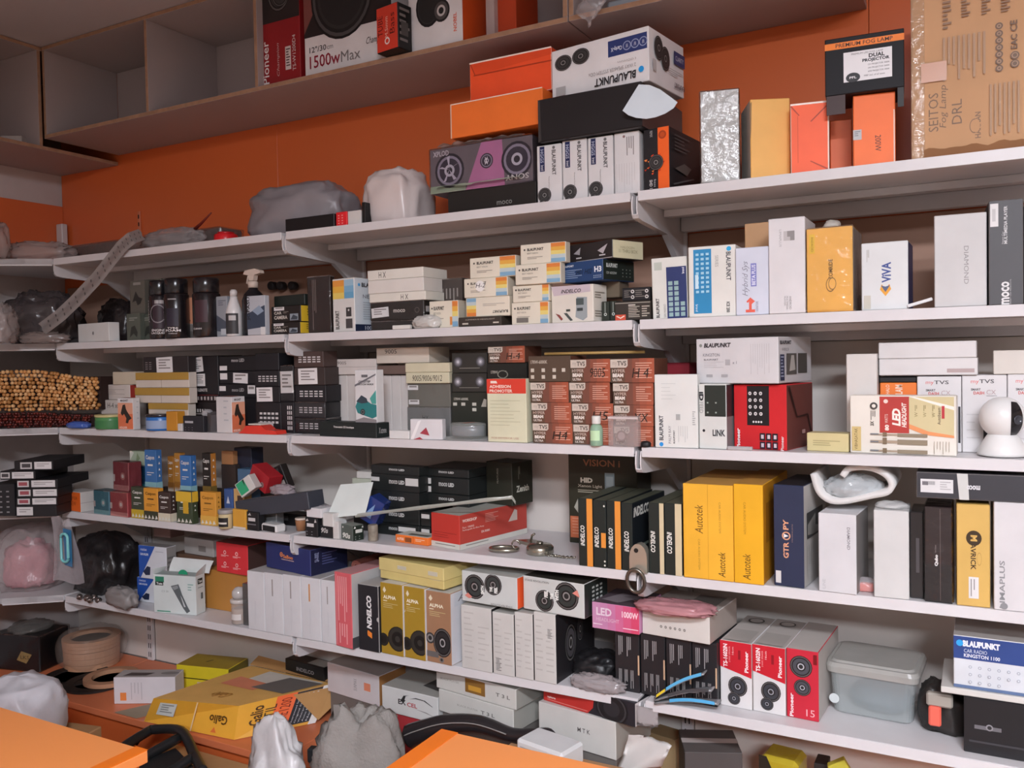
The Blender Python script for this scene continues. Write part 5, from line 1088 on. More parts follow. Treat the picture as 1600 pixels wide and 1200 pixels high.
lh = B('headlight_carton', 'cream and white headlight carton with a red lettered panel and bulb print', (1327, 1493, 618, 713), z=T3, y=.02, dep=.04, rz=-2, col='#ded8cd')
lh.r('front', .29, .36, .57, .98, '#b33a33').t('front', 'LED', .41, .48, .49, .78, '#f2e6dc', 90, .05, .2).t('front', 'HEADLIGHT', .50, .46, .545, .88, '#f2e6dc', 90, .03, .2).t('front', '80', .34, .40, .38, .50, '#f2e6dc', 90, .04).t('front', 'WATTS', .34, .53, .37, .68, '#e6cfc4', 90).disc('front', .35, .90, .004, [(1, '#e6cfc4')])
lh.p('front', [(.57, .50), (.72, .36), (.98, .30), (.98, .98), (.57, .98)], '#cdbf93').p('front', [(.57, .98), (.62, .98), (.98, .82), (.98, .76)], '#ece6da').p('front', [(.57, .52), (.75, .40), (.98, .34), (.98, .30), (.72, .34), (.57, .44)], '#e0935f')
for x_ in (.62, .70, .78): lh.t('front', 'W', x_, .64, x_+.03, .72, '#8a7c54', 90).lines('front', x_+.005, .74, x_+.03, .84, 2, '#8a7c54', True)
lh.r('front', .87, .62, .895, .83, '#b8303a').t('front', 'Autobeam', .83, .52, .86, .8, '#6a5c50', 90).t('front', '3X', .20, .48, .235, .56, '#4a4642', 90, .02).lines('front', .205, .58, .26, .74, 3, '#77726c', True).disc('front', .235, .82, .007, [(1, '#4a4642'), (.5, '#ded8cd')]).r('front', .02, .04, .11, .46, '#cdb67c').t('front', 'VIBHASATAK', .045, .06, .075, .43, '#5a4a28', 90)
for v, h_ in ((.32, .05), (.19, .09), (.04, .06)): lh.r('front', .20, v, .48, v+h_*.5, '#a89682', 'bulb_print').r('front', .32, v-.02, .36, v+h_, '#7a6852', 'bulb_print').r('front', .46, v-.02, .74, v+h_*.7, '#8d7f6a', 'bulb_print').r('front', .2, v+.005, .28, v+.03, '#77797c', 'bulb_print')
lh.lines('front', .80, .03, .96, .24, 6, '#a89e90', True, .2)
ob2 = B('small_box', 'orange box with white letters under the long white boxes', (1375, 1432, 598, 690), z=T3, y=.10, dep=.08, col='#ea7c33'); ob2.t('front', 'LAIM', .42, .83, .62, .97, '#f4dcc8', 90, .02).t('front', 'HALO', .16, .83, .26, .97, '#f4dcc8', 90)
gap_fill = B('dark_carton', 'black filler block painting the shaded gap above the orange box', (1374, 1432, 589, 597), on=ob2, y=.10, dep=.08, col='#141214')  # black filler added where there is only a dark shaded gap
for k, (xa, xb, yt) in enumerate(((1433, 1502, 588), (1503, 1573, 586), (1574, 1640, 585))):
    b = B('camera_carton', 'white carton with red and black print, %s' % ('behind the headlight carton', 'behind the white security camera', 'past the white security camera')[k], (xa, xb, yt, 714), z=T3, y=.098, dep=.10, col='#d8d4d4', group='white camera cartons')
    if k == 0: mv = b; mz = []
    mz.append(b.z1)
    b.t('front', 'my', .20, .88, .38, .93, '#d86a66').t('front', 'TVS', .39, .895, .72, .945, '#4a4648', 0, .01).t('front', 'SMART', .2, .80, .42, .83, '#5a5658', 0, .03).t('front', 'DASH', .26, .75, .5, .79, '#c8605c', 0, .03).t('front', 'CX', .55, .75, .76, .81, '#b9a0a0').r('front', .55, .73, .78, .735, '#6a6668')
    if k < 2: b.r('front', .48 if k == 1 else .93, .12, .98, .60, '#26252a').lines('front', .62 if k == 1 else .95, .36, .95, .55, 4, '#9a98a0')
    b.lines('front', .1, .1, .4, .5, 4, '#c9c5c5', False, .15)
ztp = max(gap_fill.z1, mz[0], mz[1])
lw1 = B('slim_box', 'lower of two long white boxes lying on the camera cartons', (1373, 1527, 560, 588), z=ztp-.0, y=.09, dep=.07, rz=-1, col='#d3cfce'); lw1.r('front', .70, .15, .97, .38, '#b09c9a')
lw2 = B('slim_box', 'upper of two long white boxes lying on the camera cartons', (1372, 1525, 534, 560), on=lw1, y=.09, dep=.07, rz=-1, col='#d0cccb')
b = B('small_box', 'cream white box lying on the carton past the security camera', (1552, 1640, 547, 578), z=max(mz[1:]), y=.10, dep=.07, col='#cfc8c0')
# security camera
p = atz(1567, 716, T3); e = empty('security_camera', (p.x, p.y+.036, T3+.0006), .35); tag(e, 'white ball shaped security camera on a round base', 'camera')
WC = M('#dedddb', .25, .5, var=.02)
MB().lathe([(.033, 0), (.041, .002), (.042, .006), (.036, .020), (.028, .034), (.024, .040), (.0, .041)], WC, 36).build('base', e)
hd = MB(); R_ = .0385
hd.lathe([(R_*math.sin(math.pi*i/16), R_*(1-math.cos(math.pi*i/16))) for i in range(1, 16)], WC, 36, T=TR(0, 0, .032)); ho = hd.build('head', e)
# black face plate curved over the ball
fp = MB(); C0 = Vector((0, 0, .032+R_))
def plate(u, v):
    a = (u-.5)*.62; bt_ = (v-.5)*1.9
    a *= 1-.5*(2*v-1)**2
    d = Vector((math.sin(a+.30), -math.cos(a+.30)*math.cos(bt_-.05), math.sin(bt_-.05))); d.normalize()
    return tuple(C0+d*(R_+.0006))
fp.sheet(plate, 8, 16, M('#17171a', .15, .6)); fp.build('face_plate', e)
d = Vector((math.sin(.30), -math.cos(.30), -.05)).normalized(); q = d.to_track_quat('Z', 'Y').to_matrix().to_4x4(); q.translation = C0+d*(R_+.0002)
MB().lathe([(.0085, 0), (.0085, .002), (.006, .0025), (.0055, .001), (0, .0012)], M('#3a3d44', .15, .6), 20, T=q).build('lens', e)
# ================================================================== fourth tier
# slim black boxes on the corner shelf
zb = T4; SB = '#1f1e21'
prev = None
for k, (q, lb) in enumerate((((25, 88, 790, 803), (.02, .42)), ((25, 89, 777, 790), (.40, .98)), ((26, 90, 763, 776), (.40, .98)), ((26, 90, 749, 762), (.36, .94)), ((0, 55, 736, 748), (.34, .95)), ((22, 83, 720, 735), (.52, .96)))):
    b = B('bulb_box', 'slim black labelled box on the corner shelf, %s' % ('bottom of the pile', 'second from the bottom', 'third from the bottom', 'fourth from the bottom', 'pushed out of line near the top', 'topmost of the pile')[k],
          q, z=T4 if prev is None else None, on=prev, y=-.135 if k != 4 else -.16, dep=.19, rz=27, col=SB, group='slim black boxes on the corner shelf')
    prev = b
    b.r('front', lb[0], .12, lb[1], .88, '#d6d4d4', 'sticker').lines('front', lb[0]+.06, .3, lb[1]-.06, .7, 2, '#a09c9c')
    if k: b.r('front', max(lb[0]-.36, .02), .15, lb[0]-.06, .85, '#c9c6c6', 'sticker').r('front', max(lb[0]-.32, .05), .3, lb[0]-.1, .7, '#4a4648' if k > 3 else '#a0525a')
b = B('bulb_box', 'dark icon printed box beside the pile of slim black boxes', (-14, 23, 756, 806), z=T4, y=-.16, dep=.12, rz=27, col='#232225'); b.dots('front', .35, .1, .95, .9, 2, 5, '#8d8a8c', .4, .25)
b = B('small_box', 'little white box with a neon orange label at the corner', (102, 126, 768, 799), z=T4, y=.0, dep=.06, rz=-6, col='#c9c6c2', faces={'front': '#f4702a', 'right': '#c4c1bd'}); b.t('front', 'OFFER', .2, .6, .8, .75, '#a8461a', 0, 0, .1).t('front', 'NEW', .3, .3, .7, .5, '#a8461a')
b.r('right', .0, .45, 1, .47, '#8a8784')
fzs = []
for k, (q, c, c2, z_, y_) in enumerate((((147, 171, 767, 803), '#4d7f8f', '#7fb0b8', T4, .004), ((172, 199, 769, 807), '#a3484c', '#c98a86', T4, -.002), ((177, 201, 722, 767), '#8a3f46', '#b57a78', None, .03), ((203, 229, 727, 762), '#1f5f88', '#3f9fb0', None, .10))):
    zz = z_ if z_ else (fzs[1] if k == 2 else T4+.075)
    b = B('freshener_box', '%s film wrapped freshener box %s' % (('teal', 'beside the orange labelled box'), ('pinkish red', 'in the lower row next to the teal one'), ('dark red', 'standing on the pinkish red one'), ('deep blue', 'standing behind the tall sky blue box'))[k], q, z=zz, y=y_, dep=.045, rz=-4, col=c)
    b.disc('front', .62, .5, .012, [(1, c2), (.5, '#d9d2d0')]).r('front', 0, .0, 1, .18, c2).r('front', .0, .3, .12, .55, '#cfc4c2').wrap(); fzs.append(b.z1)
b = B('freshener_box', 'pale green and white box topping the deep blue freshener box', (203, 226, 705, 726), z=fzs[3], y=.10, dep=.045, col='#aebca4'); b.p('front', [(0, .3), (.3, .9), (.1, 1), (0, 1)], '#dcdcd0').p('front', [(.4, .1), (.7, .5), (.5, .9)], '#8a9a78')
for q, z_ in (((180, 232, 755, 790), T4), ((205, 240, 760, 800), T4)):
    pass
# freshener cartons: two rows
def fresh(label, q, z, y_, colf, band, icon='#e6e4de', rz=0, side=None, upside=False, z2=None):
    b = B('freshener_carton', label, q, z=z, y=y_, dep=.022, rz=rz, col=colf, faces={'right': side or colf}, group='air freshener cartons')
    for f in ('front', 'right'):
        b.r(f, 0, 0, 1, .28, band)
        if f == 'front':
            b.t(f, 'Caspon', .14, .76, .86, .88, icon, 0, .02).r(f, .28, .64, .72, .68, icon).lines(f, .2, .4, .8, .5, 2, icon, False, .3)
        else:
            for v in (.82, .68, .54, .40): b.p(f, [(.35, v), (.5, v+.06), (.65, v)], icon, 'icon_print')
    for i in range(4): b.p('front', [(.05+.25*i, .03), (.14+.25*i, .16), (.25+.25*i, .05)], '#d8d9d0', 'petal_print')
    return b
zr = T4+.086     # tops of the lower row
plate = B('freshener_carton', 'dark maroon carton lying flat behind the front row of freshener cartons', (196, 236, 772, 800), z=T4, y=.075, dep=.16, col='#3a2a28')
plat2 = B('freshener_carton', 'dark brown carton lying behind the yellow freshener cartons', (240, 372, 774, 815), z=T4, y=.085, dep=.15, col='#4a3a30')
zr = plat2.z1; z1_ = plate.z1
fresh('tall sky blue freshener carton in the upper row, next to the pale green box', (226, 244, 703, 757), max(zr, z1_), .045, '#3d6ea8', '#8fbcc4')
fresh('second sky blue freshener carton in the upper row, in front of the amber ones', (281, 298, 712, 762), zr, .045, '#3d72b0', '#8fbcc4')
fresh('amber freshener carton in the upper row, dimmer one behind', (262, 271, 713, 752), zr, .10, '#a8722e', '#8a5a28', rz=0)
fresh('amber freshener carton in the upper row, brighter one just behind the blue', (272, 281, 708, 748), zr, .10, '#b9823a', '#a06a2c', rz=0)
fresh('black and amber freshener carton in the upper row', (316, 329, 708, 760), zr, .05, '#26201c', '#77602c', side='#b87a34')
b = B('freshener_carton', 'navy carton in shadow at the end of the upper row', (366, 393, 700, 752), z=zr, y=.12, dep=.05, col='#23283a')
b = B('freshener_carton', 'small steel blue carton beside the tilted red box', (371, 391, 733, 752), z=zr, y=.07, dep=.04, col='#4a6a88'); b.t('front', 'Caspon', .2, .4, .8, .6, '#dfe4e6')
b = B('freshener_carton', 'dark carton under the tan one at the back of the upper row', (346, 368, 726, 760), z=zr, y=.10, dep=.05, col='#3a302c')
b = B('freshener_carton', 'tan carton lying at the back of the upper row', (346, 364, 705, 725), on=b, y=.10, dep=.05, col='#a87850')
fresh('dark green freshener carton with a white flower at the start of the lower row', (205, 225, 761, 815), T4, .004, '#3e4534', '#c4a92f')
fresh('amber freshener carton in the lower row between the green and the brown', (225, 247, 763, 819), T4, .0, '#dd9a34', '#3a3c28', '#5a3a10')
fresh('chocolate brown freshener carton in the lower row with a cream foot', (247, 266, 769, 822), T4, .0, '#40302a', '#d9d0b8')
yg = fresh('yellow and green freshener carton with a yellow tongue in the lower row', (276, 300, 768, 822), T4, .0, '#3f4a34', '#3f4a34', side='#3f4a34')
yg.r('front', 0, .68, 1, 1, '#ddb638').r('front', .45, .32, .8, .7, '#cfa62c').r('right', 0, .68, 1, 1, '#ddb638')
fresh('wide amber freshener carton in the lower row before the tilted slate box', (313, 337, 769, 818), T4, .01, '#dc9c3c', '#e0b050', '#7a5418')
b = B('freshener_carton', 'blue strip of a carton between the amber carton and the slate box', (350, 363, 764, 795), z=T4+.02, y=.04, dep=.03, col='#3c5a92'); b.p('front', [(.3, .5), (.5, .75), (.7, .5)], '#c9d2e0')
b = B('freshener_carton', 'small cream and brown picture carton behind the slate box', (365, 382, 764, 790), z=T4+.03, y=.04, dep=.03, col='#c9a46a'); b.r('front', .35, .2, .85, .75, '#4a342a').p('front', [(.4, .3), (.6, .6), (.8, .3)], '#d9d2c4')
# freshener jar
e = lathething('freshener_jar', 'round cream and black freshener jar with a grey lid at the edge', 'jar', 344, .0, T4, [
    ('jar_body', [(.018, 0), (.020, .002), (.020, .040), (.0195, .042)], M('#c9b98f', .4)), ('lid', [(.0215, .0422), (.022, .044), (.022, .052), (.020, .054)], M('#9a9692', .4))])
MB().sheet(lambda u, v: (.0204*math.sin(-.8+1.9*u), -.0204*math.cos(-.8+1.9*u), .006+.026*v), 10, 1, '#1f1d1e').build('label', e)
MB().sheet(lambda u, v: (.0208*math.sin(-.6+1.5*u), -.0208*math.cos(-.6+1.5*u), .014+.005*v), 10, 1, '#d9d4c8').build('label', e)
b = B('freshener_carton', 'yellow and white carton standing beside the freshener jar', (364, 384, 796, 829), z=T4, y=.0, dep=.025, rz=-4, col='#dba23c', faces={'left': '#d9d4cc'}); b.r('front', 0, 0, 1, .12, '#d9d4cc')
bkx = B('freshener_carton', 'black carton with white label strips under the slate box', (386, 404, 800, 831), z=T4, y=.0, dep=.025, rz=-4, col='#1d1d20'); bkx.r('front', .15, .5, .75, .68, '#d2d0cf', 'sticker').r('front', .0, .3, .8, .36, '#77757a').p('front', [(.1, .8), (.3, .95), (.4, .8)], '#b9b7b5')
b = B('small_box', 'silver grey wrapped box between the black carton and the white gadget box', (409, 432, 801, 826), z=T4, y=.055, dep=.03, col=M('#a3a6a8', .2, .6, met=.3, bump=.4))
g = B('gadget_box', 'small white rounded box with a black window at the shelf edge', (407, 430, 819, 838), z=T4, y=-.004, dep=.035, rz=-10, col='#dcdcda', c=.004); g.r('front', .12, .12, .95, .82, '#1c1d1e')
e = lathething('glass_cup', 'little amber glass with an orange rim in the shadow', 'glass', 462, .06, T4, [('cup', [(.013, 0), (.016, .028), (.015, .03)], M('#b07a55', .12, .6, al=.8, var=0)), ('rim', [(.0163, .0302), (.0166, .034), (.015, .036)], M('#e0cdbd', .2))])
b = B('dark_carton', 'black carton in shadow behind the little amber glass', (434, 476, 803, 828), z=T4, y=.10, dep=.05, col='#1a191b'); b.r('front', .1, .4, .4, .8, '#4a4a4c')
# tilted slate box, red and green boxes, phone box
sl = B('slate_box', 'long slate coloured box tilted over the freshener cartons', (369, 484, 776, 797), z=T4+.052, y=-.004, dep=.06, rz=-3, col=M('#3a3d46', .4), faces={'top': '#77777a'}, ry=math.radians(-9)); sl.r('top', .05, .1, .45, .9, '#8a8a8c')
b = B('bulb_box', 'green faced white box propped on its corner beside the red box', (375, 402, 746, 770), z=T4+.105, y=.0, dep=.03, rz=10, col='#c6c4c0', ry=math.radians(-33)); b.r('front', .06, .12, .6, .95, '#2fa070').p('front', [(.5, .95), (.62, .95), (.5, .5)], '#1a3a2c')
b = B('bulb_box', 'bright red box with a round grey seal tilted on the slate box', (386, 414, 732, 762), z=T4+.115, y=.04, dep=.05, rz=-8, col='#a8222a', ry=math.radians(25)); b.disc('front', .75, .35, .008, [(1, '#9a8a88'), (.8, '#8a6a68')]).p('front', [(.1, .2), (.3, .6), (.4, .15)], '#d9c4c0')
b = B('phone_box', 'dark carton with a phone picture leaning on the slate box', (424, 452, 729, 768), z=T4+.10, y=.095, dep=.03, rz=6, col='#2b2624', faces={'left': '#6f6058'}, ry=math.radians(-24)); b.r('front', .15, .05, .95, .95, '#191718').r('front', .3, .12, .9, .35, '#a39a94').r('front', .5, .45, .8, .9, '#4a4442')
bag('bubble_wrap', 'glinting clear wrap bundle lying on the slate box', 442, 772, .03, T4+.104, (.038, .02, .026), M('#b9adb2', .1, .8, al=.55, bump=1., var=0), 71, .4, 2.6, cat='wrap')
# paper sheets and small boxes in the middle
bA = b = B('freshener_carton', 'black carton with white print beside the shelf joint', (478, 497, 809, 841), z=T4, y=.0, dep=.02, rz=-2, col='#1e1f22'); b.r('front', .15, .52, .72, .70, '#d5d3d2', 'sticker').dots('front', .1, .1, .9, .4, 2, 2, '#8a8a8e', .25, .25).p('front', [(.05, .8), (.2, .95), (.3, .82)], '#c4c2c0').p('front', [(.75, .75), (.85, .95), (.95, .78)], '#c4c2c0')
bB = b = B('freshener_carton', 'black carton with script lettering and a white cover behind the joint', (499, 520, 822, 844), z=T4, y=.008, dep=.04, col='#242528'); b.t('front', '90s', .1, .4, .6, .85, '#c9c7c5', 0, .02, .2)
cv = B('small_box', 'white box with a slanted lid lying over the black script carton', (504, 520, 802, 826), on=bB, y=.0, dep=.05, rz=-6, col='#d6d5d2'); 
ub = B('small_box', 'white lidded box lying under the leaning white sheet', (479, 502, 794, 810), on=bA, y=.0, dep=.06, rz=-4, col='#d9d8da')
b = B('small_box', 'white upright strip box beside the dark green script carton', (521, 530, 815, 846), z=T4, y=.004, dep=.014, col='#cfcdca')
g90 = B('freshener_carton', 'grey green carton with white script and a dark green side', (532, 550, 820, 850), z=T4, y=-.002, dep=.035, rz=-16, col='#59625c', faces={'right': '#1e2a22', 'top': '#8a9088'}); g90.t('front', '90s', .15, .12, .8, .48, '#e0e2dc', 0, .03, .2).disc('front', .18, .82, .0025, [(1, '#e0e2dc')])
g90.r('right', .25, .5, .85, .72, '#cfd2cb', 'sticker').dots('right', .2, .1, .9, .4, 2, 2, '#a8ada6', .25, .25).p('right', [(.08, .8), (.2, .95), (.3, .82)], '#cfd2cb').p('right', [(.8, .8), (.9, .95), (.97, .8)], '#cfd2cb')
p = aty(579, 828, .02); tag(MB().lathe([(.012, 0), (.013, .002), (.013, .040), (.012, .042)], M('#8f8678', .5, var=.4, sc=60), 20).build('freshener_roll', None, (p.x, .03, T4+.0006)), 'small patterned roll standing beside the dark green script carton', 'roll')
m = MB().add([(0, 0, 0), (.115, .02, .015), (.117, .055, .095), (.018, .04, .085)], [(0, 1, 2, 3)], M('#d5dcd8', .5)).add([(0, 0, -.0012), (.018, .04, .0838), (.117, .055, .0938), (.115, .02, .0138)], [(0, 1, 2, 3)], M('#d5dcd8', .5))
p = aty(509, 806, .01); tag(m.build('paper_sheet', None, (p.x, .012, T4+.053)), 'white sheet of paper leaning over the little boxes', 'paper')
bag('foil_packet', 'shiny silver packet sticking out behind the leaning paper', 495, 787, .05, T4+.06, (.045, .02, .022), M('#b9b4b8', .15, .7, met=.5, bump=.6), 73, .3, 2.4, cat='packet')
bp = B('blue_carton', 'glossy dark blue carton toppled against the stack of black cartons', (560, 585, 776, 802), z=T4+.04, y=.05, dep=.06, rz=12, col=M('#263a7a', .2, .6), ry=math.radians(28)); bp.p('front', [(.1, .2), (.5, .8), (.6, .2)], '#7f9fc8')
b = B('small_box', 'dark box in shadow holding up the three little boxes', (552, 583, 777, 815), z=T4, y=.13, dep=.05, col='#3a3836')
for k, q in enumerate(((556, 582, 761, 777), (550, 583, 748, 760), (557, 583, 737, 747))):
    b = B('small_box', '%s little box stacked against the black cartons' % ('tan patterned', 'pale green white', 'white')[k], q, on=b, y=.13, dep=.05, col=('#a89c74', '#b9bfae', '#cfcdc8')[k])
# stacked black LED cartons
def led_stack(rows, xs, y_, labels, rz=-4, dep=.15):
    prev = None
    for k, ((yt, yb), lb) in enumerate(zip(rows, labels)):
        b = B('led_carton', lb, (xs[0], xs[1], yt, yb), z=T4 if prev is None else None, on=prev, y=y_, dep=dep, rz=rz, col=M('#1f2323', .4), group='black LED bulb cartons in two stacks', c=.0018)
        prev = b; b.t('front', 'moco', .38, .45, .56, .68, '#b9bbb9', 0, .03)
        if k != 0 or True: b.t('front', 'LED', .58, .45, .70, .68, '#c9cbc9', 0, .05)
        yield b
rowsA = ((818, 846), (793, 817), (768, 792), (742, 767), (728, 741)); pos = ('bottom', 'second from the bottom', 'third from the bottom', 'fourth from the bottom', 'top')
A = list(led_stack(rowsA, (580, 655), .10, ['black lettered carton in the stack behind the plastic strip, %s one' % q for q in pos]))
A[0].r('front', .58, .4, .93, .8, '#cfcfcc', 'sticker'); A[3].r('front', .72, .4, .98, .85, '#cfcfcc', 'sticker').r('front', .0, .55, .18, .8, '#cfcfcc', 'sticker')
# red tool carton
rt = B('tool_carton', 'long red carton with a white foot turned into the shelf', (674, 718, 803, 862), z=T4, y=.022, dep=.26, rz=-12, col='#c23a30', faces={'top': '#b9b8ae', 'right': '#b8453a'})
for f in ('front', 'right'):
    rt.r(f, 0, 0, 1, .16, '#cfcdc4')
rt.t('right', 'WORKSHOP', .04, .78, .24, .87, '#ead6cc', 0, .03).t('right', 'Part: 100005', .04, .60, .2, .66, '#ead6cc').t('right', 'Rechargeable Air Blow Pump', .04, .52, .34, .58, '#ead6cc').t('right', 'SX-R001', .30, .36, .42, .43, '#ead6cc', 0, .02).lines('right', .36, .62, .55, .9, 6, '#dca89c', False, .3).lines('front', .1, .25, .9, .45, 3, '#8a241c', False, .15).p('right', [(.70, .5), (.80, .85), (.84, .8), (.84, .5)], '#c9b8ae')
rt.lines('front', .15, .05, .85, .11, 1, '#8f8d86').lines('right', .08, .05, .4, .11, 1, '#8f8d86')
prev = None; Bq = []
for k, (q, y_) in enumerate((((657, 672, 823, 850), .10), ((657, 672, 800, 822), .10), ((658, 736, 772, 799), .13), ((658, 736, 746, 771), .13), ((658, 736, 732, 745), .13))):
    b = B('led_carton', 'black lettered carton in the stack over the red tool carton, %s one' % pos[k], q, z=T4 if prev is None else (max(prev.z1, rt.z1) if k == 2 else prev.z1), y=y_, dep=.05 if k < 2 else .15, rz=-4, col=M('#1f2323', .4), group='black LED bulb cartons in two stacks', c=.0018)
    prev = b; Bq.append(b)
    if k > 1: b.t('front', 'moco', .38, .45, .56, .68, '#b9bbb9', 0, .03).t('front', 'LED', .58, .45, .70, .68, '#c9cbc9', 0, .05)
Bq[3].r('front', .0, .55, .22, .9, '#cfcfcc', 'sticker'); Bq[3].r('front', .0, .05, .22, .4, '#cfcfcc', 'sticker'); Bq[1].r('front', .1, .55, .95, .85, '#cfcfcc', 'sticker'); Bq[0].r('front', .1, .5, .95, .8, '#cfcfcc', 'sticker')
zn = B('audio_carton', 'dark green black carton with a column of small print behind the red tool carton', (760, 800, 722, 792), on=rt, y=.19, dep=.085, rz=-12, col='#2c2d24'); zn.t('front', 'FEATURES', .42, .5, .48, .85, '#9a9a8c', 90).t('right', 'Zenith', .2, .3, .8, .45, '#c9c8ba', 0, .03).lines('right', .3, .6, .4, .9, 2, '#8a8a7c', True)
fo = B('bulb_box', 'flat orange box with a white top lying before the black cartons', (618, 672, 838, 853), z=T4, y=.03, dep=.10, rz=-6, col='#e8772f', faces={'top': '#d3d2c6'}); fo.t('front', 'AUTOS', .05, .3, .26, .65, '#f0dccb', 0, .03).r('front', .3, .15, .5, .75, '#8a4a22').r('front', .54, .05, .56, .95, '#c9591c').lines('front', .62, .3, .9, .7, 2, '#f0c4a4').r('top', .3, .2, .9, .5, '#6a6a62')
# translucent strip lying over them
P = [aty(555, 806, .03), aty(600, 800, .02), aty(660, 793, .01), aty(720, 786, .005), aty(770, 780, .0), aty(800, 777, .02), aty(806, 786, .03)]
def strip(u, v):
    t = u*(len(P)-1); i = min(int(t), len(P)-2); c = P[i].lerp(P[i+1], t-i)
    return tuple(c+Vector((0, -.002*math.sin(v*3.1), .0045+.001*math.sin(u*20))*1)*0+Vector((0, -.002*math.sin(v*3.1), (v-.5)*(.009+.0012*math.sin(u*23)))))
m = MB().sheet(strip, 48, 3, M('#b5b8ae', .2, .6, al=.8, bump=.4, var=.1)); tag(m.build('led_strip'), 'long translucent plastic strip resting across the red carton and black cartons', 'strip')
# metal horn parts
MET = M('#a8a597', .25, .5, met=.9, var=.15)
p = atz(838, 868, T4); e = empty('horn_cap', (p.x, p.y+.02, T4+.0006)); tag(e, 'round bare metal cap lying on the fourth tier', 'cap')
MB().lathe([(.030, 0), (.033, .003), (.033, .016), (.028, .022), (.0, .024)], MET, 30).build('shell', e); MB().lathe([(.008, .0242), (.008, .028), (.005, .030)], MET, 14).build('stud', e)
p = atz(778, 866, T4); e = empty('hose_clamp', (p.x, p.y+.03, T4+.0006), .3); tag(e, 'metal ring clamp with a loop lying beside the metal cap', 'clamp')
MB().tube([(.034*math.cos(t*.3), .022*math.sin(t*.3), .007) for t in range(21)], .0045, MET, 8, True).build('ring', e); MB().tube([(.03+.010*math.cos(t*.5), .0, .018+.010*math.sin(t*.5)) for t in range(12)], .0022, MET, 6).build('loop', e)
p = atz(812, 858, T4); e = empty('metal_bracket', (p.x, p.y+.06, T4+.0006), -.4); tag(e, 'flat metal bracket plate lying behind the ring clamp', 'bracket')
MB().prism([(-.035, -.015), (.03, -.02), (.04, .0), (.02, .018), (-.02, .016)], .0, .008, MET, 'z').build('plate', e); MB().tube([(0, 0, .008), (.005, 0, .022), (.015, .0, .028)], .003, MET, 6).build('hook', e)
p = atz(862, 874, T4); m = MB()
for i in range(9): m.tube([(.008*i+.006*math.cos(t), .004*math.sin(i)+.004*math.sin(t), .004+.002*math.sin(t*2+i)) for t in [j*.7 for j in range(9)]], .0014, MET, 5, True)
tag(m.build('metal_chain', None, (p.x-.02, p.y+.02, T4)), 'short heap of small chain links beside the dark slim cartons', 'chain')
# tall dark carton
vs = B('xenon_carton', 'tall dark green carton with copper lettering behind the slim cartons', (889, 996, 710, 862), z=T4, y=.215, dep=.10, rz=0, col='#2c2c20')
vs.t('front', 'VISION i', .22, .865, .76, .94, '#9a6a4c', 0, .02).t('front', 'HID', .18, .68, .36, .735, '#d2cfc0', 0, .06).t('front', 'Xenon Light', .14, .62, .50, .66, '#b9b6a6', 0, .02).lines('front', .14, .56, .5, .60, 2, '#a8a594', False, .4).r('front', .54, .62, .68, .80, '#7f9298').r('front', .56, .65, .66, .76, '#9fb0b4').r('front', .02, .06, .2, .30, '#c9714c').lines('front', .05, .08, .18, .28, 6, '#d99a80', False, .3).p('front', [(.08, .4), (.14, .5), (.14, .34)], '#a8a89c')
b_ = vs
# slim lettered cartons
def indel(label, q, stripe, cream=False, side=False, rot=90, lean=0., patch=False):
    b = B('slim_carton', label, q, z=T4, y=.0, dep=.20, rz=-1, col='#1f2724', group='slim dark cartons standing in a row', faces={'top': '#55584a', 'right': '#171c22'})
    a = stripe
    b.r('front', a, 0, 1, 1, '#cdbf9c' if cream else '#e0913c') if not patch else b.r('front', .62, .3, .98, .52, '#e0913c')
    b.t('front', 'iNDELCO', .14 if not patch else .1, .30, .44, .60, '#e2e2da', rot, .03, .15)
    return b
indel('slim dark carton with an orange edge, next to the ring clamp', (904, 926, 779, 890), .6)
b = indel('slim dark carton with an orange patch and white dots', (927, 947, 782, 893), .6, patch=True); b.disc('front', .88, .92, .0022, [(1, '#d5d5cc')]).disc('front', .88, .1, .0022, [(1, '#d5d5cc')]).disc('front', .88, .04, .0022, [(1, '#d5d5cc')])
indel('slim dark carton with an orange edge, in the middle of the row', (948, 970, 783, 896), .6)
b = B('slim_carton', 'slim dark carton with lettering on its broad side behind the metal clip', (971, 988, 786, 898), z=T4, y=.0, dep=.20, rz=-2, col='#1f2724', faces={'top': '#55584a', 'right': '#1a1f24'}, group='slim dark cartons standing in a row')
b.t('front', 'iNDELCO', .25, .28, .7, .58, '#e2e2da', 90, .03, .15).t('right', 'iNDELCO', .04, .78, .5, .93, '#e2e2da', 0, .04, .2).r('right', .0, .30, .6, .34, '#8a9a8c').lines('right', .02, .02, .4, .26, 5, '#8a9a8c', False, .3)
indel('slim dark carton with a cream edge just past the shelf joint', (1014, 1038, 786, 903), .72, True, rot=270)
indel('slim dark carton with a pink and cream edge against the yellow cartons', (1039, 1066, 787, 906), .62, True, rot=270)
# metal clip with a ring hanging over the lip
e = empty('metal_clip', tuple(atz(998, 898, T4))); e.location = (2.0, .004, T4+.0006); tag(e, 'round metal clip with a shackle hanging over the shelf joint', 'clip')
MB().prism([(.02*math.cos(t), .032+.034*math.sin(t)*.9) for t in [i*math.pi/8 for i in range(9)]]+[(-.02, .0), (.02, .0)], -.012, .010, M('#b5b2a4', .3, .5, met=.6), 'y').build('band', e)
MB().lathe([(.005, 0), (.005, .001)], M('#1a1918', .5), 14, T=TR(-.004, -.0122, .048)@R3(math.pi/2, 0, 0)).build('hole', e)
MB().tube([(-.002+.020*math.cos(t), -.022-.004*math.sin(t), -.016+.026*math.sin(t)) for t in [i*2*math.pi/20 for i in range(20)]], .0042, M('#77746c', .3, .5, met=.8), 8, True).build('shackle', e)
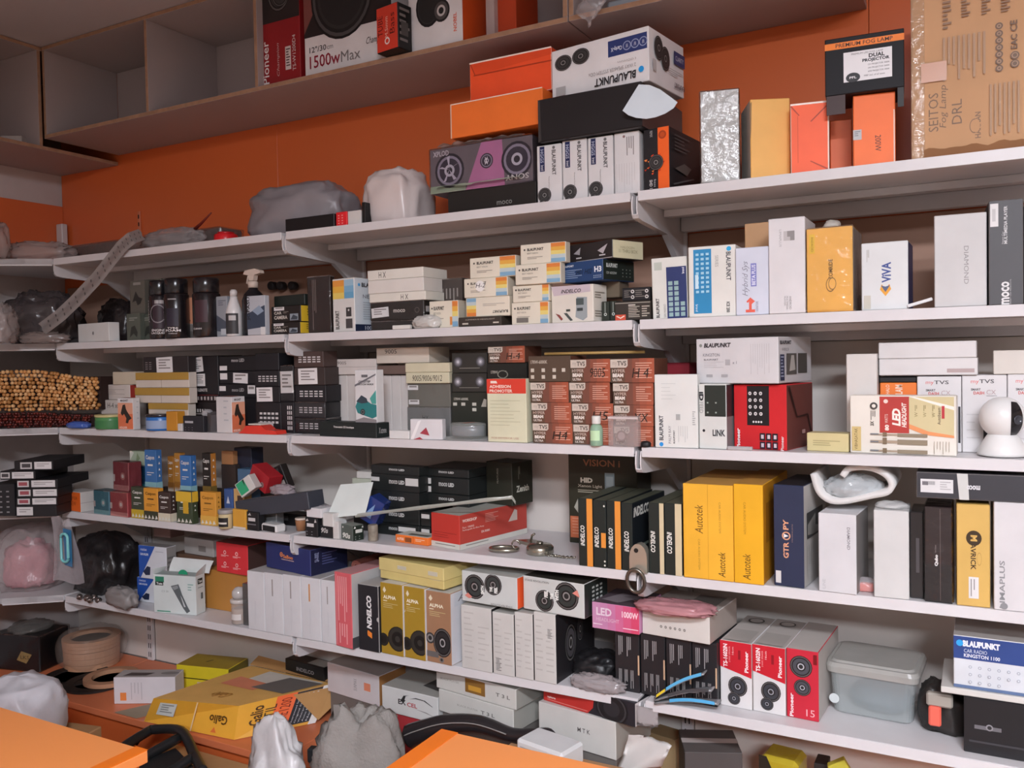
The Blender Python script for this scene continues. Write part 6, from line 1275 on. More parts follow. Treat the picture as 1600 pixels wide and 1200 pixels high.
# yellow cartons
YC = '#e8ae34'
ya = B('amplifier_carton', 'wide yellow carton with brown vertical lettering, next to the slim dark cartons', (1067, 1145, 757, 909), z=T4, y=-.004, dep=.25, rz=0, col=YC, faces={'top': '#c99a55'})
ya.t('front', 'Autotek', .24, .48, .40, .78, '#6a4a14', 90, 0, .2).t('front', 'CAR AUDIO SYSTEM', .30, .1, .34, .42, '#a8802c', 270).t('front', 'Autotek', .70, .04, .84, .30, '#5a3f10', 90, 0, .2).t('front', 'CAR AUDIO SYSTEM', .72, .5, .76, .82, '#a8802c', 270).r('front', .5, .0, .506, 1, '#c08a20')
yb_ = B('amplifier_carton', 'narrower yellow carton with brown vertical lettering, next to the navy carton', (1146, 1192, 757, 912), z=T4, y=-.004, dep=.25, rz=0, col='#e3a81f', faces={'top': '#c4924a', 'right': '#c8861c'})
yb_.t('front', 'Autotek', .30, .04, .56, .30, '#5a3f10', 90, 0, .2).t('front', 'CAR AUDIO SYSTEM', .34, .5, .42, .82, '#a87a14', 270).r('right', .1, .4, .6, .8, '#a86a14')
gt = B('dashcam_carton', 'navy carton with copper vertical lettering and a pale side', (1209, 1256, 758, 916), z=T4, y=.004, dep=.17, rz=-5, col='#27304a', faces={'right': '#b5b2ae', 'top': '#1b1a22'})
gt.t('front', 'GTR', .32, .28, .50, .44, '#dca07c', 90, .03).disc('front', .42, .50, .0085, [(1, '#dca07c'), (.72, '#27304a')]).p('front', [(.34, .48), (.34, .52), (.5, .5)], '#e6e4e2').t('front', 'PY', .32, .56, .50, .66, '#dca07c', 90, .03).t('front', 'A Revolutionary Journey', .60, .44, .65, .62, '#a88a80', 90).r('front', .06, .03, .24, .15, '#d2d0ce', 'sticker').r('right', .12, .46, .85, .72, '#3a3a3a').p('right', [(.15, .6), (.5, .68), (.5, .56), (.8, .52), (.8, .48), (.4, .48), (.15, .5)], '#8d8b86').lines('right', .12, .08, .8, .4, 8, '#a09c98', True, .15)
wd_ = B('stereo_carton', 'plain white carton with small vertical lettering under the foam roll', (1279, 1338, 803, 924), z=T4, y=-.004, dep=.12, rz=-4, col='#cfced0', faces={'right': '#8a8684'}); wd_.t('front', 'DIAMOND', .76, .56, .84, .84, '#77757a', 270, .01).t('front', 'LINE', .1, .04, .18, .16, '#b5b4b6', 90)
w2_ = B('stereo_carton', 'plain white carton with a film covered top past the foam roll', (1366, 1421, 798, 931), z=T4, y=.0, dep=.10, rz=2, col='#c9c8c6'); w2_.child(MB().blob((.03, .03, .012), M('#d9d8d6', .12, .6, al=.7, bump=.6, var=0), 4, .3, 2, 24, 10, -.5, 1, T=TR(0, -.01, w2_.h)), 'film_cover')
# foam roll: folded sheet
prof = []
for i in range(25):
    t = i/24; a = math.radians(200+ -250*t) if False else 0
sp = [(1266, 757), (1275, 785), (1293, 801), (1318, 804), (1360, 796), (1388, 790), (1398, 777), (1392, 760), (1372, 747), (1345, 742), (1322, 746), (1312, 758)]
PP = [aty(x, y_, .03) for x, y_ in sp]
zf = max(wd_.z1, w2_.z1); dz = zf+.002-min(p.z for p in PP)
# smooth the outline
def cr(P_, n=6):
    out = []
    for i in range(len(P_)-1):
        a, b, c, d = P_[max(i-1, 0)], P_[i], P_[i+1], P_[min(i+2, len(P_)-1)]
        for k in range(n):
            t = k/n; out.append(.5*((2*b)+(c-a)*t+(2*a-5*b+4*c-d)*t*t+(3*b-a-3*c+d)*t**3))
    out.append(P_[-1]); return out
Q = cr([Vector((p.x, p.z+dz)) for p in PP])
inn = []
for i, p in enumerate(Q):
    a = Q[max(i-1, 0)]; c = Q[min(i+1, len(Q)-1)]; d = (c-a).normalized(); n = Vector((-d.y, d.x)); inn.append(p+n*.011)
cx = sum(p.x for p in Q)/len(Q)
m = MB(); FOAM = M('#d6d3d0', .6, .3, bump=.15)
n = len(Q); vs_ = [(p.x-cx, 0, p.y-zf) for p in Q]+[(p.x-cx, 0, p.y-zf) for p in inn]
vs_ += [(x, .16, z) for x, y_, z in vs_]
fs = []
for i in range(n-1):
    fs += [(i, i+1, n+i+1, n+i), (2*n+i, 3*n+i, 3*n+i+1, 2*n+i+1), (i, 2*n+i, 2*n+i+1, i+1), (n+i, n+i+1, 3*n+i+1, 3*n+i)]
fs += [(0, n, 3*n, 2*n), (n-1, 3*n-1, 4*n-1, 2*n-1)]
m.add(vs_, fs, FOAM, True); e = m.build('foam_roll', None, (cx, .03, zf)); tag(e, 'thick white foam sheet curled over two plain white cartons', 'foam')
MB().blob((.056, .05, .044), M('#cfd4d6', .1, .8, al=.6, bump=1., var=0, sc=14), 81, .25, 2.4, 36, 18, -.7, 1, T=TR(-.012, .05, .012)).build('bubble_film', e)
b = B('dark_carton', 'black carton behind glassy film next to the white film covered carton', (1422, 1443, 800, 935), z=T4, y=.02, dep=.1, col=M('#2a2728', .15, .6)); b.r('front', .45, .3, .7, .7, '#4a4648')
qb = B('dashcam_carton', 'black brown carton with a white logo and worn film', (1444, 1487, 792, 940), z=T4, y=.008, dep=.12, col='#2a1d1d'); qb.t('front', 'Qubo', .36, .38, .50, .50, '#e2dedc', 90, .06).t('front', 'Smart Dashcam', .36, .52, .42, .60, '#8a7c7c', 90).r('front', .0, 0, 1, .40, '#1d1a1c').t('front', 'Qubo', .36, .38, .50, .50, '#e2dedc', 90, .06).lines('front', .56, .02, .62, .98, 1, '#6a5c5c', True, .3); qb.wrap()
mk = B('stereo_carton', 'gold carton with dark round logo and white price label', (1489, 1547, 788, 948), z=T4, y=.004, dep=.12, rz=2, col='#d0a95c'); mk.disc('front', .52, .67, .014, [(1, '#3a2a14')]).t('front', 'M', .42, .64, .62, .70, '#d0a95c', 270, .05).t('front', 'AVRICK', .42, .36, .58, .62, '#3a2a14', 270, .02).r('front', .36, .08, .66, .29, '#d9d7d6', 'sticker').lines('front', .42, .1, .6, .27, 2, '#8a8684', True, .35).disc('front', .68, .47, .012, [(1, '#b08c48'), (.88, '#d0a95c')], .35)
lm = B('stereo_carton', 'white carton with silver vertical lettering at the end of the tier', (1553, 1625, 786, 954), z=T4, y=.0, dep=.12, rz=2, col='#cfcccd'); lm.t('front', 'LIMAPLUS', .12, .02, .24, .46, '#8a8a8c', 90, .02).disc('front', .22, .04, .006, [(1, '#8a8a8c')])
mb_ = B('stereo_carton', 'long charcoal carton with a white strap lying on the standing cartons', (1432, 1625, 741, 795), z=max(qb.z1, mk.z1, lm.z1), y=.0, dep=.14, rz=1, col=M('#36353a', .5), faces={'edge': '#6a6666'})
mb_.r('front', .035, .22, .31, .74, '#d5d4d4', 'sticker').lines('front', .05, .5, .16, .64, 1, '#77757a', True).dots('front', .05, .52, .16, .66, 14, 1, '#6a686c', .5, 1).lines('front', .2, .3, .29, .66, 4, '#b0aeb0').p('front', [(.36, .0), (.44, .0), (.43, 1), (.34, 1)], '#c9c9c5', 'strap').t('front', 'moco', .42, .40, .53, .57, '#d5d4d6', 180, .04)
# orange packet
p = atz(1352, 926, T4); e = empty('screw_packet', (p.x, p.y+.012, T4+.0006), .1); tag(e, 'small clear packet with orange card and metal hooks at the edge', 'packet')
MB().box((-.018, -.008, 0), (.014, .008, .016), M('#ee5a38', .3), .002).build('card', e); MB().tube([(.015, 0, .012), (.028, 0, .018), (.036, 0, .010), (.036, 0, .001)], .0022, MET, 6).build('hook', e); MB().blob((.03, .014, .026), BAG, 4, .3, 2.4, 24, 12, -.7, 1).build('clear_bag', e)
# ================================================================== lowest tier
o = bag('plastic_bag', 'clear plastic bag stuffed with something pink on the lowest corner shelf', 48, 895, .02, T5, (.105, .10, .215), M('#cfc0bf', .2, .6, al=.34, bump=.6, var=0), 91, .22, 1.8, rz=.5, nu=56, nv=30)
MB().blob((.075, .07, .15), M('#d08a94', .7, .2, bump=.6, sc=20), 92, .3, 2.2, 36, 20, -.7, .8, T=TR(0, 0, .012)).build('pink_cloth', o)
bag('plastic_bag', 'black glossy bag slumped in the corner of the lowest tier', 168, 870, .12, T5, (.12, .09, .185), M('#1d1a1b', .3, .6, bump=.5), 93, .28, 1.8, nu=48)
# hanging pouch with blue card
e = empty('hanging_pouch', tuple(aty(100, 800, -.06))); p = aty(100, 862, -.075); e.location = (p.x, p.y, p.z); tag(e, 'clear pouch with a blue card hanging in front of the corner shelf', 'pouch')
def pch(u, v):
    w = .052+.03*v; return (-.01+(u-.5)*2*w*.8+.03*v, .01*(u-.5)+.006*math.sin(u*5+v*4), .105-.20*v+.006*math.sin(u*7))
MB().sheet(pch, 14, 20, M('#c4bcc0', .12, .7, al=.45, bump=.6, var=0)).build('clear_film', e)
MB().sheet(lambda u, v: (.004+.056*u, -.004-.010*u, .075-.115*v), 4, 6, M('#2f78a8', .3)).build('blue_card', e)
m = MB().tube([(.030+.017*math.cos(t), -.018, .018+(.030 if math.sin(t) > 0 else -.030)+.014*math.sin(t)) for t in [i*2*math.pi/24 for i in range(24)]], .0045, M('#7fc8c8', .3), 6, True); m.build('teal_ring', e)
# grey pouch and metal bits
bag('grey_pouch', 'soft grey pouch lying open on the lowest tier', 190, 905, .0, T5, (.075, .03, .06), M('#8a8583', .35, .5, bump=.3), 95, .3, 1.8, cat='pouch', rz=-.2)
e = empty('metal_bits', (aty(140, 915, .0).x, .0, T5+.0006)); tag(e, 'small heap of shiny metal fittings beside the grey pouch', 'fittings')
for k, (dx, dy, r_) in enumerate(((-.04, -.01, .009), (-.01, .0, .012), (.02, -.012, .008), (.0, .02, .010), (.035, .012, .009))):
    MB().lathe([(r_, 0), (r_, .010), (r_*.7, .014)], M('#8f8580', .25, .5, met=.8), 12, T=TR(dx, dy, 0)@R3(.3*k, .2, 0)@TR(0, 0, .003)).build('fitting', e)
# blue and white phone holder cartons
def holder(label, q, z, y_):
    b = B('holder_carton', label, q, z=z, y=y_, dep=.04, rz=3, col='#d3d6dc', group='blue and white holder cartons', faces={'right': '#8d8a87', 'top': '#8d8a87'})
    b.p('front', [(0, .0), (.06, .02), (.60, 1), (0, 1)], '#2452a8').t('front', 'noise', .08, .84, .3, .92, '#dfe6f2').t('front', 'CAR HOLDER', .06, .70, .36, .77, '#dfe6f2', 0, .03).p('front', [(.15, .2), (.3, .38), (.42, .36), (.4, .12), (.24, .1)], '#26304a').lines('front', .62, .82, .9, .86, 1, '#a8acb4').lines('right', .1, .3, .8, .7, 3, '#6a6866')
    return b
hl = holder('blue and white carton at the edge beside the open torch carton', (215, 260, 904, 950), T5, .06)
ht = holder('blue and white carton stacked above the grey pouch', (217, 260, 848, 900), None, .055)
ht.o.location.z = hl.z1+.0006; ht.z1 = hl.z1+ht.h
sup = B('small_box', 'plain dark box in shadow under the grey printed box', (270, 335, 868, 930), z=T5, y=.13, dep=.08, col='#6a5040'); 
b = B('small_box', 'grey printed box lying behind the blue and white carton', (288, 333, 842, 865), on=sup, y=.135, dep=.06, rz=-4, col='#a8a5a2'); b.r('front', .5, .25, .75, .6, '#77736f')
b = B('small_box', 'pinkish box hanging in the shadow at the back of the lowest tier', (240, 266, 826, 845), z=sup.z1+.02, y=.22, dep=.06, col='#b09490')
# torch carton, open
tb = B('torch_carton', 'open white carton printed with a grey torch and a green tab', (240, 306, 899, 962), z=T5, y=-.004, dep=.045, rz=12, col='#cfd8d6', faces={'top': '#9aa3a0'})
tb.r('front', .05, .80, .26, .95, '#2e7f62').r('front', .05, .72, .24, .82, '#16241e').t('front', 'Tusa', .08, .74, .22, .80, '#e6ece8', 0, .03)
tb.p('front', [(.42, .72), (.60, .78), (.64, .66), (.68, .52), (.80, .22), (.86, .10), (.78, .04), (.70, .16), (.58, .40), (.50, .56)], '#5c6365', 'torch_print').p('front', [(.44, .70), (.58, .75), (.60, .68), (.50, .62)], '#8d9496', 'torch_print').p('front', [(.64, .5), (.68, .42), (.76, .2), (.72, .2)], '#c4cacb', 'torch_print')
tb.t('front', 'C3 30', .20, .55, .36, .60, '#8a9694').r('front', .08, .04, .4, .07, '#5a9a84').lines('front', .82, .6, .95, .8, 3, '#8fb0a8').r('right', .2, .78, .7, .92, '#1d2824').t('right', 'Tusa', .26, .81, .64, .88, '#dfe6e2', 0, .03).r('right', .5, .38, .7, .54, '#5c6365').lines('right', .2, .66, .7, .70, 1, '#8a9694')
fl_ = MB().sheet(lambda u, v: (-tb.w/2+.022+(tb.w-.006)*u+.006*v, tb.d/2+.004*v*4*(v)+.0, tb.h+.040*v*(1-.12*u)-.0), 8, 6, M('#d3d8d6', .5)); tb.child(fl_, 'flap')
tb.child(MB().sheet(lambda u, v: (-tb.w/2+.002-.004*v+.02*v*u, -tb.d/2+tb.d*u, tb.h+.016*v), 3, 3, M('#c9cfcd', .5)), 'flap')
tb.child(MB().sheet(lambda u, v: (tb.w/2+.022*v*.3, -tb.d/2+tb.d*u, tb.h+.030*v*(.5+.5*u)), 3, 3, M('#c9cfcd', .5)), 'flap')
tb.child(MB().prism([(.016*math.cos(t), .014*math.sin(t)) for t in [i*math.pi/10 for i in range(11)]], -.001, .001, M('#22936a', .4), 'y', T=TR(.018, -.004, tb.h)), 'green_tab')
# red box and amber block behind
am = B('small_box', 'amber brown box under the red icon box', (320, 388, 893, 935), z=T5, y=.10, dep=.08, col='#b8803c')
rb = B('icon_carton', 'red carton with four pale icons above the glass jar', (338, 387, 845, 892), z=None, y=.085, dep=.12, rz=-3, col='#d8333a', faces={'right': '#4a3430', 'top': '#7a3a36'}); rb.o.location.z = am.z1+.0006; rb.z1 = am.z1+rb.h
for u in (.28, .66):
    for v in (.68, .3): rb.disc('front', u, v, .006, [(1, '#efc4bf'), (.6, '#d8333a')], part='icon_print').lines('front', u-.12, v-.16, u+.12, v-.09, 2, '#efc4bf')
# jar
e = lathething('glass_jar', 'clear glass jar with a domed lid and beige filling', 'jar', 361, .03, T5, [
    ('glass', [(.020, 0), (.0225, .002), (.0225, .056), (.021, .060)], M('#d5cfca', .08, .7, al=.35, var=0)), ('filling', [(.0195, .002), (.0205, .003), (.0205, .040), (.018, .044)], M('#b59f8e', .6)), ('lid_ring', [(.0245, .0605), (.025, .062), (.025, .070), (.022, .072)], M('#cfc8c2', .15, .6, al=.8, var=0)), ('stopper', [(.016, .0725), (.020, .082), (.019, .094), (.010, .104), (.0, .106)], M('#c9c6c4', .1, .7, al=.75, var=0))])
MB().sheet(lambda u, v: (.0229*math.sin(-.9+1.9*u), -.0229*math.cos(-.9+1.9*u), .014+.017*v), 10, 1, '#d6d0cc').build('label', e)
b = B('small_box', 'dark edged clear box beside the glass jar', (379, 388, 912, 976), z=T5, y=.02, dep=.03, col=M('#5a5856', .15, .6, al=.8, var=0))
# white slim cartons in a row
row = []
for k, (xa, xb, yt, yb) in enumerate(((387, 413, 893, 975), (414, 442, 896, 982), (443, 470, 899, 990), (471, 501, 903, 1000), (503, 526, 907, 1006))):
    b = B('slim_carton', 'slim white carton in the row under the navy carton, %s' % ('first beside the glass jar', 'second from the glass jar', 'third from the glass jar', 'fourth from the glass jar', 'last one against the red spine')[k], (xa, xb, yt, yb), z=T5, y=.0, dep=.20, col='#d3d3d5', group='slim white cartons in a row', faces={'top': '#b9b5b2'})
    row.append(b)
    if k: b.r('front', .40, .62, .47, .90, '#c98a4a' if k == 3 else '#9a9490')
    b.lines('front', .42, .1, .52, .5, 2, '#c2c2c6', True, .3)
sb = B('audio_carton', 'navy carton with a small orange logo lying on the slim white cartons', (416, 485, 853, 898), z=max(b.z1 for b in row), y=.01, dep=.13, rz=-10, col='#262f66', faces={'right': '#1b1f3c', 'top': '#4a3a48', 'edge': '#3c4478'}); sb.disc('front', .36, .62, .007, [(1, '#e08a4a'), (.6, '#262f66'), (.35, '#e08a4a')]).t('front', 'SaBoo', .40, .50, .62, .64, '#e08a4a', 0, .03).lines('front', .36, .40, .64, .46, 1, '#c9b0a4').t('right', 'SA-0002', .1, .5, .22, .85, '#8a90b0', 90, .03).lines('right', .3, .3, .7, .8, 5, '#4a4f78')
for k, (px, py, r_) in enumerate(((552, 874, .018), (578, 880, .0145))):
    p = aty(px, py, .09); m = MB(); seg_ = 22; pts = []
    BR = M('#8a5248', .6)
    for i in range(40):
        a = i*.5; rr = r_*(.35+.65*i/39); pts.append((rr*math.cos(a), rr*math.sin(a)))
    inn_ = [(x*(1-.0035/max(math.hypot(x, y_), .004)), y_*(1-.0035/max(math.hypot(x, y_), .004))) for x, y_ in pts]
    n = len(pts); vs_ = [(x, 0, z) for x, z in pts]+[(x, 0, z) for x, z in inn_]; vs_ += [(x, .15, z) for x, _, z in vs_]
    fs = []
    for i in range(n-1): fs += [(i, i+1, n+i+1, n+i), (2*n+i, 3*n+i, 3*n+i+1, 2*n+i+1), (i, 2*n+i, 2*n+i+1, i+1), (n+i, n+i+1, 3*n+i+1, 3*n+i)]
    fs += [(n-1, 3*n-1, 4*n-1, 2*n-1)]
    m.add(vs_, fs, BR); zc_ = max(b.z1 for b in row)+r_+.001
    tag(m.build('rolled_mat', None, (p.x, .10, zc_)), 'brown mat rolled up behind the red spine, %s roll' % ('thicker' if k == 0 else 'thinner'), 'roll', 'brown rolled mats')
# red spine, black lettered carton
b = B('slim_carton', 'slim red carton with pale print beside the black lettered carton', (524, 550, 895, 1017), z=T5, y=-.012, dep=.16, rz=-7, col='#d8636a', faces={'right': '#b9b7b5', 'top': '#d09a9a'}); b.lines('front', .2, .35, .8, .95, 5, '#eeb0b0', True, .4).lines('front', .25, .05, .8, .32, 4, '#eeb0b0', True, .4).r('front', .1, .02, .13, .97, '#eaa2a4').r('right', 0, 0, 1, .15, '#4a4a4c')
b = B('speaker_carton', 'black carton with bold white and orange vertical lettering', (559, 595, 914, 1022), z=T5, y=-.006, dep=.15, rz=-3, col=M('#27282c', .45), faces={'edge': '#a8a6a4', 'top': '#b0adaa'}); b.t('front', 'NDELCO', .42, .34, .66, .84, '#e6e6e4', 90, .05, .15).t('front', 'i', .44, .20, .66, .32, '#ee8a34', 90, .08, .15).disc('front', .98, .5, .006, [(1, '#b5b3b0')])
# alpha speaker cartons
ALP = []
for k, (q, c, lab) in enumerate((((595, 629, 912, 1027), '#a8872c', 'gold speaker carton next to the black lettered carton'), ((632, 664, 918, 1034), '#a8872c', 'gold speaker carton with a torn notch in the middle'), ((666, 704, 925, 1047), '#a27a5c', 'brown speaker carton with a large speaker print'))):
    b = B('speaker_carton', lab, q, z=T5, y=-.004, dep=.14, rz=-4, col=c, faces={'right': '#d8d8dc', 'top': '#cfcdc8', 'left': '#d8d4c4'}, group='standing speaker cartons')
    ALP.append(b)
    b.t('front', 'ALPHA', .14, .78, .72, .83, '#efe6cc', 0, .04).p('front', [(.12, .9), (.2, .86), (.28, .9), (.2, .95)], '#e2d8bc').r('front', .14, .745, .32, .76, '#e2d8bc').lines('front', .14, .64, .8, .72, 3, '#cdbb84', False, .3)
    if k < 2: b.disc('front', .76, .24, .032, [(1, '#24221f'), (.9, '#35322d'), (.6, '#1d1b19'), (.25, '#3a3733')], part='printed_speaker').disc('front', .12, .2, .017, [(1, '#2b2825'), (.6, '#1d1b19')], part='printed_speaker')
    else: b.spk('front', .66, .30, .036, .8, '#2c2b2c', '#a5a3a3').disc('front', .16, .34, .014, [(1, '#3a3838'), (.7, '#8a8886'), (.4, '#2b2a2a')], part='printed_speaker').r('front', .02, .08, .5, .16, '#6a6664').disc('front', .62, .06, .007, [(1, '#77736f'), (.5, '#2b2a2a')])
    b.r('right', .1, .8, .9, .98, '#cfd2d8').t('right', 'AL', .2, .86, .7, .94, '#77757a')
ALP[1].child(MB().add([(-ALP[1].w/2, -ALP[1].d/2-.001, ALP[1].h*.62), (-ALP[1].w/2+.010, -ALP[1].d/2-.006, ALP[1].h*.66), (-ALP[1].w/2+.006, -ALP[1].d/2-.001, ALP[1].h*.68)], [(0, 1, 2)], '#d9cfb0'), 'torn_paper')
zl = max(b.z1 for b in ALP)
lb_ = B('lidded_box', 'cream yellow lidded box lying on the gold speaker cartons', (594, 693, 880, 918), z=zl, y=.0, dep=.13, rz=-9, col='#d3c07c', c=.002); lb_.lines('front', .3, .55, .42, .72, 1, '#bfb48a').r('front', .29, .42, .45, .62, '#c9c4a8', 'sticker').r('front', .80, .40, .95, .62, '#c9c4a8', 'sticker'); lb_.child(MB().box((-lb_.w/2-.002, -lb_.d/2-.002, lb_.h*.42), (lb_.w/2+.002, lb_.d/2+.002, lb_.h+.002), M('#d6c482', .5), .0015), 'lid')
lb_.parts['sticker#90'] = MB().box((-lb_.w/2+.3*lb_.w, -lb_.d/2-.0032, lb_.h*.62), (-lb_.w/2+.44*lb_.w, -lb_.d/2-.0022, lb_.h*.8), M('#c9c4b0', .3), .0003); lb_.parts['sticker#91'] = MB().box((lb_.w*.28, -lb_.d/2-.0032, lb_.h*.6), (lb_.w*.42, -lb_.d/2-.0022, lb_.h*.8), M('#c9c4b0', .3), .0003)
# white cartons under the coaxial speaker cartons
WR = []
for k, (q, lab) in enumerate((((721, 768, 948, 1050), 'wide off-white carton with grey print beside the brown speaker carton'), ((770, 803, 958, 1055), 'off-white carton with a barcode low on its face'), ((805, 833, 958, 1063), 'off-white carton pressed against the one with the black side'), ((834, 868, 958, 1069), 'off-white carton whose long side is black with two speakers'))):
    b = B('speaker_carton', lab, q, z=T5, y=-.004, dep=.17 if k < 3 else .20, rz=-3, col='#c9c7c2', faces={'right': '#232124', 'top': '#b5b2ac'}); WR.append(b)
    b.lines('front', .1, .1, .42, .9, 9, '#bab7b2', False, .25, seed=k).lines('front', .56, .1, .92, .7, 7, '#bab7b2', False, .25, seed=k+5)
    if k == 1: b.lines('front', .15, .05, .4, .26, 9, '#5a5856')
    if k == 3: b.lines('front', .64, .64, .85, .78, 9, '#5a5856')
WR[3].spk('right', .36, .48, .046, .62, '#4d4a4d').spk('right', .60, .60, .030, .5, '#3c393c').r('right', .7, .1, .9, .2, '#4a4846')
zw = max(b.z1 for b in WR)
cs1 = B('speaker_carton', 'white coaxial speaker carton with two speaker prints and an orange end', (722, 808, 897, 960), z=zw, y=-.008, dep=.11, rz=-5, col='#c9cdca', faces={'right': '#e2582a', 'top': '#b5b5ae'})
cs2 = B('speaker_carton', 'white coaxial speaker carton with two speaker prints and a dark end', (819, 914, 906, 960), z=zw, y=-.008, dep=.11, rz=-6, col='#c9ccc8', faces={'right': '#262c28', 'top': '#33302a'})
cs1.spk('front', .24, .52, .030, 1., '#3a3f3e').spk('front', .58, .68, .025, 1., '#3a3f3e').t('front', 'FEEL', .60, .42, .66, .62, '#eceee8', 90, .06).t('front', 'THE', .52, .44, .57, .6, '#eceee8', 90, .06).t('front', 'SMTH', .36, .32, .42, .6, '#eceee8', 90, .06).t('front', 'STAGE REVOLUTION', .54, .02, .92, .09, '#6a6c6a', 180).p('front', [(.06, .2), (.12, .3), (.2, .18), (.14, .12)], '#d98a7c')
cs2.spk('front', .72, .58, .032, 1., '#343a38').spk('front', .36, .34, .025, 1., '#343a38').t('front', 'FEEL', .36, .45, .42, .66, '#eceee8', 90, .06).t('front', 'THE', .46, .42, .51, .6, '#eceee8', 90, .06).t('front', 'WITH', .54, .4, .60, .72, '#eceee8', 90, .06).t('front', 'STAGE REVOLUTION', .04, .86, .44, .92, '#6a6c6a').p('front', [(.82, .7), (.9, .82), (.94, .6)], '#d98a7c').dots('right', .3, .3, .8, .9, 3, 5, '#b9beb8', .6, .5)
# black crumple and clear bag
bag('black_pouch', 'black crumpled pouch between the speaker cartons and the black standing cartons', 935, 1052, .10, T5, (.055, .05, .055), M('#1a191b', .45, .5, bump=.4), 101, .3, 2., cat='pouch')
bag('plastic_bag', 'small clear bag lying at the edge before the black pouch', 935, 1075, .012, T5, (.062, .022, .032), M('#b9b0b0', .12, .7, al=.5, bump=.9, var=0), 103, .4, 2.6)
# black standing cartons
BS = []
for k, (xa, xb, yt, yb) in enumerate(((961, 999, 985, 1078), (1001, 1039, 992, 1085), (1041, 1080, 998, 1092), (1082, 1121, 1004, 1098))):
    b = B('amplifier_carton', 'black carton with white vertical print, %s' % ('first beside the clear bag', 'second from the clear bag', 'third from the clear bag', 'fourth next to the red and white cartons')[k], (xa, xb, yt, yb), z=T5, y=.03, dep=.16, rz=-2, col=M('#232326', .45), group='black cartons standing in a row'); BS.append(b)
    for j in range(3): b.lines('front', .16+.24*j, .06, .30+.24*j, .36, 3, '#a8a6a6', True, .4, seed=j)
    for j in range(2): b.lines('front', .16+.34*j, .58, .36+.34*j, .90, 3, '#a8a6a6', True, .4, seed=j+4)
    b.r('front', .94, .3, 1, .62, '#c9a888')
zb5 = max(b.z1 for b in BS)
lp = B('headlight_carton', 'pink and magenta carton with pale lettering lying on the black cartons', (925, 998, 945, 990), z=BS[0].z1, y=.012, dep=.13, rz=-3, col='#c98ab0', faces={'top': '#55484e'})
for i, c in enumerate(['#c78fb2', '#c587ae', '#c87ba4', '#cd6a92', '#d15a80', '#d24a6c']): lp.r('front', i/6, .0, (i+1)/6, 1, c, 'colour_print')
lp.t('front', 'LED', .09, .52, .42, .82, '#e6d2de', 0, .03).t('front', 'HEADLIGHT', .09, .30, .58, .44, '#d9b4c8', 0, .01).t('front', '1000W', .64, .56, .98, .80, '#f2d6de', 0, .03).r('front', .02, .16, .22, .19, '#eeddE6').r('front', .66, .14, .98, .17, '#eeddE6').p('top', [(.1, .2), (.5, .1), (.8, .6), (.3, .7)], '#8a8084').p('top', [(.4, .5), (.8, .4), (.9, .9)], '#6f666a')
ws = B('speaker_carton', 'dusty white carton with small symbols lying on the black cartons', (1003, 1119, 957, 1010), z=zb5, y=.01, dep=.17, rz=-5, col='#cfcbc4', faces={'right': '#a89c94', 'top': '#b0a8a0'})
for i in range(6): ws.disc('front', .29+.07*i, .38, .003, [(1, '#6a665f'), (.5, '#b9b5ae')], part='icon_print')
ws.r('top', .5, .3, .9, .9, '#77746f')
bag('pink_packet', 'flat pink plastic packet lying on the dusty white carton', 1055, 948, .02, ws.z1, (.085, .045, .022), M('#c98f94', .15, .7, al=.75, bump=.6, var=0), 105, .3, 2.4, cat='packet')
# red and white speaker cartons
for k, (q, lab) in enumerate((((1125, 1174, 1003, 1108), 'white speaker carton with a red upper half next to the black standing cartons'), ((1176, 1227, 1010, 1117), 'white speaker carton with a red upper half in the middle of the three'), ((1229, 1279, 1016, 1122), 'red speaker carton with two speaker prints beside the clear container'))):
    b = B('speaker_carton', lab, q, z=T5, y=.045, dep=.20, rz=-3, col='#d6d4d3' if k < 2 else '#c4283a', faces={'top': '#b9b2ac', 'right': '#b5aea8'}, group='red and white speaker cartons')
    if k < 2:
        b.p('front', [(0, .60), (1, .48), (1, 1), (0, 1)], '#c4202e').t('front', 'TS-1602IN', .10, .60, .24, .95, '#f0e4e4', 90, .03).t('front', 'Pioneer', .78, .56, .90, .88, '#f0e4e4', 90, .03).t('front', '2-WAY SPEAKER', .28, .68, .33, .92, '#e6a8a8', 90).t('front', '16cm', .38, .80, .44, .92, '#f0c4c4', 90).r('front', .58, .74, .66, .88, '#8f1420')
        b.spk('front', .56, .33, .0215, .95, '#3a3c42', '#9a9ca4').spk('front', .44, .14, .0135, 1, '#3a3c42', '#9a9ca4')
        b.r('top', .1, .02, .9, .42, '#a8a29c').disc('top', .5, .8, .018, [(1, '#4f4a46'), (.8, '#b9b2ac')])
    else:
        b.spk('front', .46, .76, .0225, 1, '#4a4c52', '#b9bbc2').spk('front', .50, .46, .017, 1, '#4a4c52', '#b9bbc2').t('front', 'Pioneer', .10, .02, .22, .36, '#f2e4e6', 90, .03).r('front', .85, .82, .96, .96, '#7a1018').t('front', '15', .62, .06, .88, .16, '#e8b0b4')
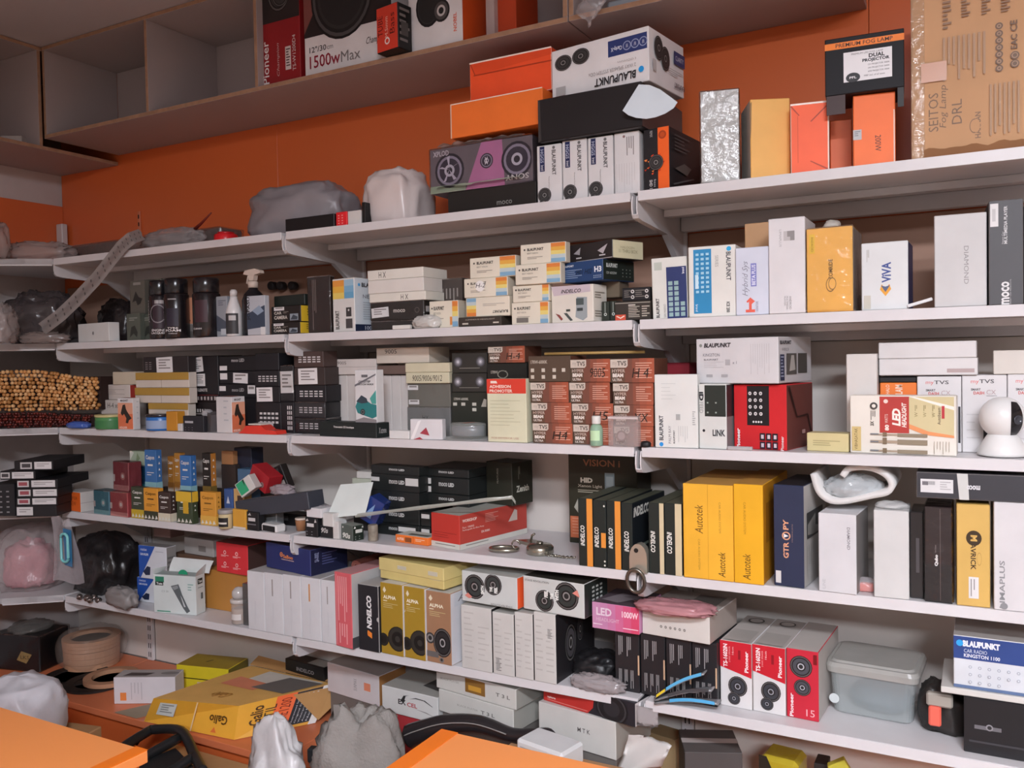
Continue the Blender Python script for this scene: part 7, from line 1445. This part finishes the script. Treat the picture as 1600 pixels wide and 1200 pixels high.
# clear container
p0 = atz(1283, 1092, T5); e = empty('storage_container', (2.458, .178, T5+.0006), math.radians(-3)); tag(e, 'clear plastic storage container with a fitted lid', 'container')
CW_ = M('#bcc4c4', .12, .6, al=.42, var=0); W_, D_, H_ = .165, .145, .095
def ring(w, d, z, r=.018, n=5):
    o = []
    for cx_, cy_, a0 in ((w/2-r, d/2-r, 0), (-w/2+r, d/2-r, 90), (-w/2+r, -d/2+r, 180), (w/2-r, -d/2+r, 270)):
        for i in range(n+1): a = math.radians(a0+90*i/n); o.append((cx_+r*math.cos(a), cy_+r*math.sin(a), z))
    return o
def loft(rings, mat, cap0=True, cap1=False):
    m = MB(); n = len(rings[0]); vs = [v for r in rings for v in r]; fs = []
    for k in range(len(rings)-1):
        for i in range(n): j = (i+1) % n; fs.append((k*n+i, k*n+j, (k+1)*n+j, (k+1)*n+i))
    if cap0: fs.append(tuple(reversed(range(n))))
    if cap1: fs.append(tuple((len(rings)-1)*n+i for i in range(n)))
    return m.add(vs, fs, mat, False)
loft([ring(W_*.88, D_*.88, 0), ring(W_*.92, D_*.92, .004), ring(W_, D_, H_)], CW_).build('tub', e)
loft([ring(W_+.012, D_+.012, H_-.008), ring(W_+.014, D_+.014, H_+.004), ring(W_+.008, D_+.008, H_+.012), ring(W_-.004, D_-.004, H_+.012), ring(W_-.010, D_-.010, H_+.016)], M('#b0aea8', .25, .5, al=.72, var=.08), False, True).build('lid', e)
MB().blob((.06, .05, .05), M('#55646e', .4), 107, .35, 2.2, 28, 14, -.6, 1, T=TR(.01, .0, .006)).build('contents', e)
for sx in (-.072,): MB().lathe([(.010, 0), (.010, .003)], M('#c9cfcf', .2), 16, T=TR(sx, -D_/2+.004, .03)@R3(math.pi/2, 0, 0)).build('latch', e)
# belt buckle unit
p = atz(1445, 1095, T5); e = empty('belt_unit', (2.588, .13, T5+.0006)); tag(e, 'black seat belt unit with a grey buckle and red button', 'seat belt')
MB().blob((.046, .045, .095), M('#2a2624', .4, .5, bump=.3), 109, .25, 1.8, 36, 20, -.6, .8).build('webbing', e)
MB().box((-.030, -.066, .062), (.016, -.048, .088), M('#a39c92', .35), .008).build('buckle', e)
MB().box((-.026, -.072, .026), (-.004, -.056, .064), M('#ee6a58', .35), .004).build('release_button', e)
MB().box((-.006, -.02, .09), (.014, -.010, .125), M('#1a191a', .5), .002, T=R3(0, .25, 0)).build('strap', e)
# radio carton and black unit at the end
bu = B('stereo_unit', 'black car stereo chassis with silver knobs under the radio carton', (1506, 1680, 1101, 1166), z=T5, y=.03, dep=.18, col=M('#1d1c1f', .35)); bu.r('front', .1, .45, .35, .52, '#6a686c').disc('front', .24, .5, .006, [(1, '#8a888c'), (.6, '#2a2a2c')]).r('front', .05, .2, .9, .24, '#3a393d')
wbx = B('flat_box', 'flat white box between the black chassis and the radio carton', (1470, 1660, 1086, 1100), on=bu, y=.032, dep=.17, col='#cfccc6')
kr = B('stereo_carton', 'white radio carton with a blue lettered band and rows of icons', (1490, 1660, 1002, 1085), on=wbx, y=.04, dep=.15, rz=0, col='#cfd3d8', faces={'top': '#a8a39e', 'edge': '#dcdcdc'})
kr.r('front', 0, .56, 1, .99, '#2b4482').t('front', 'BLAUPUNKT', .09, .80, .44, .92, '#e2e6ee', 0, .06).disc('front', .06, .86, .006, [(1, '#2f9fe0')]).t('front', 'CAR RADIO', .10, .69, .32, .76, '#cfd6e4').t('front', 'KINGSTON 1100', .10, .60, .44, .67, '#e2e6ee', 0, .02).r('front', 0, 0, 1, .06, '#5a6f94')
for j, v in enumerate((.42, .28, .14)):
    for i in range(8-2*j): kr.disc('front', .16+.09*i, v, .0028, [(1, '#a3a9b4'), (.6, '#cfd3d8')], part='icon_print')
# sachets hanging over the edge
for k, (q, rot_, cc, lab) in enumerate((((1030, 1100, 1062, 1088), -20, '#5fb4e0', 'blue foil sachet propped open at the shelf joint'), ((1035, 1112, 1084, 1096), -8, '#4a4c4e', 'dark foil sachet between two blue sachets'), ((1030, 1122, 1094, 1110), 2, '#58aede', 'blue edged foil sachet lying lowest at the shelf joint'))):
    a = aty(1022, 1098+3*k, -.012); c = aty(q[1], (q[2]+q[3])/2-(14, 4, -4)[k], -.012)
    wd2 = c.x-a.x; dzz = c.z-a.z
    m = MB()
    m.sheet(lambda u, v: (wd2*u, .026*v, dzz*u+.002+.006*math.sin(u*3.1)*(1 if v < .5 else .6)+.002*noise.noise(Vector((u*9, v*6, k)))), 16, 6, M('#8f9294', .25, .6, met=.3), th=.004)
    o = m.build('foil_sachet', None, (a.x, -.012, T5+.002+.006*(2-k))); tag(o, lab, 'sachet', 'foil sachets at the shelf joint')
    MB().sheet(lambda u, v: (wd2*(.25+.7*u), -.0012, dzz*(.25+.7*u)+.0085*math.sin((.25+.7*u)*3.1)-.002+.007*v), 10, 1, M(cc, .25, .6)).build('colour_print', o)
    if k == 0: MB().sheet(lambda u, v: (wd2*(.05+.18*u), -.0012, dzz*(.05+.18*u)+.0085*math.sin((.05+.18*u)*3.1)-.002+.006*v), 4, 1, M('#e0c83a', .25)).build('colour_print', o)
# ================================================================== on the plinth
ZP = .3495
# things on the floor in front of the plinth carry the clutter
kc = Box('cardboard_carton', .90, .36, .325, (1.03, -.255, .0006), 0, M('#b58a5e', .8, .2), c=.003); kc.r('top', .0, .48, 1, .52, M('#c9a67c', .2)); kc.r('front', .1, .3, .5, .6, '#a87c50'); kc.lab = ('big brown cardboard carton on the floor below the black plastic fascia', 'box', None); ALL.append(kc)
ZK = kc.z1+.0006
# black wrapped cube with a tag
b = B('wrapped_carton', 'black film wrapped carton with a small yellow tag on the plinth', (-12, 62, 992, 1066), z=ZP, y=.02, dep=.14, rz=14, col=M('#1c1e22', .3), c=.004)
b.p('front', [(.52, .30), (.72, .22), (.84, .48), (.62, .56)], '#a88f5c', 'sticker').t('front', 'LKS', .60, .34, .78, .44, '#3a3020'); b.wrap(.003); b.child(MB().blob((.07, .07, .03), M('#8f8b86', .12, .8, al=.4, bump=.8, var=0), 4, .4, 2.4, 28, 12, -.5, 1, T=TR(0, 0, b.h)), 'gathered_film')
# stack of wooden rings in film
p = atz(112, 1048, ZP); e = empty('ring_stack', (p.x, p.y+.08, ZP)); tag(e, 'stack of thick wooden speaker rings in clear film', 'rings')
MDF = M('#b5886a', .7, .2)
def annulus(r0_, r1_, z0_, z1_, mat, seg=36, T=None):
    return MB().lathe([(r0_, z0_), (r1_, z0_), (r1_, z1_), (r0_, z1_), (r0_, z0_)], mat, seg, T=T, smooth=False)
for k in range(2): annulus(.066, .092, .001+.021*k, .021+.021*k, MDF).build('wooden_ring', e)
annulus(.066, .093, .043, .064, MDF).build('wooden_ring', e)
for k in range(3): annulus(.068, .094+.001*k, .066+.0125*k, .0775+.0125*k, MDF).build('wooden_ring', e)
MB().blob((.104, .104, .135), M('#c4b5aa', .1, .8, al=.16, bump=.9, var=0), 111, .12, 2.2, 44, 22, -.8, .7).build('clear_film', e)
# loose rings
p = atz(122, 1078, ZP); e = annulus(.070, .105, 0, .006, M('#1d1a19', .6)).build('gasket_ring', None, (p.x, p.y+.07, ZP+.0006)); tag(e, 'flat black ring lying on the orange plinth under a wooden ring', 'ring')
tag(annulus(.062, .088, 0, .014, MDF).build('wooden_ring', None, (p.x+.035, p.y+.10, ZP+.0076)), 'single wooden speaker ring lying on the flat black ring', 'ring')
p = atz(75, 1086, ZP); tag(annulus(.070, .105, 0, .005, M('#241d1a', .6)).build('gasket_ring', None, (p.x-.075, p.y+.15, ZP+.0006)), 'dark gasket ring peeping out beside the black wrapped carton', 'ring')
# white carton with orange logo, yellow carton
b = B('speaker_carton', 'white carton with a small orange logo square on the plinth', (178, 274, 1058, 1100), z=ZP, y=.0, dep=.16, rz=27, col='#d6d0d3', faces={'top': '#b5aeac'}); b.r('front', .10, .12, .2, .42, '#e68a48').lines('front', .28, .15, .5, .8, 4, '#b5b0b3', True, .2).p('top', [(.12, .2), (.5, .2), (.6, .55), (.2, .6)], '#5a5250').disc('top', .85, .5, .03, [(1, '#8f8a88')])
pt = tag(MB().prism([(0, 0), (.10, 0), (.16, .12), (.05, .10)], 0, .0012, M('#9a8a74', .7), 'z').build('kraft_sheet', None, (.30, -.045, ZP+.0006)), 'scrap of brown kraft board on the orange plinth', 'board')
yb2 = B('bright_carton', 'bright yellow carton with a dark seam standing behind the open one', (276, 357, 1042, 1080), z=None, y=.175, dep=.11, rz=12, col='#dcc82a', faces={'top': '#a88c2c', 'right': '#7a6a2c'}); yb2.r('front', 0, .46, 1, .50, '#2c2810').r('front', .4, .1, 1, .36, '#d9c4a8').p('top', [(.4, .4), (.44, .4), (.5, .6), (.46, .6)], '#5a4a18')
yb2.o.location.z = max(ZP, yb2.o.location.z)
if yb2.o.location.z-ZP > .006: sup = Box('support_carton', yb2.w*.9, .15, max(yb2.o.location.z-ZP-.0012, .004), (yb2.o.location.x, yb2.o.location.y, ZP+.0006), math.radians(12), '#8f8a86'); sup.lab = ('grey carton hidden under the bright yellow one', 'box', None); ALL.append(sup)
# open yellow carton
GY = '#e8ab3a'
zt = .438
lo = [(.447, -.055, ZP+.004), (.785, -.022, ZP+.001), (.915, .17, ZP+.001), (.60, .15, ZP+.004)]
hi = [atz(240, 1091, zt), atz(373, 1103, zt), atz(520, 1068, zt+.004), atz(392, 1040, zt+.004)]
ga = Quad('audio_carton', lo, hi, {'all': GY, 'top': '#e0b066', 'back': '#a87f50'}, (.65, .05, ZP)); ga.lab = ('large open yellow carton with pen writing lying across the plinth', 'box', None); ALL.append(ga)
ga.r('front', .10, .38, .30, .86, '#cfd2cc', 'sticker').lines('front', .13, .45, .27, .8, 4, '#8a8c88').t('front', 'Galio', .70, .38, .90, .66, '#5a3c14', 180, .02).r('front', .52, 0, .535, 1, '#f0d09a').p('front', [(.74, .1), (.80, .1), (.77, .28)], '#e0763a')
ga.r('right', .40, 0, .62, 1, '#ee6a34').r('right', .62, .08, .90, .98, '#26262c').r('right', .90, 0, 1, 1, '#dedcd8').t('right', 'Galio', .14, .30, .28, .86, '#4a3010', 90, .02).t('right', 'TIL', .30, .45, .42, .8, '#3a2c18', 90).t('right', 'DZIRE', .44, .06, .58, .5, '#7a2410', 90).t('right', '1200', .46, .55, .58, .9, '#7a2410', 90)
for i in range(5): ga.t('right', ('Guaranteed Safety', 'Original Details', 'Waterproof Body', 'Auto Programs', 'Noise Care')[i], .65+.048*i, .12, .675+.048*i, .9, '#cfcfd2', 90)
ga.p('top', [(.32, .62), (.95, .55), (.95, .95), (.30, .95)], '#d6cfc4').p('top', [(.2, .5), (.65, .45), (.62, .66), (.2, .72)], '#dd8a6a').p('top', [(.55, .52), (.97, .48), (.97, .92), (.6, .9)], '#6f6a66').t('top', 'Galio', .42, .16, .62, .30, '#a8742c', 180)
KF = M('#b58a58', .8, .2)
T1_, T2_, T3_ = hi[1]-ga.base, Vector(hi[2])-ga.base, Vector(hi[3])-ga.base; L2_ = Vector(lo[2])-ga.base; T1_ = Vector(T1_)
out_ = Vector((.045, .03, -.004))
ga.child(MB().add([T2_.lerp(T1_, .45), T2_, T2_+Vector((.05, .02, -.012)), T2_.lerp(T1_, .1)+Vector((.04, .0, -.05)), L2_+Vector((.012, .0, .01))], [(0, 1, 2, 3, 4)], KF), 'flap')
ga.child(MB().add([T3_+Vector((-.01, .004, 0)), T2_+Vector((.0, .004, 0)), T2_+Vector((.02, .035, .008)), T3_+Vector((.0, .035, .022))], [(0, 1, 2, 3)], KF), 'flap')
# black fascia, its frame bars
e = empty('dash_fascia', (.72, -.235, ZK+.012), math.radians(-14)); tag(e, 'black plastic dashboard fascia frame lying on the brown carton', 'fascia')
FB = M('#232527', .35, .5)
bars = [[(-.20, .08, .03), (-.08, .11, .05), (.10, .06, .05), (.22, .02, .06)], [(-.20, .08, .03), (-.12, -.05, .03), (.02, -.09, .02), (.20, -.05, .03), (.22, .02, .06)], [(-.05, .09, .045), (-.02, -.05, .03), (.03, -.09, .02)], [(.10, .06, .05), (.12, -.06, .03)]]
for q in bars: MB().tube(cr([Vector(p) for p in q], 5), .014, FB, 8).build('frame_bar', e)
MB().prism([(-.02, -.05), (.10, -.06), (.11, .05), (-.03, .07)], .020, .030, FB, 'z').build('centre_panel', e)
for x_, y_ in ((-.20, .05), (-.14, -.02), (.0, -.10), (.16, -.07)): MB().tube([(x_, y_, .02), (x_-.005, y_-.012, .0)], .006, FB, 6).build('clip', e)
# white bags
def zbag(name, label, X, Y, Z, rad, mat, seed, amp, fr, cat='bag', rz=0, pw=.8, flat=-.7, nu=48):
    return tag(MB().blob(rad, mat, seed, amp, fr, nu, 26, flat, pw).build(name, None, (X, Y, Z), rz), label, cat)
WB = M('#d3d2d2', .3, .5, al=.88, bump=.25, var=.05)
zbag('plastic_bag', 'white translucent plastic bag standing on the brown carton', aty(440, 1170, -.20).x, -.22, ZK, (.08, .05, .22), WB, 121, .45, 1.1, pw=1.05)
zbag('plastic_bag', 'smaller white bag slumped beside the standing white bag', aty(398, 1190, -.33).x, -.34, ZK, (.06, .05, .10), WB, 123, .4, 1.2, pw=1.05)
zbag('foam_sheet', 'crumpled grey foam packing sheet spilling behind the counter', aty(566, 1150, -.16).x, -.17, ZK, (.105, .06, .27), M('#8f8b86', .75, .2, bump=.7, sc=30), 125, .45, 1.4, 'foam', rz=.4, pw=.9)
zbag('foam_sheet', 'second crumple of grey foam lying lower on the brown carton', aty(610, 1190, -.30).x, -.30, ZK, (.10, .07, .14), M('#8a8682', .75, .2, bump=.7, sc=30), 127, .45, 1.5, 'foam', pw=.9)
a = atz(25, 1105, .52); zbag('plastic_bag', 'white shopping bag with faint red print beside the orange counter', a.x-.02, a.y+.02, .42, (.11, .10, .17), M('#cfcdd2', .35, .5, al=.93, bump=.2, var=.06), 129, .18, 1.5, pw=.75)
sb2 = Box('cardboard_carton', .30, .26, .419, (a.x-.02, a.y+.02, .0006), math.radians(12), M('#b0875e', .8, .2), c=.003); sb2.lab = ('brown cardboard carton on the floor under the white shopping bag', 'box', None); ALL.append(sb2)
# black mechanism bits under the foam
e = empty('camera_bracket', (1.08, -.06, ZK+.0), .3); e.location = (aty(512, 1130, -.10).x, -.105, ZK); tag(e, 'small black mounting bracket with a round pivot beside the grey foam', 'bracket')
MB().lathe([(.018, -.02), (.02, -.018), (.02, .018), (.018, .02)], FB, 20, T=TR(0, 0, .10)@R3(math.pi/2, 0, 0)).build('pivot', e); MB().box((-.05, -.012, .08), (.0, .012, .118), FB, .004).build('arm', e); MB().box((-.02, -.02, .0006), (.02, .02, .08), FB, .004).build('foot', e)
# dark and white cartons behind the open one
d1 = B('dark_carton', 'black carton with a grey end leaning behind the open yellow carton', (446, 506, 1036, 1066), z=None, y=.25, dep=.055, rz=-6, col=M('#1f2022', .35)); d1.t('front', 'INDELCO', .3, .5, .75, .7, '#9a9a9c', 0, .03).r('top', .55, .1, .98, .9, '#b9bbb6')
w1_ = B('speaker_carton', 'white carton with a small orange square and a kraft open end', (512, 592, 1045, 1092), z=None, y=.17, dep=.11, rz=-8, col='#cfcacb', faces={'right': '#a87848', 'top': '#b5aeaa'}); w1_.r('front', .72, .40, .84, .66, '#dd8a6a').t('front', 'SUNMAX', .52, .3, .58, .7, '#8a8688', 90)
ex = B('stereo_carton', 'white carton with a black car outline and red letters', (597, 684, 1080, 1121), z=None, y=.06, dep=.16, rz=-3, col='#cdcdca', faces={'top': '#a5a39c'}); ex.t('front', 'EX', .30, .42, .44, .62, '#2b2a2b', 0, .03).t('front', 'CEL', .46, .40, .64, .56, '#b0343a', 0, .02).p('front', [(.34, .55), (.40, .78), (.5, .84), (.44, .78), (.40, .5)], '#2b2a2b').p('front', [(.50, .70), (.62, .80), (.78, .78), (.92, .60), (.90, .60), (.76, .75), (.62, .76)], '#3a3838').p('front', [(.58, .38), (.8, .34), (.94, .24), (.8, .30)], '#8a8684').p('top', [(.55, .3), (.95, .2), (.95, .95), (.6, .9)], '#4a4846')
ta = B('stereo_carton', 'lower pale carton with faint grey lettering beside the car outline carton', (686, 802, 1092, 1128), z=None, y=.02, dep=.17, rz=-9, col='#c9c8c2', faces={'right': '#a8a69e', 'top': '#b5b4ac'}); ta.t('front', 'BLACK PLATER', .26, .48, .54, .56, '#9a9890').t('front', 'T 3 L', .58, .42, .76, .58, '#6a6862', 0, .02)
tt = B('stereo_carton', 'upper pale carton with a small amber picture and grey lettering', (682, 806, 1060, 1092), on=ta, y=.02, dep=.17, rz=-9, col='#cbcac4', faces={'right': '#a8a69e', 'top': '#b5b4ac'}); tt.t('front', 'BLACK PLATER', .06, .5, .30, .6, '#9a9890').r('front', .38, .22, .63, .92, '#8a6430').r('front', .42, .35, .58, .6, '#c9983c').t('front', 'T 3 L', .76, .42, .93, .60, '#6a6862', 0, .02)
mt = B('stereo_carton', 'plain pale carton with three spaced letters under the red speaker carton', (842, 962, 1112, 1170), z=None, y=-.005, dep=.16, rz=-9, col='#c9c8c3', faces={'right': '#a09e96'}); mt.t('front', 'M T K', .52, .48, .68, .60, '#4a4846', 0, .01)
rs = B('speaker_carton', 'red and black speaker carton with a white open flap', (850, 992, 1078, 1132), on=mt, y=-.012, dep=.13, rz=-12, col='#26242a', faces={'right': '#cfcac8'})
rs.p('front', [(0, 0), (.50, 0), (.56, .3), (.58, 1), (0, 1)], '#b8322c').t('front', 'xplore', .04, .14, .14, .26, '#ecd6d0', 0, .04).lines('front', .04, .06, .5, .1, 1, '#d99a90').disc('front', .76, .5, .036, [(1, '#1a191b'), (.9, '#3a393c'), (.8, '#1d1c1e'), (.5, '#2c2b2e')], 1.2, 'printed_speaker').disc('front', .22, .75, .012, [(1, '#5a2420'), (.5, '#3a1a18')], part='printed_speaker')
rs.child(MB().sheet(lambda u, v: (rs.w/2+.001+.042*v, -rs.d/2+.004+.02*v, .004+(rs.h-.01)*u*(1-.12*v)+.001), 4, 4, M('#cbc6c6', .5), th=.0008), 'flap')
# supports under the raised cartons (stock lying on the plinth)
for k, (q, lab) in enumerate(((d1, 'low grey carton under the black leaning carton'), (w1_, 'low red edged carton under the orange square carton'), (ex, 'red carton peeping out below the car outline carton'), (ta, 'grey carton under the two pale lettered cartons'), (mt, 'grey carton under the plain pale carton'))):
    zb_ = q.o.location.z-.0006
    if zb_-ZP > .006:
        sp_ = Box('support_carton', q.w*.96, q.d*.9, zb_-ZP-.0008, (q.o.location.x, q.o.location.y, ZP+.0004), q.o.rotation_euler.z, '#a8343a' if k == 2 else '#6f6b67'); sp_.lab = (lab, 'box', None); ALL.append(sp_)
# white crushed flaps hanging beside the pale carton
m = MB().sheet(lambda u, v: (.10*u-.03*v, .012*math.sin(u*4+v*3), -.085*v*(1-.3*u)+.006*noise.noise(Vector((u*4, v*4, 2)))), 10, 8, M('#cbc8c4', .5), th=.001)
p = aty(982, 1148, -.03); tag(m.build('paper_flap', None, (p.x, -.03, p.z)), 'crushed white paper flap beside the plain pale carton', 'paper')
b = B('small_box', 'tan crushed carton behind the white paper flap', (1012, 1055, 1150, 1200), z=ZP, y=.24, dep=.06, rz=-12, col='#a8906a')
# black strap
SK = M('#232022', .3, .5, bump=.15)
P = [aty(642, 1150, -.05), aty(660, 1143, -.05), aty(700, 1132, -.04), aty(750, 1132, -.03), aty(800, 1148, -.03), aty(835, 1146, -.03), aty(860, 1143, -.03), aty(872, 1162, -.03)]
e = MB().tube(cr(P, 6), [.030-.0005*i if i < 18 else max(.021-.0008*(i-18), .006) for i in range(43)], SK, 10).build('leather_strap'); tag(e, 'black padded leather strap draped before the pale cartons', 'strap')
MB().tube([p+Vector((0, -.028, .012)) for p in cr(P[:5], 6)], .0016, M('#8a8682', .5), 5).build('stitching', e)
e2 = B('white_pack', 'white and silver printed pack lying behind the orange counter', (806, 878, 1166, 1200), z=None, y=-.16, dep=.08, rz=-12, col='#d0d2d2', cat='packet', c=.006); e2.lines('front', .1, .2, .9, .7, 5, '#9aa0a0'); 
zz_ = e2.o.location.z
sp_ = Box('cardboard_carton', .30, .2, max(zz_-.0012, .02), (e2.o.location.x+.03, -.165, .0006), 0, M('#a8805a', .8)); sp_.lab = ('tall brown carton on the floor under the white and silver pack', 'box', None); ALL.append(sp_)
# end of the plinth
gd = B('grey_case', 'dark grey flat case with white lettering lying tilted on the plinth', (1070, 1160, 1176, 1215), z=ZP, y=.08, dep=.12, rz=24, col='#4f4b4a', faces={'top': '#5a5654'}); gd.t('front', 'INFINITI', .3, .4, .7, .7, '#b9b6b2').p('top', [(.0, .4), (1, .4), (1, .6), (0, .6)], '#b5aca8')
b = B('yellow_pack', 'yellow and black foil pack lying on the plinth', (1186, 1246, 1186, 1215), z=ZP, y=.14, dep=.08, rz=-6, col=M('#b5a22c', .3, .5, bump=.5), cat='packet', c=.01); b.p('front', [(.0, .4), (.4, .8), (.2, 1), (0, 1)], '#2c2820')
b = B('yellow_pack', 'yellow card corner sticking up under the lowest shelf', (1392, 1424, 1180, 1230), z=ZP, y=.12, dep=.02, rz=10, col='#b8b03a', cat='card', ry=math.radians(-30))
b = B('dark_pack', 'small dark pack beside the yellow foil pack on the plinth', (1272, 1292, 1194, 1230), z=ZP, y=.14, dep=.05, col='#2b2928', cat='packet')
m = MB().box((-.012, -.004, -.05), (.012, .0, .012), M('#5a8ab8', .3), .003).box((-.008, -.0052, -.045), (.008, -.0041, .004), M('#dfe6ea', .3), .001)
p = aty(1490, 1188, -.006); tag(m.build('price_tag', None, (p.x, -.006, T5-LIPH-.016)), 'blue framed white tag hanging below the lowest shelf', 'tag')
BIG = settle()
finish()
